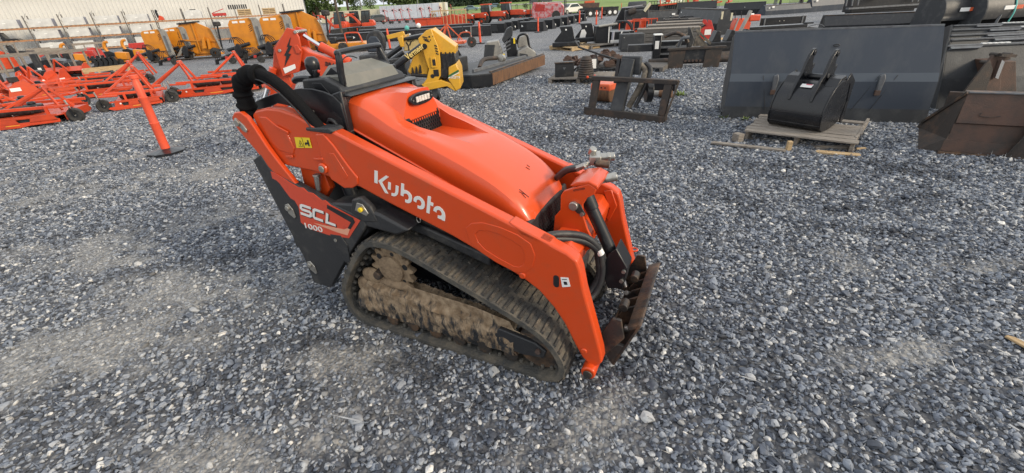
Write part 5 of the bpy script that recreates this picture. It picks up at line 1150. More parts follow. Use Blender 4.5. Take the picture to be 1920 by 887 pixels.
vprism([(-2.2239, 5.2, 1.3218), (-2.1519, 5.2, 1.2635), (-1.7443, 5.2, 1.1079), (-1.6095, 5.2, 1.0095), (-1.6861, 5.2, 0.8863), (-2.0798, 5.2, 0.9786), (-2.285, 5.2, 1.1938)], BY+.05, BY+.21, 'boom', m_or2, bh, bevel=.012)
a, b, c_ = Vector((-2.1933, 5.2, 1.4269)), Vector((-2.0381, 5.2, 1.3116)), Vector((-1.7416, 5.2, 1.1189)); off = Vector((0,.13,0))
MB().cyl(a+off, b+off, .022, n=12).build('cylinder_rod', m_chr, bh, smooth=40); MB().cyl(b+off, c_+off, .050, n=16).build('boom_cylinder', m_or2, bh, smooth=40, bevel=.004)
a, b = Vector((-2.6922, 5.2, 0.9146)), Vector((-2.7685, 5.2, 0.7942)); MB().cyl(a, b, .026, n=12).build('cylinder_rod', m_chr, bh, smooth=40); MB().cyl(Vector((-2.5711, 5.2, 1.1204)), a, .04, n=14).build('dipper_cylinder', m_or2, bh, smooth=40)
q0, q1 = Vector((-2.0023, 5.2, 1.1111)), Vector((-1.7575, 5.2, 1.0521)); ux = (q1-q0).normalized()
text_on('BRADCO', .062, m_letd, bh, (q0.x, BY+.045, q0.z), (ux.x,0,ux.z), (0,0,1), .002, bold=.012)
q0 = Vector((-1.9705, 5.2, 1.0242)); text_on('609', .095, m_letd, bh, (q0.x, BY+.045, q0.z), (1,0,.0), (0,0,1), .002, bold=.015)
foot = Vector((-1.7817, 5.2, 0.9501)); fx = foot.x
MB().bx(fx-.05,fx+.35,BY-.2,BY+.5,.05,.75).bx(fx-.1,fx+.1,BY-.6,BY+.9,.0,.10).build('swing_frame', m_or2, bh, bevel=.01)
MB().bx(-2.75,-2.3,BY+.05,BY+.25,.0,.22).build('bucket_stub', m_blks, bh, bevel=.02)
MB().bar((-2.55,BY+.13,.15),(-2.62,BY+.13,.65),.10).build('bucket_link', m_or2, bh, bevel=.01)
settle(bh, (-2.3, BY, 0))

# ---------------------------------------------------------------- yellow mini skid steer
YY = 7.9
ms = thing('mini_skid_steer', 'yellow mini skid steer with black tracks and black arm cylinder, behind the loader hood', 'skid steer')
tw = [(-1.3697, 7.9, 1.1981), (-1.2188, 7.9, 1.3108), (-1.1362, 7.9, 1.3303), (-1.1012, 7.9, 1.1997), (-1.0634, 7.9, 1.0832), (-1.0431, 7.9, 0.9658), (-1.0496, 7.9, 0.7799), (-1.0747, 7.9, 0.5905), (-1.1678, 7.9, 0.454), (-1.3939, 7.9, 0.3861), (-1.4217, 7.9, 0.4506), (-1.3223, 7.9, 0.5516), (-1.2626, 7.9, 0.7057), (-1.3012, 7.9, 0.8791), (-1.3236, 7.9, 1.0313), (-1.3646, 7.9, 1.1161)]
vprism(tw, YY, YY+.06, 'loader_tower', m_yel, ms, bevel=.008); vprism(tw, YY+.62, YY+.68, 'loader_tower', m_yel, ms, bevel=.008)
vprism([(-1.3545, 7.9, 1.181), (-1.21, 7.9, 1.3103), (-1.1285, 7.9, 1.3219), (-0.8784, 7.9, 1.1223), (-0.7628, 7.9, 1.0336), (-0.7853, 7.9, 0.918), (-1.0125, 7.9, 0.9222), (-1.1129, 7.9, 0.9864)], YY+.07, YY+.60, 'lift_arm', m_yel, ms, bevel=.01)
for q in ((-1.252, 7.9, 1.2079), (-1.239, 7.9, 1.1747), (-1.2249, 7.9, 1.1494)): MB().box((q[0],YY-.003,q[2]), (.085,.006,.016), (0,.3,0)).build('slot', m_letd, ms)
for q in ((-1.0925, 7.9, 1.0683), (-1.0892, 7.9, 1.0267), (-1.0859, 7.9, 0.9849), (-1.0825, 7.9, 0.9429)): MB().box((q[0],YY-.003,q[2]), (.045,.006,.018), (0,.5,0)).build('slot', m_letd, ms)
for q, r in (((-1.1799, 7.9, 1.2121), .022), ((-1.1167, 7.9, 1.2167), .012), ((-1.1691, 7.9, 1.1627), .014)): MB().cyl((q[0],YY-.005,q[2]),(q[0],YY-.001,q[2]),r*.7,n=12).build('hole', m_letd, ms)
q = (-1.2816, 7.9, 1.0704); MB().cyl((q[0],YY-.02,q[2]),(q[0],YY+.01,q[2]),.045,n=14).build('pin', m_letd, ms)
a, b = Vector((-1.82, 7.9, 0.7887)), Vector((-1.3161, 7.9, 1.0805)); a.y = b.y = YY-.06
MB().cyl(a, b, .055, n=16).build('lift_cylinder', m_blks, ms, smooth=40); MB().cyl(a-(b-a).normalized()*.25, a, .022).build('cylinder_rod', m_chr, ms)
d = (b-a).normalized(); q0 = a.lerp(b, .45); q0.y = YY-.122
text_on('Vermeer', .13, mat('yellow_lettering', (.8,.6,.2), .5), ms, (q0.x+.02, YY-.118, q0.z-.035), (d.x,0,d.z), (-d.z,0,d.x), .003, bold=.02, width=.36)
vprism([(-1.5274, 7.9, 0.8917), (-1.4391, 7.9, 0.9877), (-1.2609, 7.9, 1.0279), (-1.2809, 7.9, 0.7067), (-1.3197, 7.9, 0.5691), (-1.5505, 7.9, 0.5822), (-1.6449, 7.9, 0.6838)], YY+.06, YY+.60, 'engine_side', m_yel, ms, bevel=.015)
for q in ((-1.5639, 7.9, 0.6706), (-1.4969, 7.9, 0.6842), (-1.4287, 7.9, 0.7064)): MB().prism([(q[0]-.03,q[2]-.06),(q[0]+.03,q[2]-.06),(q[0]+.03,q[2]+.05),(q[0]+.015,q[2]+.08)], YY+.045, YY+.061).build('vent_slot', m_letd, ms)
a, b = Vector((-1.571, 7.9, 0.6273)), Vector((-1.3158, 7.9, 0.5953)); MB().cyl((a.x,YY+.03,a.z),(b.x,YY+.03,b.z),.03).build('rail', m_letd, ms)
vprism([(-1.0475, 7.9, 0.9326), (-0.7834, 7.9, 0.9347), (-0.7737, 7.9, 0.7816), (-0.8711, 7.9, 0.7356), (-0.9726, 7.9, 0.5141), (-1.1163, 7.9, 0.5576)], YY+.05, YY+.66, 'rear_canopy', m_blkd, ms, bevel=.02)
for q in ((-1.0202, 7.9, 0.8635), (-0.9476, 7.9, 0.8595), (-0.8749, 7.9, 0.8554), (-0.8204, 7.9, 0.8524)): MB().bx(q[0]-.012,q[0]+.012,YY+.035,YY+.05,q[2]-.16,q[2]+.10).build('rubber_fold', m_blks, ms)
vprism([(-0.919, 7.9, 0.721), (-0.7838, 7.9, 0.7736), (-0.7414, 7.9, 0.659), (-0.7457, 7.9, 0.3669), (-0.8363, 7.9, 0.3178), (-0.8903, 7.9, 0.4202), (-0.9448, 7.9, 0.5125)], YY-.02, YY+.70, 'rear_shield', m_yel, ms, bevel=.015)
vprism([(-0.935, 7.9, 0.5913), (-0.7487, 7.9, 0.6768), (-0.7433, 7.9, 0.6417), (-0.9393, 7.9, 0.5564)], YY-.026, YY-.021, 'green_stripe', m_grn, ms)
vprism([(-0.9393, 7.9, 0.5564), (-0.7443, 7.9, 0.6331), (-0.7457, 7.9, 0.6201), (-0.9415, 7.9, 0.5389)], YY-.026, YY-.021, 'white_stripe', m_whi2, ms)
q0 = (-0.9055, 7.9, 0.528); text_on('S925TX', .055, m_whi2, ms, (q0[0], YY-.024, q0[2]+.01), (1,0,-.05), (0,0,1), .002, bold=.015, width=.17)
q0 = (-1.1645, 7.9, 0.812); MB().box((q0[0],YY-.012,q0[2]),(.09,.02,.17)).build('yellow_plate', m_yel, ms, bevel=.006)
MB().box((q0[0]+.01,YY-.024,q0[2]),(.05,.004,.10)).build('plate_print', m_letd, ms); q0 = (-1.1426, 7.9, 0.6381); MB().box((q0[0],YY-.003,q0[2]),(.09,.004,.11)).build('data_label', m_letd, ms)
q0 = (-1.2144, 7.9, 0.5896); MB().cyl((q0[0],YY-.004,q0[2]),(q0[0],YY-.001,q0[2]),.035,n=14).build('round_label', m_letd, ms)
vprism([(-1.4283, 7.9, 0.4688), (-1.084, 7.9, 0.5204), (-0.8695, 7.9, 0.4369), (-0.8373, 7.9, 0.3088), (-0.9859, 7.9, 0.4077), (-1.3512, 7.9, 0.3565)], YY-.01, YY+.69, 'lower_skirt', m_yel, ms, bevel=.01)
for y in (YY-.22, YY+.58):
    to = [(-2.05+x*.82, z) for x, z in ((-.2,.22),(.0,.40),(.35,.46),(.58,.40),(.74,.26),(.80,.10),(.70,.0),(-.15,.0),(-.25,.08))]
    ti = [(-2.05+x*.82, z) for x, z in ((-.14,.22),(.03,.34),(.34,.40),(.53,.35),(.67,.24),(.73,.11),(.66,.055),(-.12,.055),(-.18,.09))]
    to = [(x+.18, z) for x, z in to]; ti = [(x+.18, z) for x, z in ti]
    b = MB(); rect_frame(b, to, ti, y, y+.24); tr = b.build('rubber_track', m_blkd, ms, bevel=.01)
    MB().prism([(x*.92-.13, z*.85+.03) for x, z in ti], y+.06, y+.2).build('track_frame', m_mud, ms)
    for x in (-1.75,-1.55,-1.35): MB().cyl((x,y+.03,.10),(x,y+.2,.10),.05).build('roller', m_wear, tr)
MB().bx(-2.1,-1.25,YY,YY+.62,.14,.45).build('chassis', m_blks, ms, bevel=.02)
settle(ms, (-1.6, YY+.3, 0))
# faded yellow machine beyond, black seat, yellow-orange mower deck with orange roll hoop
Y2 = 11.6
m2 = thing('hydro_hopper', 'faded yellow machine body with black top behind the mini skid steer', 'machine')
vprism([(-2.3795, 11.6, 1.006), (-1.9554, 11.6, 1.0306), (-2.0282, 11.6, 0.733), (-2.4122, 11.6, 0.7419)], Y2, Y2+.8, 'body_panel', m_cream, m2, bevel=.02)
vprism([(-2.501, 11.6, 1.0603), (-2.3501, 11.6, 1.0995), (-2.3823, 11.6, 0.8377), (-2.461, 11.6, 0.842)], Y2-.1, Y2+.7, 'side_panel', m_yel, m2, bevel=.02)
vprism([(-2.3863, 11.6, 1.0421), (-1.9186, 11.6, 1.0998), (-1.894, 11.6, 1.0034), (-2.3706, 11.6, 0.9816)], Y2-.05, Y2+.85, 'black_top', m_blks, m2, bevel=.02)
q0 = (-2.2985, 11.6, 0.9417); text_on('Vermeer', .10, m_letd, m2, (q0[0], Y2-.003, q0[2]), (1,0,.02), (0,0,1), .002, width=.19)
q0 = (-2.2623, 11.6, 0.8432); strokes([[(-.06,.10),(-.015,.02),(-.015,-.09)],[(.07,.11),(.02,.02)]], .03, .003, m2, m_letd, (q0[0], Y2-.003, q0[2]), (1,0,0), (0,0,1), 'chevron_mark')
vprism([(-3.003, 11.6, 0.5774), (-1.9811, 11.6, 0.6937), (-1.9924, 11.6, 0.6204), (-2.9561, 11.6, 0.4749)], Y2-.6, Y2+.5, 'platform', m_blkd, m2, bevel=.02)
q0 = (-2.3072, 11.6, 1.1209); MB().sph((q0[0],Y2+.3,q0[2]+.12),.06,10).build('lever_knob', m_teal, m2); MB().sph((q0[0]+.30,Y2+.3,q0[2]+.16),.06,10).build('lever_knob', m_whi2, m2)
MB().bar((q0[0]-.45,Y2,q0[2]-.05),(q0[0]-.02,Y2,q0[2]+.02),.10).build('yellow_arm', m_yel, m2, bevel=.01)
a, b = Vector((-2.9633, 11.6, 0.5752)), Vector((-2.461, 11.6, 0.842)); MB().cyl(a,b,.06).cyl(a+Vector((.1,-.3,-.1)),b+Vector((.1,-.3,-.1)),.05).build('cylinder', m_blks, m2)
MB().bx(-3.1,-2.4,Y2-.1,Y2+.6,.0,.5).build('undercarriage', m_blks, m2, bevel=.03)
settle(m2, (-2.7, Y2, 0))
Y3 = 8.8
se = thing('operator_seat', 'black high-backed seat standing behind the grab rail', 'seat')
vprism([(-2.4866, 8.8, 1.2226), (-2.4304, 8.8, 1.3002), (-2.3255, 8.8, 1.3301), (-2.22, 8.8, 1.3155), (-2.1593, 8.8, 1.2228), (-2.1578, 8.8, 1.0776), (-2.2026, 8.8, 0.9511), (-2.5213, 8.8, 0.9687)], Y3, Y3+.14, 'backrest', m_blkd, se, bevel=.03, segs=3)
vprism([(-2.4569, 8.8, 1.1759), (-2.4044, 8.8, 1.2361), (-2.2868, 8.8, 1.2297), (-2.2262, 8.8, 1.1361), (-2.2705, 8.8, 0.9641), (-2.4895, 8.8, 0.9762)], Y3-.03, Y3+.01, 'cushion', m_slate, se, bevel=.02, segs=3)
q0 = (-2.3696, 8.8, 0.9231); MB().bx(q0[0]-.2,q0[0]+.22,Y3-.42,Y3+.05,q0[2]-.08,q0[2]+.03).build('seat_base', m_blkd, se, bevel=.03); MB().bx(q0[0]-.1,q0[0]+.1,Y3-.3,Y3,.0,q0[2]-.08).build('pedestal', m_blks, se)
settle(se, (q0[0], Y3, 0))
t = thing('finish_mower', 'yellow-orange mower deck with a bright orange hoop, right of the light pole base', 'mower', (-8.512, 22.8168, 0), .05)
MB().prism([(0,.1),(2.0,.1),(2.1,.3),(1.8,.42),(.2,.42),(-.05,.3)], 0, 1.2).build('deck', m_yor, t, bevel=.03); MB().cyl((.2,.1,.55),(1.3,.3,.62),.08).build('driveline', m_blks, t)
MB().box((.4,.2,.55),(.35,.3,.3)).build('gearbox', m_blks, t, bevel=.03); MB().tube([(1.1,-.05,.42),(1.08,-.05,.78),(1.2,-.05,.85),(1.6,-.05,.85),(1.75,-.05,.78),(1.85,-.05,.42)], .035, 8, 3).build('hoop', m_or2, t, smooth=60)
MB().lathe([(0,-.07),(.22,-.07),(.22,.07),(0,.07)], (.9,-.12,.24), 'y', 16).build('wheel', m_tyre, t); MB().prism([(.1,.42),(.3,.42),(.25,.6)], .0,.3).build('belt_cover', m_yor, t)
t = thing('finish_mower', 'orange three-point mower with a small tail wheel, right of the mini skid steer', 'mower', (-2.8912, 21.6621, 0), -.05)
MB().bx(.0,1.2,.2,1.2,.14,.26).build('deck', m_or3, t, bevel=.02)
for a, b in (((.1,.3,.26),(.45,.3,1.0)),((.45,.3,1.0),(.6,.3,.3)),((.1,.8,.26),(.45,.5,1.0)),((.45,.4,1.0),(1.1,.5,.3)),((-.3,.3,.4),(.45,.3,.98))): MB().bar(a,b,.05).build('mast_bar', m_or3, t)
MB().tube([(.9,.2,.3),(1.1,.1,.6),(1.5,.05,.62),(1.58,.05,.40)], .03, 8, 3).build('wheel_arm', m_or3, t)
wq = MB().lathe([(.05,-.06),(.19,-.06),(.22,0),(.19,.06),(.05,.06)], (1.58,.0,.22), 'y', 18).build('tail_wheel', m_tyre, t); MB().cyl((1.58,-.03,.22),(1.58,.03,.22),.06).build('hub', m_or3, wq); MB().cyl((1.57,.0,.4),(1.6,.0,.85),.02).build('spindle', m_stl, t)

# ---------------------------------------------------------------- brush cutter deck and stump grinder
A_, B_, C_ = Vector((-0.2187, 10.0563, 0)), Vector((1.2217, 12.8816, 0)), Vector((-0.9835, 10.7887, 0))
fx = (B_-A_).normalized(); ly = Vector((-fx.y, fx.x, 0)); h_ = .28
bc = thing('brush_cutter', 'black skid-steer brush cutter deck with a long rust-coloured side', 'brush cutter', A_, math.atan2(fx.y, fx.x)); LB = (B_-A_).length; Wd = 1.85
MB().add([(0,0,.05),(LB,0,.08),(LB,0,.34),(0,0,.30),(0,.02,.05),(LB,.02,.08),(LB,.02,.34),(0,.02,.30)], [(0,1,2,3),(4,7,6,5),(3,2,6,7),(0,4,5,1),(0,3,7,4),(1,5,6,2)]).build('rusty_side_plate', m_rusto, bc)
MB().prism([(0,.03),(LB,.03),(LB,Wd*.55),(LB*.8,Wd*.8),(.4,Wd),(-.25,Wd*.9),(-.30,.35)], .27, .30, 'z').build('deck_plate', m_slated, bc, bevel=.004)
MB().bar((-.02,.05,.33),(LB,.05,.36),.05,.03).build('top_edge', m_wear, bc); MB().bar((.1,.55,.33),(LB*.9,.45,.33),.05,.07).build('deck_rib', m_edge, bc)
MB().add([(0,0,.04),(-.30,.36,.04),(-.30,1.4,.04),(0,0,.28),(-.30,.36,.28),(-.30,1.4,.28),(-.02,0,.04),(-.33,.36,.04),(-.33,1.4,.04),(-.02,0,.28),(-.33,.36,.28),(-.33,1.4,.28)], [(0,1,4,3),(1,2,5,4),(6,9,10,7),(7,10,11,8),(3,4,10,9),(4,5,11,10)]).build('front_skirt', m_blks, bc)
MB().prism([(.45,.3),(.6,.3),(.62,.66),(.47,.66)], 1.2, 1.35).build('rusty_post', m_rusto, bc, bevel=.01)
MB().tube([(.5,.6,.35),(.9,.7,.48),(1.5,.65,.45)], .05, 8, 3).build('hydraulic_motor', m_rust2, bc); MB().cyl((1.5,.55,.45),(1.65,.55,.42),.09).build('gauge', m_stl, bc)
for k in range(4): MB().tube([(-.1+k*.05,1.2,.35),(.1+k*.06,1.2,.75+.03*k),(.4,1.15,.8),(.6,1.1,.5)], .025, 6, 3).build('hose', m_blks, bc)
MB().bx(-.2,.5,.9,1.6,.3,.62).build('attachment_frame', m_blkd, bc, bevel=.02)
Y4 = 14.2
sg = thing('stump_grinder', 'grey and black walk-behind trencher with a raised slanting black cover', 'trencher')
vprism([(-0.4234, 14.2, 0.6488), (-0.048, 14.2, 0.6873), (0.1121, 14.2, 0.1221), (-0.5608, 14.2, 0.1749)], Y4, Y4+.7, 'engine_side', m_gryp, sg, bevel=.02)
vprism([(-0.4767, 14.2, 0.5924), (-0.1693, 14.2, 0.5756), (-0.2443, 14.2, 0.2184), (-0.5393, 14.2, 0.2348)], Y4-.02, Y4-.001, 'black_grille', m_slated, sg)
vprism([(0.0488, 14.2, 0.682), (0.212, 14.2, 0.9792), (0.3435, 14.2, 1.044), (0.4058, 14.2, 1.0119), (0.3778, 14.2, 0.7815), (0.1241, 14.2, 0.5892)], Y4+.1, Y4+.5, 'slanting_cover', m_slated, sg, bevel=.02)
vprism([(0.1547, 14.2, 0.5578), (0.328, 14.2, 0.755), (0.4862, 14.2, 0.6876), (0.4911, 14.2, 0.101), (0.1944, 14.2, 0.1175)], Y4-.05, Y4+.6, 'tower', m_blks, sg, bevel=.02)
vprism([(0.5032, 14.2, 0.359), (0.8029, 14.2, 0.4925), (1.0429, 14.2, 0.3292), (1.038, 14.2, 0.1472), (0.7369, 14.2, 0.0411), (0.5227, 14.2, 0.0685)], Y4-.3, Y4+.5, 'track_cover', m_gryp, sg, bevel=.02)
vprism([(0.5672, 14.2, 0.3253), (0.7953, 14.2, 0.2824), (0.8222, 14.2, 0.1132), (0.5578, 14.2, 0.1126)], Y4-.32, Y4-.301, 'dark_panel', m_slated, sg)
vprism([(0.5185, 14.2, 0.6859), (0.8628, 14.2, 0.8136), (0.8842, 14.2, 0.488), (0.5386, 14.2, 0.4172)], Y4+.3, Y4+.5, 'hydraulic_tank', m_gryp, sg, bevel=.02)
b = Vector((0.68, 14.2, 0.6771)); MB().tube([b+Vector((-.18,0,-.1)), b+Vector((-.1,-.1,.12)), b+Vector((.12,-.1,.12)), b+Vector((.2,0,-.2)), b+Vector((.38,-.1,-.45))], .035, 8, 4).build('hose', m_blks, sg, smooth=60)
q0 = (0.0857, 14.2, 0.2306); MB().box((q0[0],Y4-.03,q0[2]),(.06,.02,.16)).build('yellow_label', m_yl, sg); q0 = (0.4201, 14.2, 0.6618); MB().box((q0[0],Y4-.08,q0[2]),(.05,.02,.16)).build('yellow_label', m_yl, sg)
vprism([(-0.5772, 14.2, 0.1758), (1.038, 14.2, 0.1472), (1.0359, 14.2, 0.0706), (-0.5686, 14.2, 0.0831)], Y4-.2, Y4+.6, 'base_frame', m_edge, sg)
for k in range(3): q0 = Vector((0.0843, 14.2, 0.4722)); MB().bar(q0+Vector((0,-.1,.1*k-.1)), q0+Vector((.22,-.1,.1*k)),.03).build('linkage', m_edge, sg)
settle(sg, (.2, Y4, 0))

# ---------------------------------------------------------------- far row: excavators, trailers, rakes, buckets, tractors, cars
def excavator(q, rz, lab, sc=1.0, boom=1):
    t = thing('mini_excavator', lab, 'excavator', q, rz, 'red mini excavators'); t.scale = (sc,)*3
    for y in (-.75, .45):
        o = [(-1.0,.12),(-.85,.0),(.95,.0),(1.1,.14),(1.05,.42),(.9,.50),(-.85,.50),(-1.05,.38)]
        tr = MB().prism(o, y, y+.32).build('rubber_track', m_tyre, t, bevel=.03)
        for k in range(6): MB().cyl((-.75+k*.3,y-.01,.14),(-.75+k*.3,y+.0,.14),.09,n=10).build('roller', m_blkd, tr)
    MB().bx(-.95,.55,-.75,.75,.58,1.02).build('house', m_or2, t, bevel=.06); MB().prism([(-1.15,.62),(-.5,.62),(-.5,1.35),(-.95,1.3),(-1.15,1.0)], -.7, .7).build('engine_cover', m_or2, t, bevel=.05)
    MB().prism([(.62,1.0),(.55,1.7),(.35,2.35),(-.55,2.35),(-.6,1.02)], -.7, .15).build('cab_glass', m_glass, t, bevel=.02)
    for y in (-.71, .13):
        for a, b in (((.62,1.0),(.52,1.75)),((.52,1.75),(.34,2.36)),((-.58,1.0),(-.56,2.36)),((-.05,1.0),(-.05,2.36)),((-.56,2.37),(.34,2.37))): MB().bar((a[0],y+.01,a[1]),(b[0],y+.01,b[1]),.06).build('cab_post', m_blks, t)
    MB().bx(-.62,.42,-.74,.19,2.36,2.44).build('cab_roof', m_blks, t, bevel=.03)
    if boom:
        MB().prism([(.6,.75),(.7,1.05),(1.25,1.75),(1.75,2.1),(2.1,2.08),(2.9,1.75),(2.85,1.62),(2.1,1.88),(1.85,1.85),(1.45,1.55),(.9,.8)], .22, .42).build('boom', m_or2, t, bevel=.02)
        MB().prism([(2.75,1.85),(2.95,1.78),(3.45,.35),(3.3,.32),(2.8,1.55)], .25, .39).build('arm', m_or2, t, bevel=.02)
        MB().cyl((1.3,.32,2.1),(2.5,.32,2.15),.07).build('boom_cylinder', m_or2, t); MB().prism([(3.2,.4),(3.5,.4),(3.6,.1),(3.35,-.0),(3.1,.15)], .1, .55).build('bucket', m_blks, t, bevel=.01)
    MB().bx(1.2,1.3,-.7,.7,.08,.42).build('dozer_blade', m_or2, t, bevel=.02)
    return t
excavator((-14.1881, 51.4915, 0), 3.25, 'red mini excavator with cab nearest the white trailer, arm folded down', .80)
excavator((-15.6129, 52.0239, 0), 3.2, 'red mini excavator in the middle of the three, arm reaching left', .80)
excavator((-16.5506, 49.8831, 0), 3.1, 'red mini excavator at the left end of the three, boom behind the light pole', .80)
def trailer(q, rz, Ln, h, m, lab, back=None, grp='long parked box trailers'):
    t = thing('box_trailer', lab, 'trailer', q, rz, grp); z0 = .35
    MB().bx(0,Ln,0,2.5,z0,z0+h).build('box', m, t, bevel=.04)
    MB().bx(0,Ln,-.02,2.52,z0-.14,z0+.02).build('rail', m_edge, t)
    if back: MB().bx(Ln,Ln+.04,.05,2.45,z0+.05,z0+h-.05).build('rear_doors', back, t)
    for x in (Ln*.84, Ln*.90):
        for y in (.15, 2.1): MB().lathe([(.1,-.15),(.5,-.15),(.5,.15),(.1,.15)], (x,y,.5), 'y', 16).build('wheel', m_tyre, t)
    for y in (.5, 2.0): MB().bx(Ln*.2,Ln*.2+.12,y,y+.12,0,z0).build('landing_leg', m_blks, t)
    for k in range(1, 8): MB().bx(Ln*k/8-.02,Ln*k/8+.02,-.01,-.001,z0+.05,z0+h-.05).build('seam', m_edge, t)
    return t
a = -0.4606
trailer((-.244*100, 100, 0), -.12, 12.6, 2.5, m_trail, 'long pale blue-white box trailer in the middle distance', m_traily)
trailer((-.367*104, 104, 0), -.10, 14.5, 2.1, m_traily, 'cream and grey box trailer behind the red excavators')
trailer((-.134*104, 103, 0), -.10, 2.8, 2.6, m_traily, 'short cream box body right behind the long white trailer', m_whi)
def rake(q, rz, lab, grp='red hay rakes standing folded'):
    t = thing('hay_rake', lab, 'hay rake', q, rz, grp); t.scale = (.9, .9, .9)
    MB().bar((-.8,0,.5),(.8,0,.55),.09).build('beam', m_red, t); MB().bar((0,0,.5),(-.2,0,2.3),.09).bar((-.2,0,2.3),(.5,0,1.9),.07).build('folded_arm', m_red, t)
    for c in ((-.3,2.1),(.35,.6)):
        w_ = MB().cyl((c[0],-.06,c[1]),(c[0],.06,c[1]),.16,n=10).build('rotor_hub', m_blks, t)
        for k in range(7): MB().bar((c[0],0,c[1]),(c[0]+.75*math.cos(k*.9),.05*math.sin(k),c[1]+.55*math.sin(k*.9)),.028).build('tine_arm', m_red, w_)
    for x in (-.6,.6): MB().lathe([(0,-.06),(.24,-.06),(.24,.06),(0,.06)], (x,-.1,.24), 'y', 14).build('wheel', m_tyre, t)
    return t
for k, (px, lab) in enumerate(((722,'leftmost red hay rake in front of the white trailer'), (739,'second red hay rake from the left before the white trailer'), (752,'third red hay rake from the left before the white trailer'), (767,'fourth red hay rake, nearest the tall tined one'), (790,'tall red tined rake before the cream rear of the trailer'), (806,'red rake left of the orange lattice crate'), (826,'red rake behind the orange lattice crate'), (846,'low red rake right behind the lattice crate'), (590, 'red rake at the warehouse corner'))):
    rake((25.0767, -25.3419, 0) if False else tuple(Vector(((px-934)/909*78, 78, 0))), .2*k, lab)
t = thing('steel_bin', 'plain orange-red steel bin at the left of the far yard', 'bin', (-8.0055, 46.2595, 0), -.03); MB().prism([(0,.1),(2.4,.1),(2.5,.95),(-.1,.95)], 0, .05).build('front_panel', m_or2, t); MB().prism([(0,.1),(2.4,.1),(2.5,.95),(-.1,.95)], 1.0, 1.05).build('rear_panel', m_or2, t)
for x in (-.05, 2.4): MB().bx(x,x+.06,.05,1.0,.1,.95).build('end_panel', m_or2, t)
MB().bar((-.1,-.03,.92),(2.5,-.03,.92),.06).build('rim', m_or2, t); MB().bx(.02,2.38,.05,1,.1,.14).build('floor', m_or2, t); MB().bx(1.1,1.2,-.04,0,.1,.9).build('rib', m_or2, t)
crate((-6.4848, 46.5316, 0), 0.0, 3.3, 1.2, 1.55, 'large pale lattice crate of red machinery parts in the far yard', m=m_wood2, load=m_or2, slats=9, grp='lattice crates')
def bucket(q, rz, lab, W=1.7, m=m_blks, grp='black loader buckets in rows', sc=1.0, lab_m=m_whi2, edge=None, wood=False):
    """bucket with its flat back to the viewer (-Y) and open mouth beyond"""
    t = thing('loader_bucket', lab, 'bucket', q, rz, grp); t.scale = (sc,)*3
    MB().add([(0,0,0),(W,0,0),(W,0,.58),(0,0,.58),(0,.16,.62),(W,.16,.62),(0,.06,.02),(W,.06,.02),(0,.78,0),(W,.78,0),(0,.06,.56),(W,.06,.56),(0,.78,.03),(W,.78,.03)], [(0,1,2,3),(3,2,5,4),(10,4,5,11),(10,11,7,6),(0,8,9,1),(6,7,13,12),(8,12,13,9)]).build('shell', m, t)
    for x in (0, W): MB().prism([(0,0),(.78,0),(.80,.06),(.18,.62),(0,.58)], x-.012, x+.012, 'x').build('side_plate', edge or m, t, bevel=.003)
    MB().bx(W*.3,W*.7,-.03,-.001,.1,.50).build('mount_plate', m_blkd, t); MB().prism([(W*.08,.28),(W*.08,.42),(W*.16,.35)], -.006, -.001).build('white_mark', lab_m, t)
    for x in (.03, W-.03): MB().bx(x-.02,x+.02,.60,.74,.05,.30).build('edge_tag', lab_m, t)
    return t
b0 = Vector((-2.259, 29.5752, 0)); bl = Vector((-12.9817, 30.0407, 0)); d = (bl-b0); hd = math.atan2(-d.y, -d.x)
lb0 = bucket(b0, hd, 'black loader bucket at the right end of the nearest row, back panel facing the camera')
for k in range(1, 8):
    copy_tree(lb0, b0+d.normalized()*1.78*k, hd, 'black loader bucket, %s from the right end of the nearest long row' % ('second third fourth fifth sixth seventh eighth'.split()[k-1]))
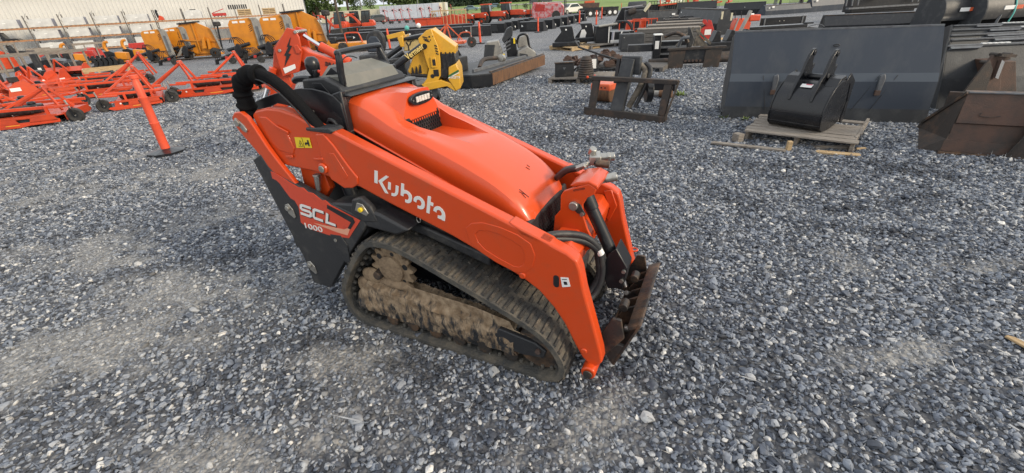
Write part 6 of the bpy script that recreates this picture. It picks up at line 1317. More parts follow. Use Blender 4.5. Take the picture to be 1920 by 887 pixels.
# rows running away to the right, mouths and side plates in view
for r_, (a, e, n, nm) in enumerate(((Vector((-1.1821, 32.5875, 0)), Vector((1.3757, 41.4161, 0)), 6, 'first'), (Vector((1.3619, 31.7992, 0)), Vector((6.2089, 43.9864, 0)), 7, 'second'))):
    for k in range(n):
        q = a.lerp(e, k/(n-1)); copy_tree(lb0, q, hd-.45, 'black bucket, %s of those receding %s the middle marker post' % ('nearest second third fourth fifth sixth farthest'.split()[k], 'left of' if r_ == 0 else 'right of'))
for k, px in enumerate((700, 735, 770, 805, 840)):
    copy_tree(lb0, (25.0767, -25.3419, 0) if False else (b0+Vector(((px-870)/800*38, 5.5, 0))), hd, 'black bucket in the back row, %s from the left behind the nearest row' % ('first second third fourth fifth'.split()[k]))
def tractor(q, rz, lab, cab=True, sc=1.0, grp='red tractors parked at the field edge'):
    t = thing('tractor', lab, 'tractor', q, rz, grp); t.scale = (sc,)*3
    MB().prism([(-.3,.85),(1.7,.8),(1.85,1.0),(1.75,1.35),(1.1,1.5),(-.3,1.5)], -.35, .35).build('hood', m_or2, t, bevel=.06)
    MB().bx(1.80,1.87,-.28,.28,.95,1.3).build('grille', m_blks, t); MB().bx(1.6,1.8,-.37,.37,1.18,1.32).build('headlight', m_whi2, t, bevel=.02)
    MB().bx(-1.3,1.5,-.2,.2,.5,.85).build('chassis', m_blks, t)
    for y in (-.85,.55):
        w_ = MB().lathe([(.25,0),(.60,-.02),(.66,.06),(.66,.28),(.60,.34),(.25,.30)], (-1.0,y,.66), 'y', 22).build('rear_wheel', m_tyre, t, smooth=40); MB().cyl((-1.0,y+.04,.66),(-1.0,y+.28,.66),.3,n=14).build('rim', m_or2, w_)
        w_ = MB().lathe([(.18,.05),(.36,.05),(.41,.1),(.41,.24),(.36,.30),(.18,.30)], (1.25,y,.41), 'y', 20).build('front_wheel', m_tyre, t, smooth=40); MB().cyl((1.25,y+.07,.41),(1.25,y+.28,.41),.2,n=12).build('rim', m_or2, w_)
    for y in (-.9,.5): MB().prism([(-1.6,.9),(-1.4,1.4),(-.7,1.45),(-.4,1.0),(-.5,1.0),(-.8,1.35),(-1.35,1.3),(-1.5,.9)], y, y+.4).build('fender', m_or2, t, bevel=.02)
    if cab:
        MB().prism([(-1.45,1.35),(-.35,1.45),(-.35,1.0),(-.25,1.5),(-.35,2.25),(-1.4,2.25)], -.6, .6).build('cab_glass', m_glass, t)
        for y in (-.62,.58):
            for a, b in (((-1.45,1.3),(-1.4,2.3)),((-.25,1.4),(-.35,2.3)),((-.85,1.3),(-.85,2.3))): MB().bar((a[0],y+.02,a[1]),(b[0],y+.02,b[1]),.06).build('cab_post', m_blks, t)
        MB().bx(-1.55,-.2,-.7,.7,2.27,2.42).build('roof', m_or2, t, bevel=.05)
    else:
        for y in (-.5,.5): MB().bar((-1.3,y,1.2),(-1.35,y,2.3),.06).build('roll_bar_post', m_blks, t)
        MB().bar((-1.35,-.5,2.3),(-1.35,.5,2.3),.06).build('roll_bar', m_blks, t); MB().bx(-1.2,-.7,-.25,.25,1.1,1.25).bx(-1.25,-1.1,-.25,.25,1.2,1.6).build('seat', m_blks, t, bevel=.04)
        MB().bar((-.3,0,1.3),(-.5,0,1.65),.04).build('steering_column', m_blks, t)
    return t
tractor((-0.6336, 51.3512, 0), -.25, 'red tractor with red-roofed cab, left one of the two cabs', sc=.78)
tractor((1.5351, 52.6709, 0), -.25, 'red tractor with red-roofed cab, right one of the two cabs', sc=.80)
for k, (px, py, lab) in enumerate(((868,50,'small red tractor without cab right of the lattice crate'), (892,48,'small red tractor with roll bar beside the left cab tractor'), (985,38,'small red tractor with roll bar right of the second cab'), (1000,36,'small red tractor at the right end of the tractor line'))):
    q = {0: (-3.8435, 50.4083, 0), 1: (-2.53, 51.3149, 0), 2: (3.0573, 55.6303, 0), 3: (4.2061, 57.709, 0)}[k]; tractor(q, -.3, lab, False, .72)
t = thing('wrapped_tractor', 'red tractor wrapped in clear plastic on a frame, near the white car', 'tractor', (5.0982, 49.4894, 0), -.25)
MB().prism([(-1.6,.2),(1.6,.2),(1.7,1.2),(1.3,1.6),(.2,1.65),(-.3,1.7),(-1.5,1.75),(-1.65,1.2)], -.6, .6).build('plastic_wrap', m_plasw, t, bevel=.12, segs=3)
MB().prism([(-1.3,.9),(-.3,.9),(-.2,1.5),(-1.2,1.6)], -.62, -.55).build('red_hood_under_wrap', m_red, t, bevel=.05)
for x in (-1.75,1.75):
    for y in (-.65,.65): MB().bx(x-.04,x+.04,y-.04,y+.04,0,1.9).build('frame_post', m_blks, t)
MB().lathe([(.0,0),(.42,0),(.42,.06),(0,.06)], (.9,-.66,.5), 'y', 16).build('wheel', m_tyre, t)
def car(q, rz, m, lab, van=False, grp='cars parked or driving beyond the field'):
    t = thing('car', lab, 'car', q, rz, grp)
    MB().prism([(-2.2,.3),(2.15,.3),(2.2,.62),(2.0,.80),(1.0,.92),(.45,1.38),(-1.0,1.42),(-1.75,.98),(-2.2,.92)], -.86, .86).build('body', m, t, bevel=.08, segs=3)
    for y in (-.868,.862): MB().prism([(.85,.93),(.40,1.30),(-.95,1.33),(-1.5,.96)], y, y+.006).build('side_window', m_glass, t)
    MB().prism([(1.02,.93),(.50,1.36),(.47,1.36),(.98,.93)], -.7, .7).build('windscreen', m_glass, t)
    MB().prism([(-1.78,.99),(-1.06,1.40),(-1.03,1.41),(-1.75,1.01)], -.7, .7).build('rear_window', m_glass, t)
    for x in (-1.35,1.35):
        for y in (-.88,.70): 
            w_ = MB().lathe([(0,0),(.32,0),(.33,.03),(.33,.15),(.32,.18),(0,.18)], (x,y,.33), 'y', 18).build('wheel', m_tyre, t); MB().cyl((x,y-.01,.33),(x,y+.19,.33),.19,n=12).build('rim', m_stl, w_)
    for y in (-.65,.40): MB().bx(2.12,2.20,y,y+.25,.62,.74).build('headlight', m_whi2, t, bevel=.02); MB().bx(-2.22,-2.15,y,y+.25,.70,.85).build('tail_light', m_red, t)
    return t
car((10.0539, 69.0939, 0), -2.4, m_wsil, 'cream-white car parked beyond the gravel, right of the wrapped tractor', grp='cars by the yard')
car(up_to(AZ(703), 92), -2.6, m_cardk, 'dark car parked under the end of the white trailer', grp='cars by the yard')
car(up_to(AZ(884), 150), -.05, m_carb, 'pale blue car beyond the field, left of the cab tractors')
car(up_to(AZ(931), 152), -.05, m_carb, 'pale blue pickup-like car above the two cab tractors')
car(up_to(AZ(1004), 178), -.02, m_cardk, 'dark car on the far road, left of the other')
car(up_to(AZ(1024), 178), -.02, m_cardk, 'dark car on the far road, right of the other')
car(up_to(AZ(560), 120), -.1, m_cardk, 'dark car by the hedge at the warehouse corner', grp='cars by the yard')
car(up_to(AZ(585), 125), -.1, m_wsil, 'white car by the hedge under the large tree', grp='cars by the yard')
t = thing('tractor_trailer_set', 'orange-red dump trailer with cream wheels behind the flatbed', 'trailer', (12.838, 70.8561, 0), -.05)
MB().prism([(-1.6,.7),(1.8,.7),(1.9,1.3),(-1.7,1.3)], -.8, .8).build('dump_body', m_rust, t, bevel=.02); MB().bx(-.2,1.2,-.5,.5,1.3,1.6).build('orange_load', m_or3, t, bevel=.05); MB().bar((-1.6,0,.6),(-2.8,0,.5),.12).build('tongue', m_blks, t)
for x in (-.4,): 
    for y in (-.95,.8): w_ = MB().lathe([(.2,0),(.45,0),(.45,.2),(.2,.2)], (x,y,.45), 'y', 16).build('wheel', m_tyre, t); MB().cyl((x,y-.01,.45),(x,y+.21,.45),.26,n=12).build('rim', m_traily, w_)
t = thing('flatbed_trailer', 'low black flatbed trailer on white wheels in front of the grass', 'trailer', (11.0436, 53.6036, 0), .1)
MB().bx(-1.8,2.1,-.9,.9,.55,.72).build('deck', m_blks, t, bevel=.02); MB().bx(-1.8,2.1,-.92,-.88,.72,.9).bx(-1.8,2.1,.88,.92,.72,.9).build('side_rail', m_blks, t); MB().bar((-1.8,0,.5),(-3.0,0,.45),.1).build('tongue', m_blks, t)
for x in (-1.1,-.4,1.1,1.7):
    for y in (-1.0,.85): w_ = MB().lathe([(.15,0),(.36,0),(.36,.16),(.15,.16)], (x,y,.36), 'y', 16).build('wheel', m_tyre, t); MB().cyl((x,y-.01,.36),(x,y+.17,.36),.18,n=12).build('rim', m_whi2, w_)
def tined(q, rz, lab, sc=1.0):
    t = thing('tined_implement', lab, 'implement', q, rz, 'red tined implements at the top right'); t.scale = (sc,)*3
    MB().bar((-.9,0,.6),(.9,0,.7),.12).build('beam', m_or2, t); MB().tube([(-.7,-.1,.6),(-.8,-.1,1.2),(-.2,-.1,1.4),(.1,-.1,.8)], .07, 8, 3).build('curved_bar', m_or2, t)
    MB().box((0,-.1,1.0),(.4,.3,.3)).build('gearbox', m_or2, t, bevel=.04); MB().box((.35,-.2,1.1),(.3,.05,.3)).build('white_panel', m_whi2, t)
    for k in range(9): MB().bar((-.9+k*.22,.1,.65),(-1.0+k*.22,.15,.0),.025).build('tine', m_edge, t)
    MB().lathe([(0,-.06),(.28,-.06),(.28,.06),(0,.06)], (-.6,-.2,.28), 'y', 14).build('wheel', m_tyre, t)
for k, (q, lab) in enumerate((((19.6273, 55.8562, 0), 'red implement at the top edge behind the lattice panel'), ((19.4126, 47.5721, 0), 'red tined rake at the top edge left of the black buckets'), ((22.611, 49.9524, 0), 'red tined rake above the dark bucket, white panel on it'), ((24.3872, 50.7462, 0), 'red tined rake right of the one with the white panel'), ((30.0732, 51.7385, 0), 'red implement at the top edge above the charcoal bucket'), ((32.0016, 51.5758, 0), 'red implement at the top edge, rightmost of the red ones'))): tined(q, .3*k, lab, 1.15)
car((33.3319, 93.7451, 0), .1, m_wsil, 'white car at the top edge beyond the black lattice panel', grp='cars by the yard')

# ---------------------------------------------------------------- slate panel, digging bucket on a pallet, rusty bucket
A_, B_ = Vector((3.1186, 6.1804, 0)), Vector((5.3403, 5.3118, 0)); d = B_-A_; LB = d.length; hd = math.atan2(d.y, d.x)
sb = thing('large_bucket', 'wide slate-grey bucket standing on its mouth, smooth bottom panel facing the camera', 'bucket', A_, hd)
TH = 1.12
prof = [(0,.0),(.05,.30),(.115,.62),(.17,TH),(.17,TH)]
X0, X1 = .02, LB
def skin(y_off=0, x0=X0, x1=X1, inset=.05):
    rows = []
    for (y, z) in prof[:-1]:
        e = .10*z/TH; rows.append([(x0+e*.3, y+y_off, z), (x1-e*.4, y+y_off, z)])
    return rows
r_ = skin(); 
MB().grid([r_[0], r_[1]]).build('scuffed_lower_strip', m_slated, sb) if False else None
low = [[(X0,0,0),(X1,0,0)], [(X0+.01,.018,.17),(X1-.01,.018,.17)]]
MB().grid(low).build('scuffed_lower_strip', m_slated, sb)
MB().grid([low[1], [(X0+.02,.055,.50),(X1-.02,.055,.50)]]).build('lower_panel', m_slate, sb)
MB().grid([[(X0+.02,.055,.50),(X1-.02,.055,.50)], [(X0+.025,.085,.60),(X1-.025,.085,.60)]]).build('crease_band', mat('slate_band', (.060,.074,.094), .34), sb)
MB().grid([[(X0+.025,.085,.60),(X1-.025,.085,.60)], [(X0-.0,.24,TH),(X1-.09,.24,TH)]]).build('upper_panel', m_slate, sb)
for x, s_ in ((X0, 1), (X1, -1)): MB().prism([(0.002,0),(.014,.13),(.057,.50),(.087,.60),(.24,TH),(.62,TH-.1),(.75,.3),(.5,0)], x+s_*.012, x+s_*.03, 'x').build('side_plate', m_slated, sb)
MB().bx(X0,X1,.20,.75,.0,.05).build('mouth_edge', m_slated, sb); MB().bar((X0-.0,.25,TH),(X1-.09,.25,TH),.03,.02).build('top_edge', m_edge, sb)
for x in (.60, 1.78):
    hk = MB().prism([(-.02,.36),(.03,.38),(.04,.54),(.02,.60),(-.025,.58)], 0, .04); o = hk.build('hook', m_edge, sb, bevel=.01); o.location = (x, .015, 0)
    MB().bx(x-.03,x+.025,.0,.035,.34,.40).build('rusty_hook_foot', m_rust, sb)
MB().tube([(1.22+.035*math.cos(k*.7854), .135, .93+.012*math.sin(k*.7854)) for k in range(9)], .006, 6).build('oval_hole_rim', m_letd, sb)
for a, b in (((.45,.6),(.55,.14)), ((1.75,.58),(1.55,.14)), ((1.95,.60),(1.75,.14))): MB().bar((a[0],.066 if a[1] < .6 else .07,a[1]-.02),(b[0],.010,b[1]),.004,.004).build('scratch', m_blkd, sb)

# pallet with planks, stringers and broken boards
PA, PB, PC = Vector((2.9005, 5.1018, 0)), Vector((3.7352, 4.3759, 0)), Vector((3.7417, 6.2563, 0))
d = PB-PA; LP = d.length; hd2 = math.atan2(d.y, d.x); WP = 1.02
pl = thing('broken_pallet', 'weathered wooden pallet with broken boards under the black digging bucket', 'pallet', PA, hd2)
for k in range(8):
    y = .0+k*WP/7.6; w_ = random.uniform(.10, .125); x0 = random.uniform(-.02, .02)+(.25 if k == 7 else 0); x1 = LP+random.uniform(-.02, .02)-(.3 if k == 6 else 0)
    o = MB().bx(x0, x1, -w_/2, w_/2, .115, .135).build('plank', m_wood, pl, bevel=.003); o.location = (0, y, random.uniform(-.003,.003)); o.rotation_euler.z = random.uniform(-.02, .02)
for x in (.02, LP/2-.02, LP-.05):
    MB().bx(x, x+.038, -.02, WP-.05, .0+.015, .115).build('stringer', m_wood, pl, bevel=.003)
for y in (.05, .85): MB().bx(0, LP, y, y+.1, .0, .014).build('bottom_board', m_wood, pl)
def board(q, rz, l, w_, h, lab, ry=0, m=None, z=0):
    t = MB().prism([(0,0),(l*.97,-.006),(l,w_*.4),(l*.98,w_),(.02,w_*.96),(0,w_*.5)], 0, h, 'z').build('broken_board', m or m_wood, None, bevel=.003)
    t.location = (q[0], q[1], .012+z); t.rotation_euler = (0, ry, rz); return tag(t, lab, 'board', 'broken pallet boards')
board((2.4472, 4.9673, 0), -0.6231, .78, .07, .022, 'long splintered board lying before the left corner of the pallet', m=m_wood)
board((3.3448, 4.4146, 0), -0.5371, .40, .09, .02, 'short pale board lying in front of the pallet', m=m_wood2)
board((3.4457, 4.5505, 0), -0.1411, .36, .08, .02, 'greyish board tucked under the front edge of the pallet')
board((3.8276, 4.454, 0), 0.107, .11, .03, .015, 'tiny splinter right of the pallet', m=m_wood2)
board((3.8223, 4.4946, 0), 0.8134, 1.02, .025, .075, 'thin board standing on edge along the right side of the pallet', z=.05)
board((2.4265, 1.5684, 0), -1.3519, .16, .035, .012, 'small brown wood scrap on the gravel at the right edge', m=m_wood2)
t = MB().box((0,0,.055),(.09,.10,.10)).build('wood_block', m_wood, None, bevel=.006); t.location = (2.7992, 5.0296, 0); t.rotation_euler.z = .3; tag(t, 'weathered block at the left corner of the pallet', 'block', 'wood blocks at the pallet')
t = MB().box((0,0,.06),(.045,.05,.115)).build('wood_block', m_wood2, None, bevel=.004); t.location = (3.142, 4.5714, 0); t.rotation_euler.z = -.2; tag(t, 'small upright block in front of the pallet', 'block', 'wood blocks at the pallet')

# black digging bucket with two ears
Q0, Q1 = Vector((3.335, 5.3031, 0)), Vector((3.7037, 4.7916, 0)); d = Q1-Q0; WB = d.length*1.0
db = thing('digging_bucket', 'glossy black digging bucket with two upright ears, sitting on the broken pallet', 'bucket', (3.215, 5.19, .137), -.98)
WB = .565
sh = [(.0,.26),(-.012,.14),(.012,.05),(.08,.004),(.20,.0),(.40,.03),(.50,.08),(.53,.28),(.48,.48),(.38,.525),(.27,.525),(.15,.475),(.06,.385)]
MB().prism(sh, 0, WB, 'x').build('shell', m_clean, db, bevel=.012)
for x in (-.010, WB-.004): MB().prism([(y*1.01-.003, z*1.015) for y, z in sh], x, x+.014, 'x').build('side_plate', m_clean, db, bevel=.003)
for x in (-.014, WB): MB().prism([(.34,.50),(.44,.60),(.60,.50),(.60,.05),(.53,.03),(.51,.10),(.545,.28),(.49,.48)], x, x+.016, 'x').build('side_edge', m_clean, db, bevel=.003)
for x0_, x1_ in ((-.0, .15), (.44, WB)): MB().prism([(.16,.47),(.24,.56),(.36,.585),(.40,.52)], x0_, x1_, 'x').build('top_gusset', m_clean, db, bevel=.004)
MB().cyl((.02,.34,.55),(WB-.02,.34,.55),.032,n=16).build('cross_tube', m_clean, db)
ear = [(.02,.325),(.05,.42),(.13,.54),(.19,.60),(.22,.68),(.27,.78),(.33,.84),(.38,.85),(.41,.82),(.385,.77),(.375,.71),(.40,.665),(.44,.69),(.45,.655),(.42,.60),(.44,.54),(.38,.49),(.24,.50),(.12,.44)]
for x in (.15, .385):
    MB().prism(ear, x, x+.032, 'x').build('ear', m_clean, db, bevel=.005)
    MB().cyl((x-.010,.36,.80),(x+.042,.36,.80),.030,n=16).build('ear_boss', m_clean, db, bevel=.004)
    MB().cyl((x-.012,.25,.58),(x+.044,.25,.58),.026,n=14).build('ear_boss', m_blkd, db, bevel=.004)
MB().add([(.215,.118,.460),(.335,.118,.460),(.335,.165,.489),(.215,.165,.489)], [(0,1,2,3)]).build('label', m_whi2, db)
MB().add([(.262,.150,.4815),(.325,.150,.4815),(.325,.162,.4895),(.262,.162,.4895)], [(0,1,2,3)]).build('label_print', mat('pink_print', (.55,.12,.16), .5), db)
for z, y in ((.075, .004), (.19, -.008)): MB().bx(.0, WB, y-.006, y, z, z+.007).build('weld_line', m_blkd, db)

# rusty bucket at the right edge
A_, B_ = Vector((4.509, 4.242, 0)), Vector((5.1003, 3.8836, 0)); d = B_-A_; hd = math.atan2(d.y, d.x)
rb = thing('rusty_bucket', 'rusty brown bucket seen from outside at the right edge, bent side plate at its left', 'bucket', A_, hd)
W_ = 1.75
MB().grid([[(.02,.0,.0),(W_,0,0)], [(.03,.02,.14),(W_,.02,.14)], [(.05,.035,.145),(W_,.035,.145)], [(.055,.055,.30),(W_,.055,.30)], [(.06,.035,.315),(W_,.035,.315)], [(.075,.10,.59),(W_,.10,.59)]]).build('outer_panel', m_rust, rb, smooth=15)
SP = [(.02,.0,.0),(.04,.03,.15),(.055,.055,.30),(.075,.10,.60),(-.09,.48,.20),(-.10,.48,.14),(-.13,.10,.0),(.04,.20,.45)]
MB().add([SP[0],SP[1],SP[2],SP[3],SP[4],SP[5],SP[6]], [(0,1,6),(1,5,6),(1,2,5),(2,4,5),(2,3,4)]).build('side_plate', m_rust2, rb, rnorm=False)
MB().bar(SP[3],SP[4],.035,.03).bar(SP[4],SP[5],.035,.03).build('side_edge', m_wear, rb, bevel=.004)
MB().add([(.075,.09,.595),(.62,.09,.595),(.62,.20,.605),(.075,.20,.605)], [(0,1,2,3)]).build('top_lip', m_wear, rb)
MB().bar((.08,.10,.598),(W_,.10,.600),.012,.012).build('bright_edge', m_edge, rb)
MB().prism([(.50,.0),(W_,.0),(W_,.60),(.66,.60),(.62,.50)], -.03, -.015).build('front_plate', m_rust2, rb, bevel=.004)
MB().add([(.48,.12,.608),(W_,.12,.612),(W_,-.05,.565),(.68,-.05,.560)], [(0,1,2,3)]).build('turned_lip', m_wear, rb)
MB().bar((.64,-.04,.53),(.50,-.04,.03),.012).build('weld_line', m_wear, rb); MB().bx(.0,W_,-.05,.02,-.0,.03).build('cutting_edge', m_wear, rb, bevel=.004)
MB().tube([(.22,.045,.42),(.21,.04,.39),(.30,.035,.385),(.36,.04,.40)], .004, 5, 3).build('welded_letter', m_rust2, rb)
for k in range(3): MB().bar((.85+.03*k,-.034,.47-.02*k),(.93+.03*k,-.034,.52-.03*k),.006,.004).build('scratch', m_edge, rb)
MB().bx(.02,W_,.12,.75,.02,.05).build('floor', m_rust2, rb); MB().bx(.1,W_,.70,.74,.05,.5).build('rear_wall', m_rust2, rb)
Y5 = 6.55
t = thing('rusty_side_cutter', 'upright triangular plate, half rusty and half yellowed, leaning beside the slate panel', 'plate')
vprism([(6.4444, 6.55, 0.2266), (6.6407, 6.55, 0.6166), (6.6647, 6.55, 0.6153), (6.8344, 6.55, 0.0335), (6.7355, 6.55, -0.0398)], Y5, Y5+.03, 'plate', mat('yellowed_rust', (.10,.075,.05), .7, col2=(.30,.24,.11), scale=6, bump=.3), t, bevel=.004)
vprism([(6.4444, 6.55, 0.2266), (6.4905, 6.55, 0.1932), (6.6859, 6.55, 0.5852), (6.6374, 6.55, 0.624)], Y5-.04, Y5+.06, 'edge_bar', m_wear, t)
vprism([(6.6339, 6.55, 0.0451), (6.8536, 6.55, 0.0638), (6.8893, 6.55, -0.017), (6.6852, 6.55, -0.0369)], Y5, Y5+.5, 'foot', m_rust2, t)
settle(t, (5.9, Y5, 0))
# brown bracket assembly and second rusty bucket body behind it

lk = thing('bucket_linkage', 'dark brown bucket linkage with two pins and a bare metal bar, above the rusty bucket', 'linkage')
YL = 5.6
vprism([(5.9495, 5.6, 0.2411), (6.0962, 5.6, 0.6364), (6.1269, 5.6, 0.6847), (6.2247, 5.6, 0.5659), (6.2789, 5.6, 0.2085)], YL, YL+.02, 'gusset', m_rust2, lk, bevel=.004)
vprism([(6.2861, 5.6, 0.2081), (6.1794, 5.6, 0.6317), (6.2198, 5.6, 0.7416), (6.426, 5.6, 0.7302), (6.4585, 5.6, 0.6663), (6.3607, 5.6, 0.6467), (6.5524, 5.6, 0.1791)], YL+.05, YL+.10, 'frame', m_rust, lk, bevel=.01)
vprism([(6.2857, 5.6, 0.6759), (6.333, 5.6, 0.6482), (6.3529, 5.6, 0.4429), (6.3041, 5.6, 0.4587)], YL+.0, YL+.04, 'bare_bar', m_chr, lk)
for q in ((6.2366, 5.6, 0.7345), (6.3948, 5.6, 0.7257), (6.1523, 5.6, 0.6458)): MB().cyl((q[0],YL+.02,q[2]),(q[0],YL+.12,q[2]),.022,n=12).build('pin', m_rust2, lk)
a, b = Vector((6.2366, 5.6, 0.7345)), Vector((6.4357, 5.6, 0.7111)); MB().bar(a,b,.035).build('cross_bar', m_rust2, lk)
vprism([(6.5669, 5.6, 0.1783), (6.4227, 5.6, 0.6307), (6.6175, 5.6, 0.6324), (6.8708, 5.6, 0.147)], YL+.12, YL+.7, 'rusty_body', m_rust, lk, bevel=.01)
settle(lk, (6.2, YL, 0))
# ranks of black buckets seen over their top edges
for k, (x0, y0, x1, y1, by) in enumerate(()): pass
def edge_bucket(q0, q1, h, lab, m=m_slated, toothed=True, grp='charcoal buckets ranked behind the slate panel', tilt=.25, bx0=.1, bx1=.5, far=.42):
    q0 = Vector(q0); q1 = Vector(q1); d = q1-q0; W = d.length
    t = thing('loader_bucket', lab, 'bucket', (q0.x, q0.y, 0), math.atan2(d.y, d.x), grp)
    MB().grid([[(0,0,0),(W,0,0)], [(0,tilt*.4,h*.5),(W,tilt*.4,h*.5)], [(0,tilt,h),(W,tilt,h)]]).build('back_panel', m, t)
    MB().grid([[(0,tilt,h),(W,tilt,h)], [(0,tilt+.02,h-.01),(W,tilt+.02,h-.01)], [(0,.12,.05),(W,.12,.05)], [(0,far,.0),(W,far,0)]]).build('inside_shell', m, t)
    for x in (0, W): MB().prism([(0,0),(far,0),(far,.05),(tilt,h),(tilt*.4,h*.5)], x-.01, x+.01, 'x').build('side_plate', m, t)
    MB().bar((0,tilt-.01,h),(W,tilt-.01,h),.035,.02).build('top_edge', m_edge, t)
    if bx1 > bx0: MB().add([(W*bx0,tilt-.06,h-.03),(W*bx1,tilt-.06,h-.03),(W*bx1+.1,tilt-.0,h+.015),(W*bx0,tilt-.0,h+.015),(W*bx0,tilt-.0,h-.07),(W*bx1,tilt,h-.07)], [(0,1,2,3),(0,4,5,1),(0,3,4),(1,5,2)]).build('grey_step', m_edge, t)
    if toothed:
        for j in range(5): MB().bx(W*(bx1+.03)+j*.07, W*(bx1+.03)+j*.07+.05, tilt-.02, tilt+.02, h+.0, h+.022).build('bright_notch', m_whi2, t)
    return t
edge_bucket((6.0453, 5.941, 0), (7.3587, 5.7432, 0), .80, 'charcoal bucket nearest the camera in the rank behind the slate panel', bx0=.02, bx1=.28)
for k, (a, b, h, x0, x1) in enumerate((((6.7205, 6.5969, 0), (8.4759, 6.3788, 0), .80, .32, .58), ((7.2507, 7.1762, 0), (8.9282, 6.9419, 0), .80, .3, .70), ((7.9982, 7.9929, 0), (9.3925, 7.6258, 0), .80, .38, .66), ((8.7941, 8.8043, 0), (10.1735, 8.4151, 0), .80, .25, .5))):
    edge_bucket(a, b, h, 'charcoal bucket, %s behind the nearest in the rank beside the slate panel' % ('first second third fourth'.split()[k]), bx0=x0, bx1=x1, toothed=k != 1)

# ---------------------------------------------------------------- attachment frames in the middle
A_, B_ = Vector((1.3424, 6.9369, 0)), Vector((2.3178, 6.154, 0)); d = B_-A_; hd = math.atan2(d.y, d.x); LF = d.length
hf = .56
fr = thing('attachment_frame', 'dark steel frame with two openings and an upright post, tipped forward on the gravel', 'frame', A_, hd)
def tilt_ring(x0, x1, x2, z0, z1, name, m=m_rust2):
    pass
tl = .10
def P3(x, z, y=0): return (x, y+tl*z/hf, z)
MB().bar(P3(-.02,.05),P3(LF,.05),.10,.07).build('bottom_rail', m_rust2, fr, bevel=.006)
MB().bar((-.03,-.09,.06),(LF,-.09,.02),.015,.14).build('bottom_flange', m_rust2, fr, bevel=.003)
MB().bar(P3(0,hf-.02),P3(LF+.08,hf-.02),.09,.06).build('top_rail', m_rust2, fr, bevel=.006)
for x in (.05, LF*.94): MB().bar(P3(x,.08),P3(x+.03,hf-.04),.06,.11,up=(1,0,0)).build('side_rail', m_rust2, fr, bevel=.006)
MB().add([P3(LF*.985,.0,-.10),P3(LF*.985,.0,.02),P3(LF+.10,hf,.02),P3(LF+.10,hf,-.08)], [(0,1,2,3)]).build('end_flange', m_rust2, fr)
q = [P3(LF*.28,.06),P3(LF*.42,.06)]
MB().bar((LF*.36,.08,.05),(LF*.40,.30,.80),.20,.10,up=(0,1,0)).build('upright_post', m_slated, fr, bevel=.01)
MB().bx(LF*.30,LF*.55,.28,.36,.58,.84).build('post_head', m_slated, fr, bevel=.02)
MB().bar((LF*.26,.25,.45),(LF*.27,.30,.80),.05).build('guide_bar', m_blks, fr)
MB().tube([(LF*.52,.35,.72),(LF*.60,.35,.62),(LF*.56,.25,.38),(LF*.47,.2,.12)], .045, 10, 4).build('worn_hydraulic_arm', mat('dirty_tan_metal', (.20,.17,.13), .7, col2=(.07,.06,.05), scale=8, lo=.4, hi=.6), fr, smooth=50)
MB().tube([(LF*.58,.38,.74),(LF*.66,.36,.64),(LF*.62,.3,.4),(LF*.55,.2,.12)], .03, 10, 4).build('hydraulic_hose', m_blkd, fr, smooth=50)
MB().cyl((LF*.64,.30,.35),(LF*.70,.35,.35),.16,n=20).build('wheel_disc', m_blks, fr, bevel=.01)
t = thing('auger_drive', 'orange auger drive motor lying behind the dark frame', 'auger drive', (1.5915, 7.8137, 0), hd)
MB().cyl((.0,.05,.18),(.34,.05,.18),.16,n=22).build('worn_barrel', m_rusto, t, bevel=.01); MB().box((.17,.05,.28),(.36,.30,.12)).build('orange_cap', m_or3, t, bevel=.02)
for k in range(4): MB().cyl((.06+k*.07,-.10,.28),(.06+k*.07,-.115,.28),.012,n=8).build('bolt', m_blks, t)
t = thing('post_driver_part', 'small black and white cylinder with a rusty end lying behind the dark frame', 'cylinder', (2.4614, 8.0454, 0), hd+.1)
MB().cyl((0,0,.08),(.42,0,.08),.05,n=14).build('barrel', m_gryp, t); MB().cyl((.38,0,.08),(.60,0,.08),.06).build('rusty_end', m_rusto, t); MB().bx(.1,.6,.15,.35,.1,.22).build('bracket', m_blks, t)
t = thing('spring_auger', 'black coil spring auger standing on the grey pallet', 'auger', (1.8073, 9.7506, 0), .4)
MB().lathe([(.0,0),(.16,0)]+[(.17-.008*k+(.018 if j == 0 else 0), .02+k*.045+j*.02) for k in range(9) for j in (0,1)]+[(.08,.44),(0,.45)], (0,0,.13), 'z', 26).build('ribbed_drum', m_rust2, t, smooth=25)
for x in (-.06,.12): MB().sph((x,-.15,.17),.035,10).build('orange_cap', m_or2, t)
# pallet left with small black things
def pallet(q, rz, lx, ly, lab, m=m_wood, n=7, grp='wooden pallets'):
    t = thing('pallet', lab, 'pallet', q, rz, grp)
    for k in range(n):
        o = MB().bx(0,lx,0,ly/n*.78,.10,.125).build('plank', m, t); o.location = (0, k*ly/n, 0)
    for x in (0,lx/2-.04,lx-.08): MB().bx(x,x+.08,0,ly*.97,.02,.10).build('stringer', m, t)
    for y in (0,ly*.85): MB().bx(0,lx,y,y+.1,0,.02).build('bottom_board', m, t)
    return t
pallet((1.0191, 10.0438, 0), -0.3561, 1.35, 1.0, 'grey pallet carrying a black box, a black guard and the coil auger')
def on(q, z): return (q[0], q[1], z)
t = thing('steel_box', 'small open-topped black steel box on the grey pallet', 'box', on((1.1857, 10.1322, 0), .127), -.1); MB().bx(0,.42,0,.35,0,.29).build('body', m_blkd, t, bevel=.006); MB().bar((-.02,0,.30),(.44,0,.30),.05,.02).build('rim', m_wear, t); MB().prism([(.17,.2),(.24,.2),(.20,.14)], -.005,-.001).build('mark', m_edge, t)
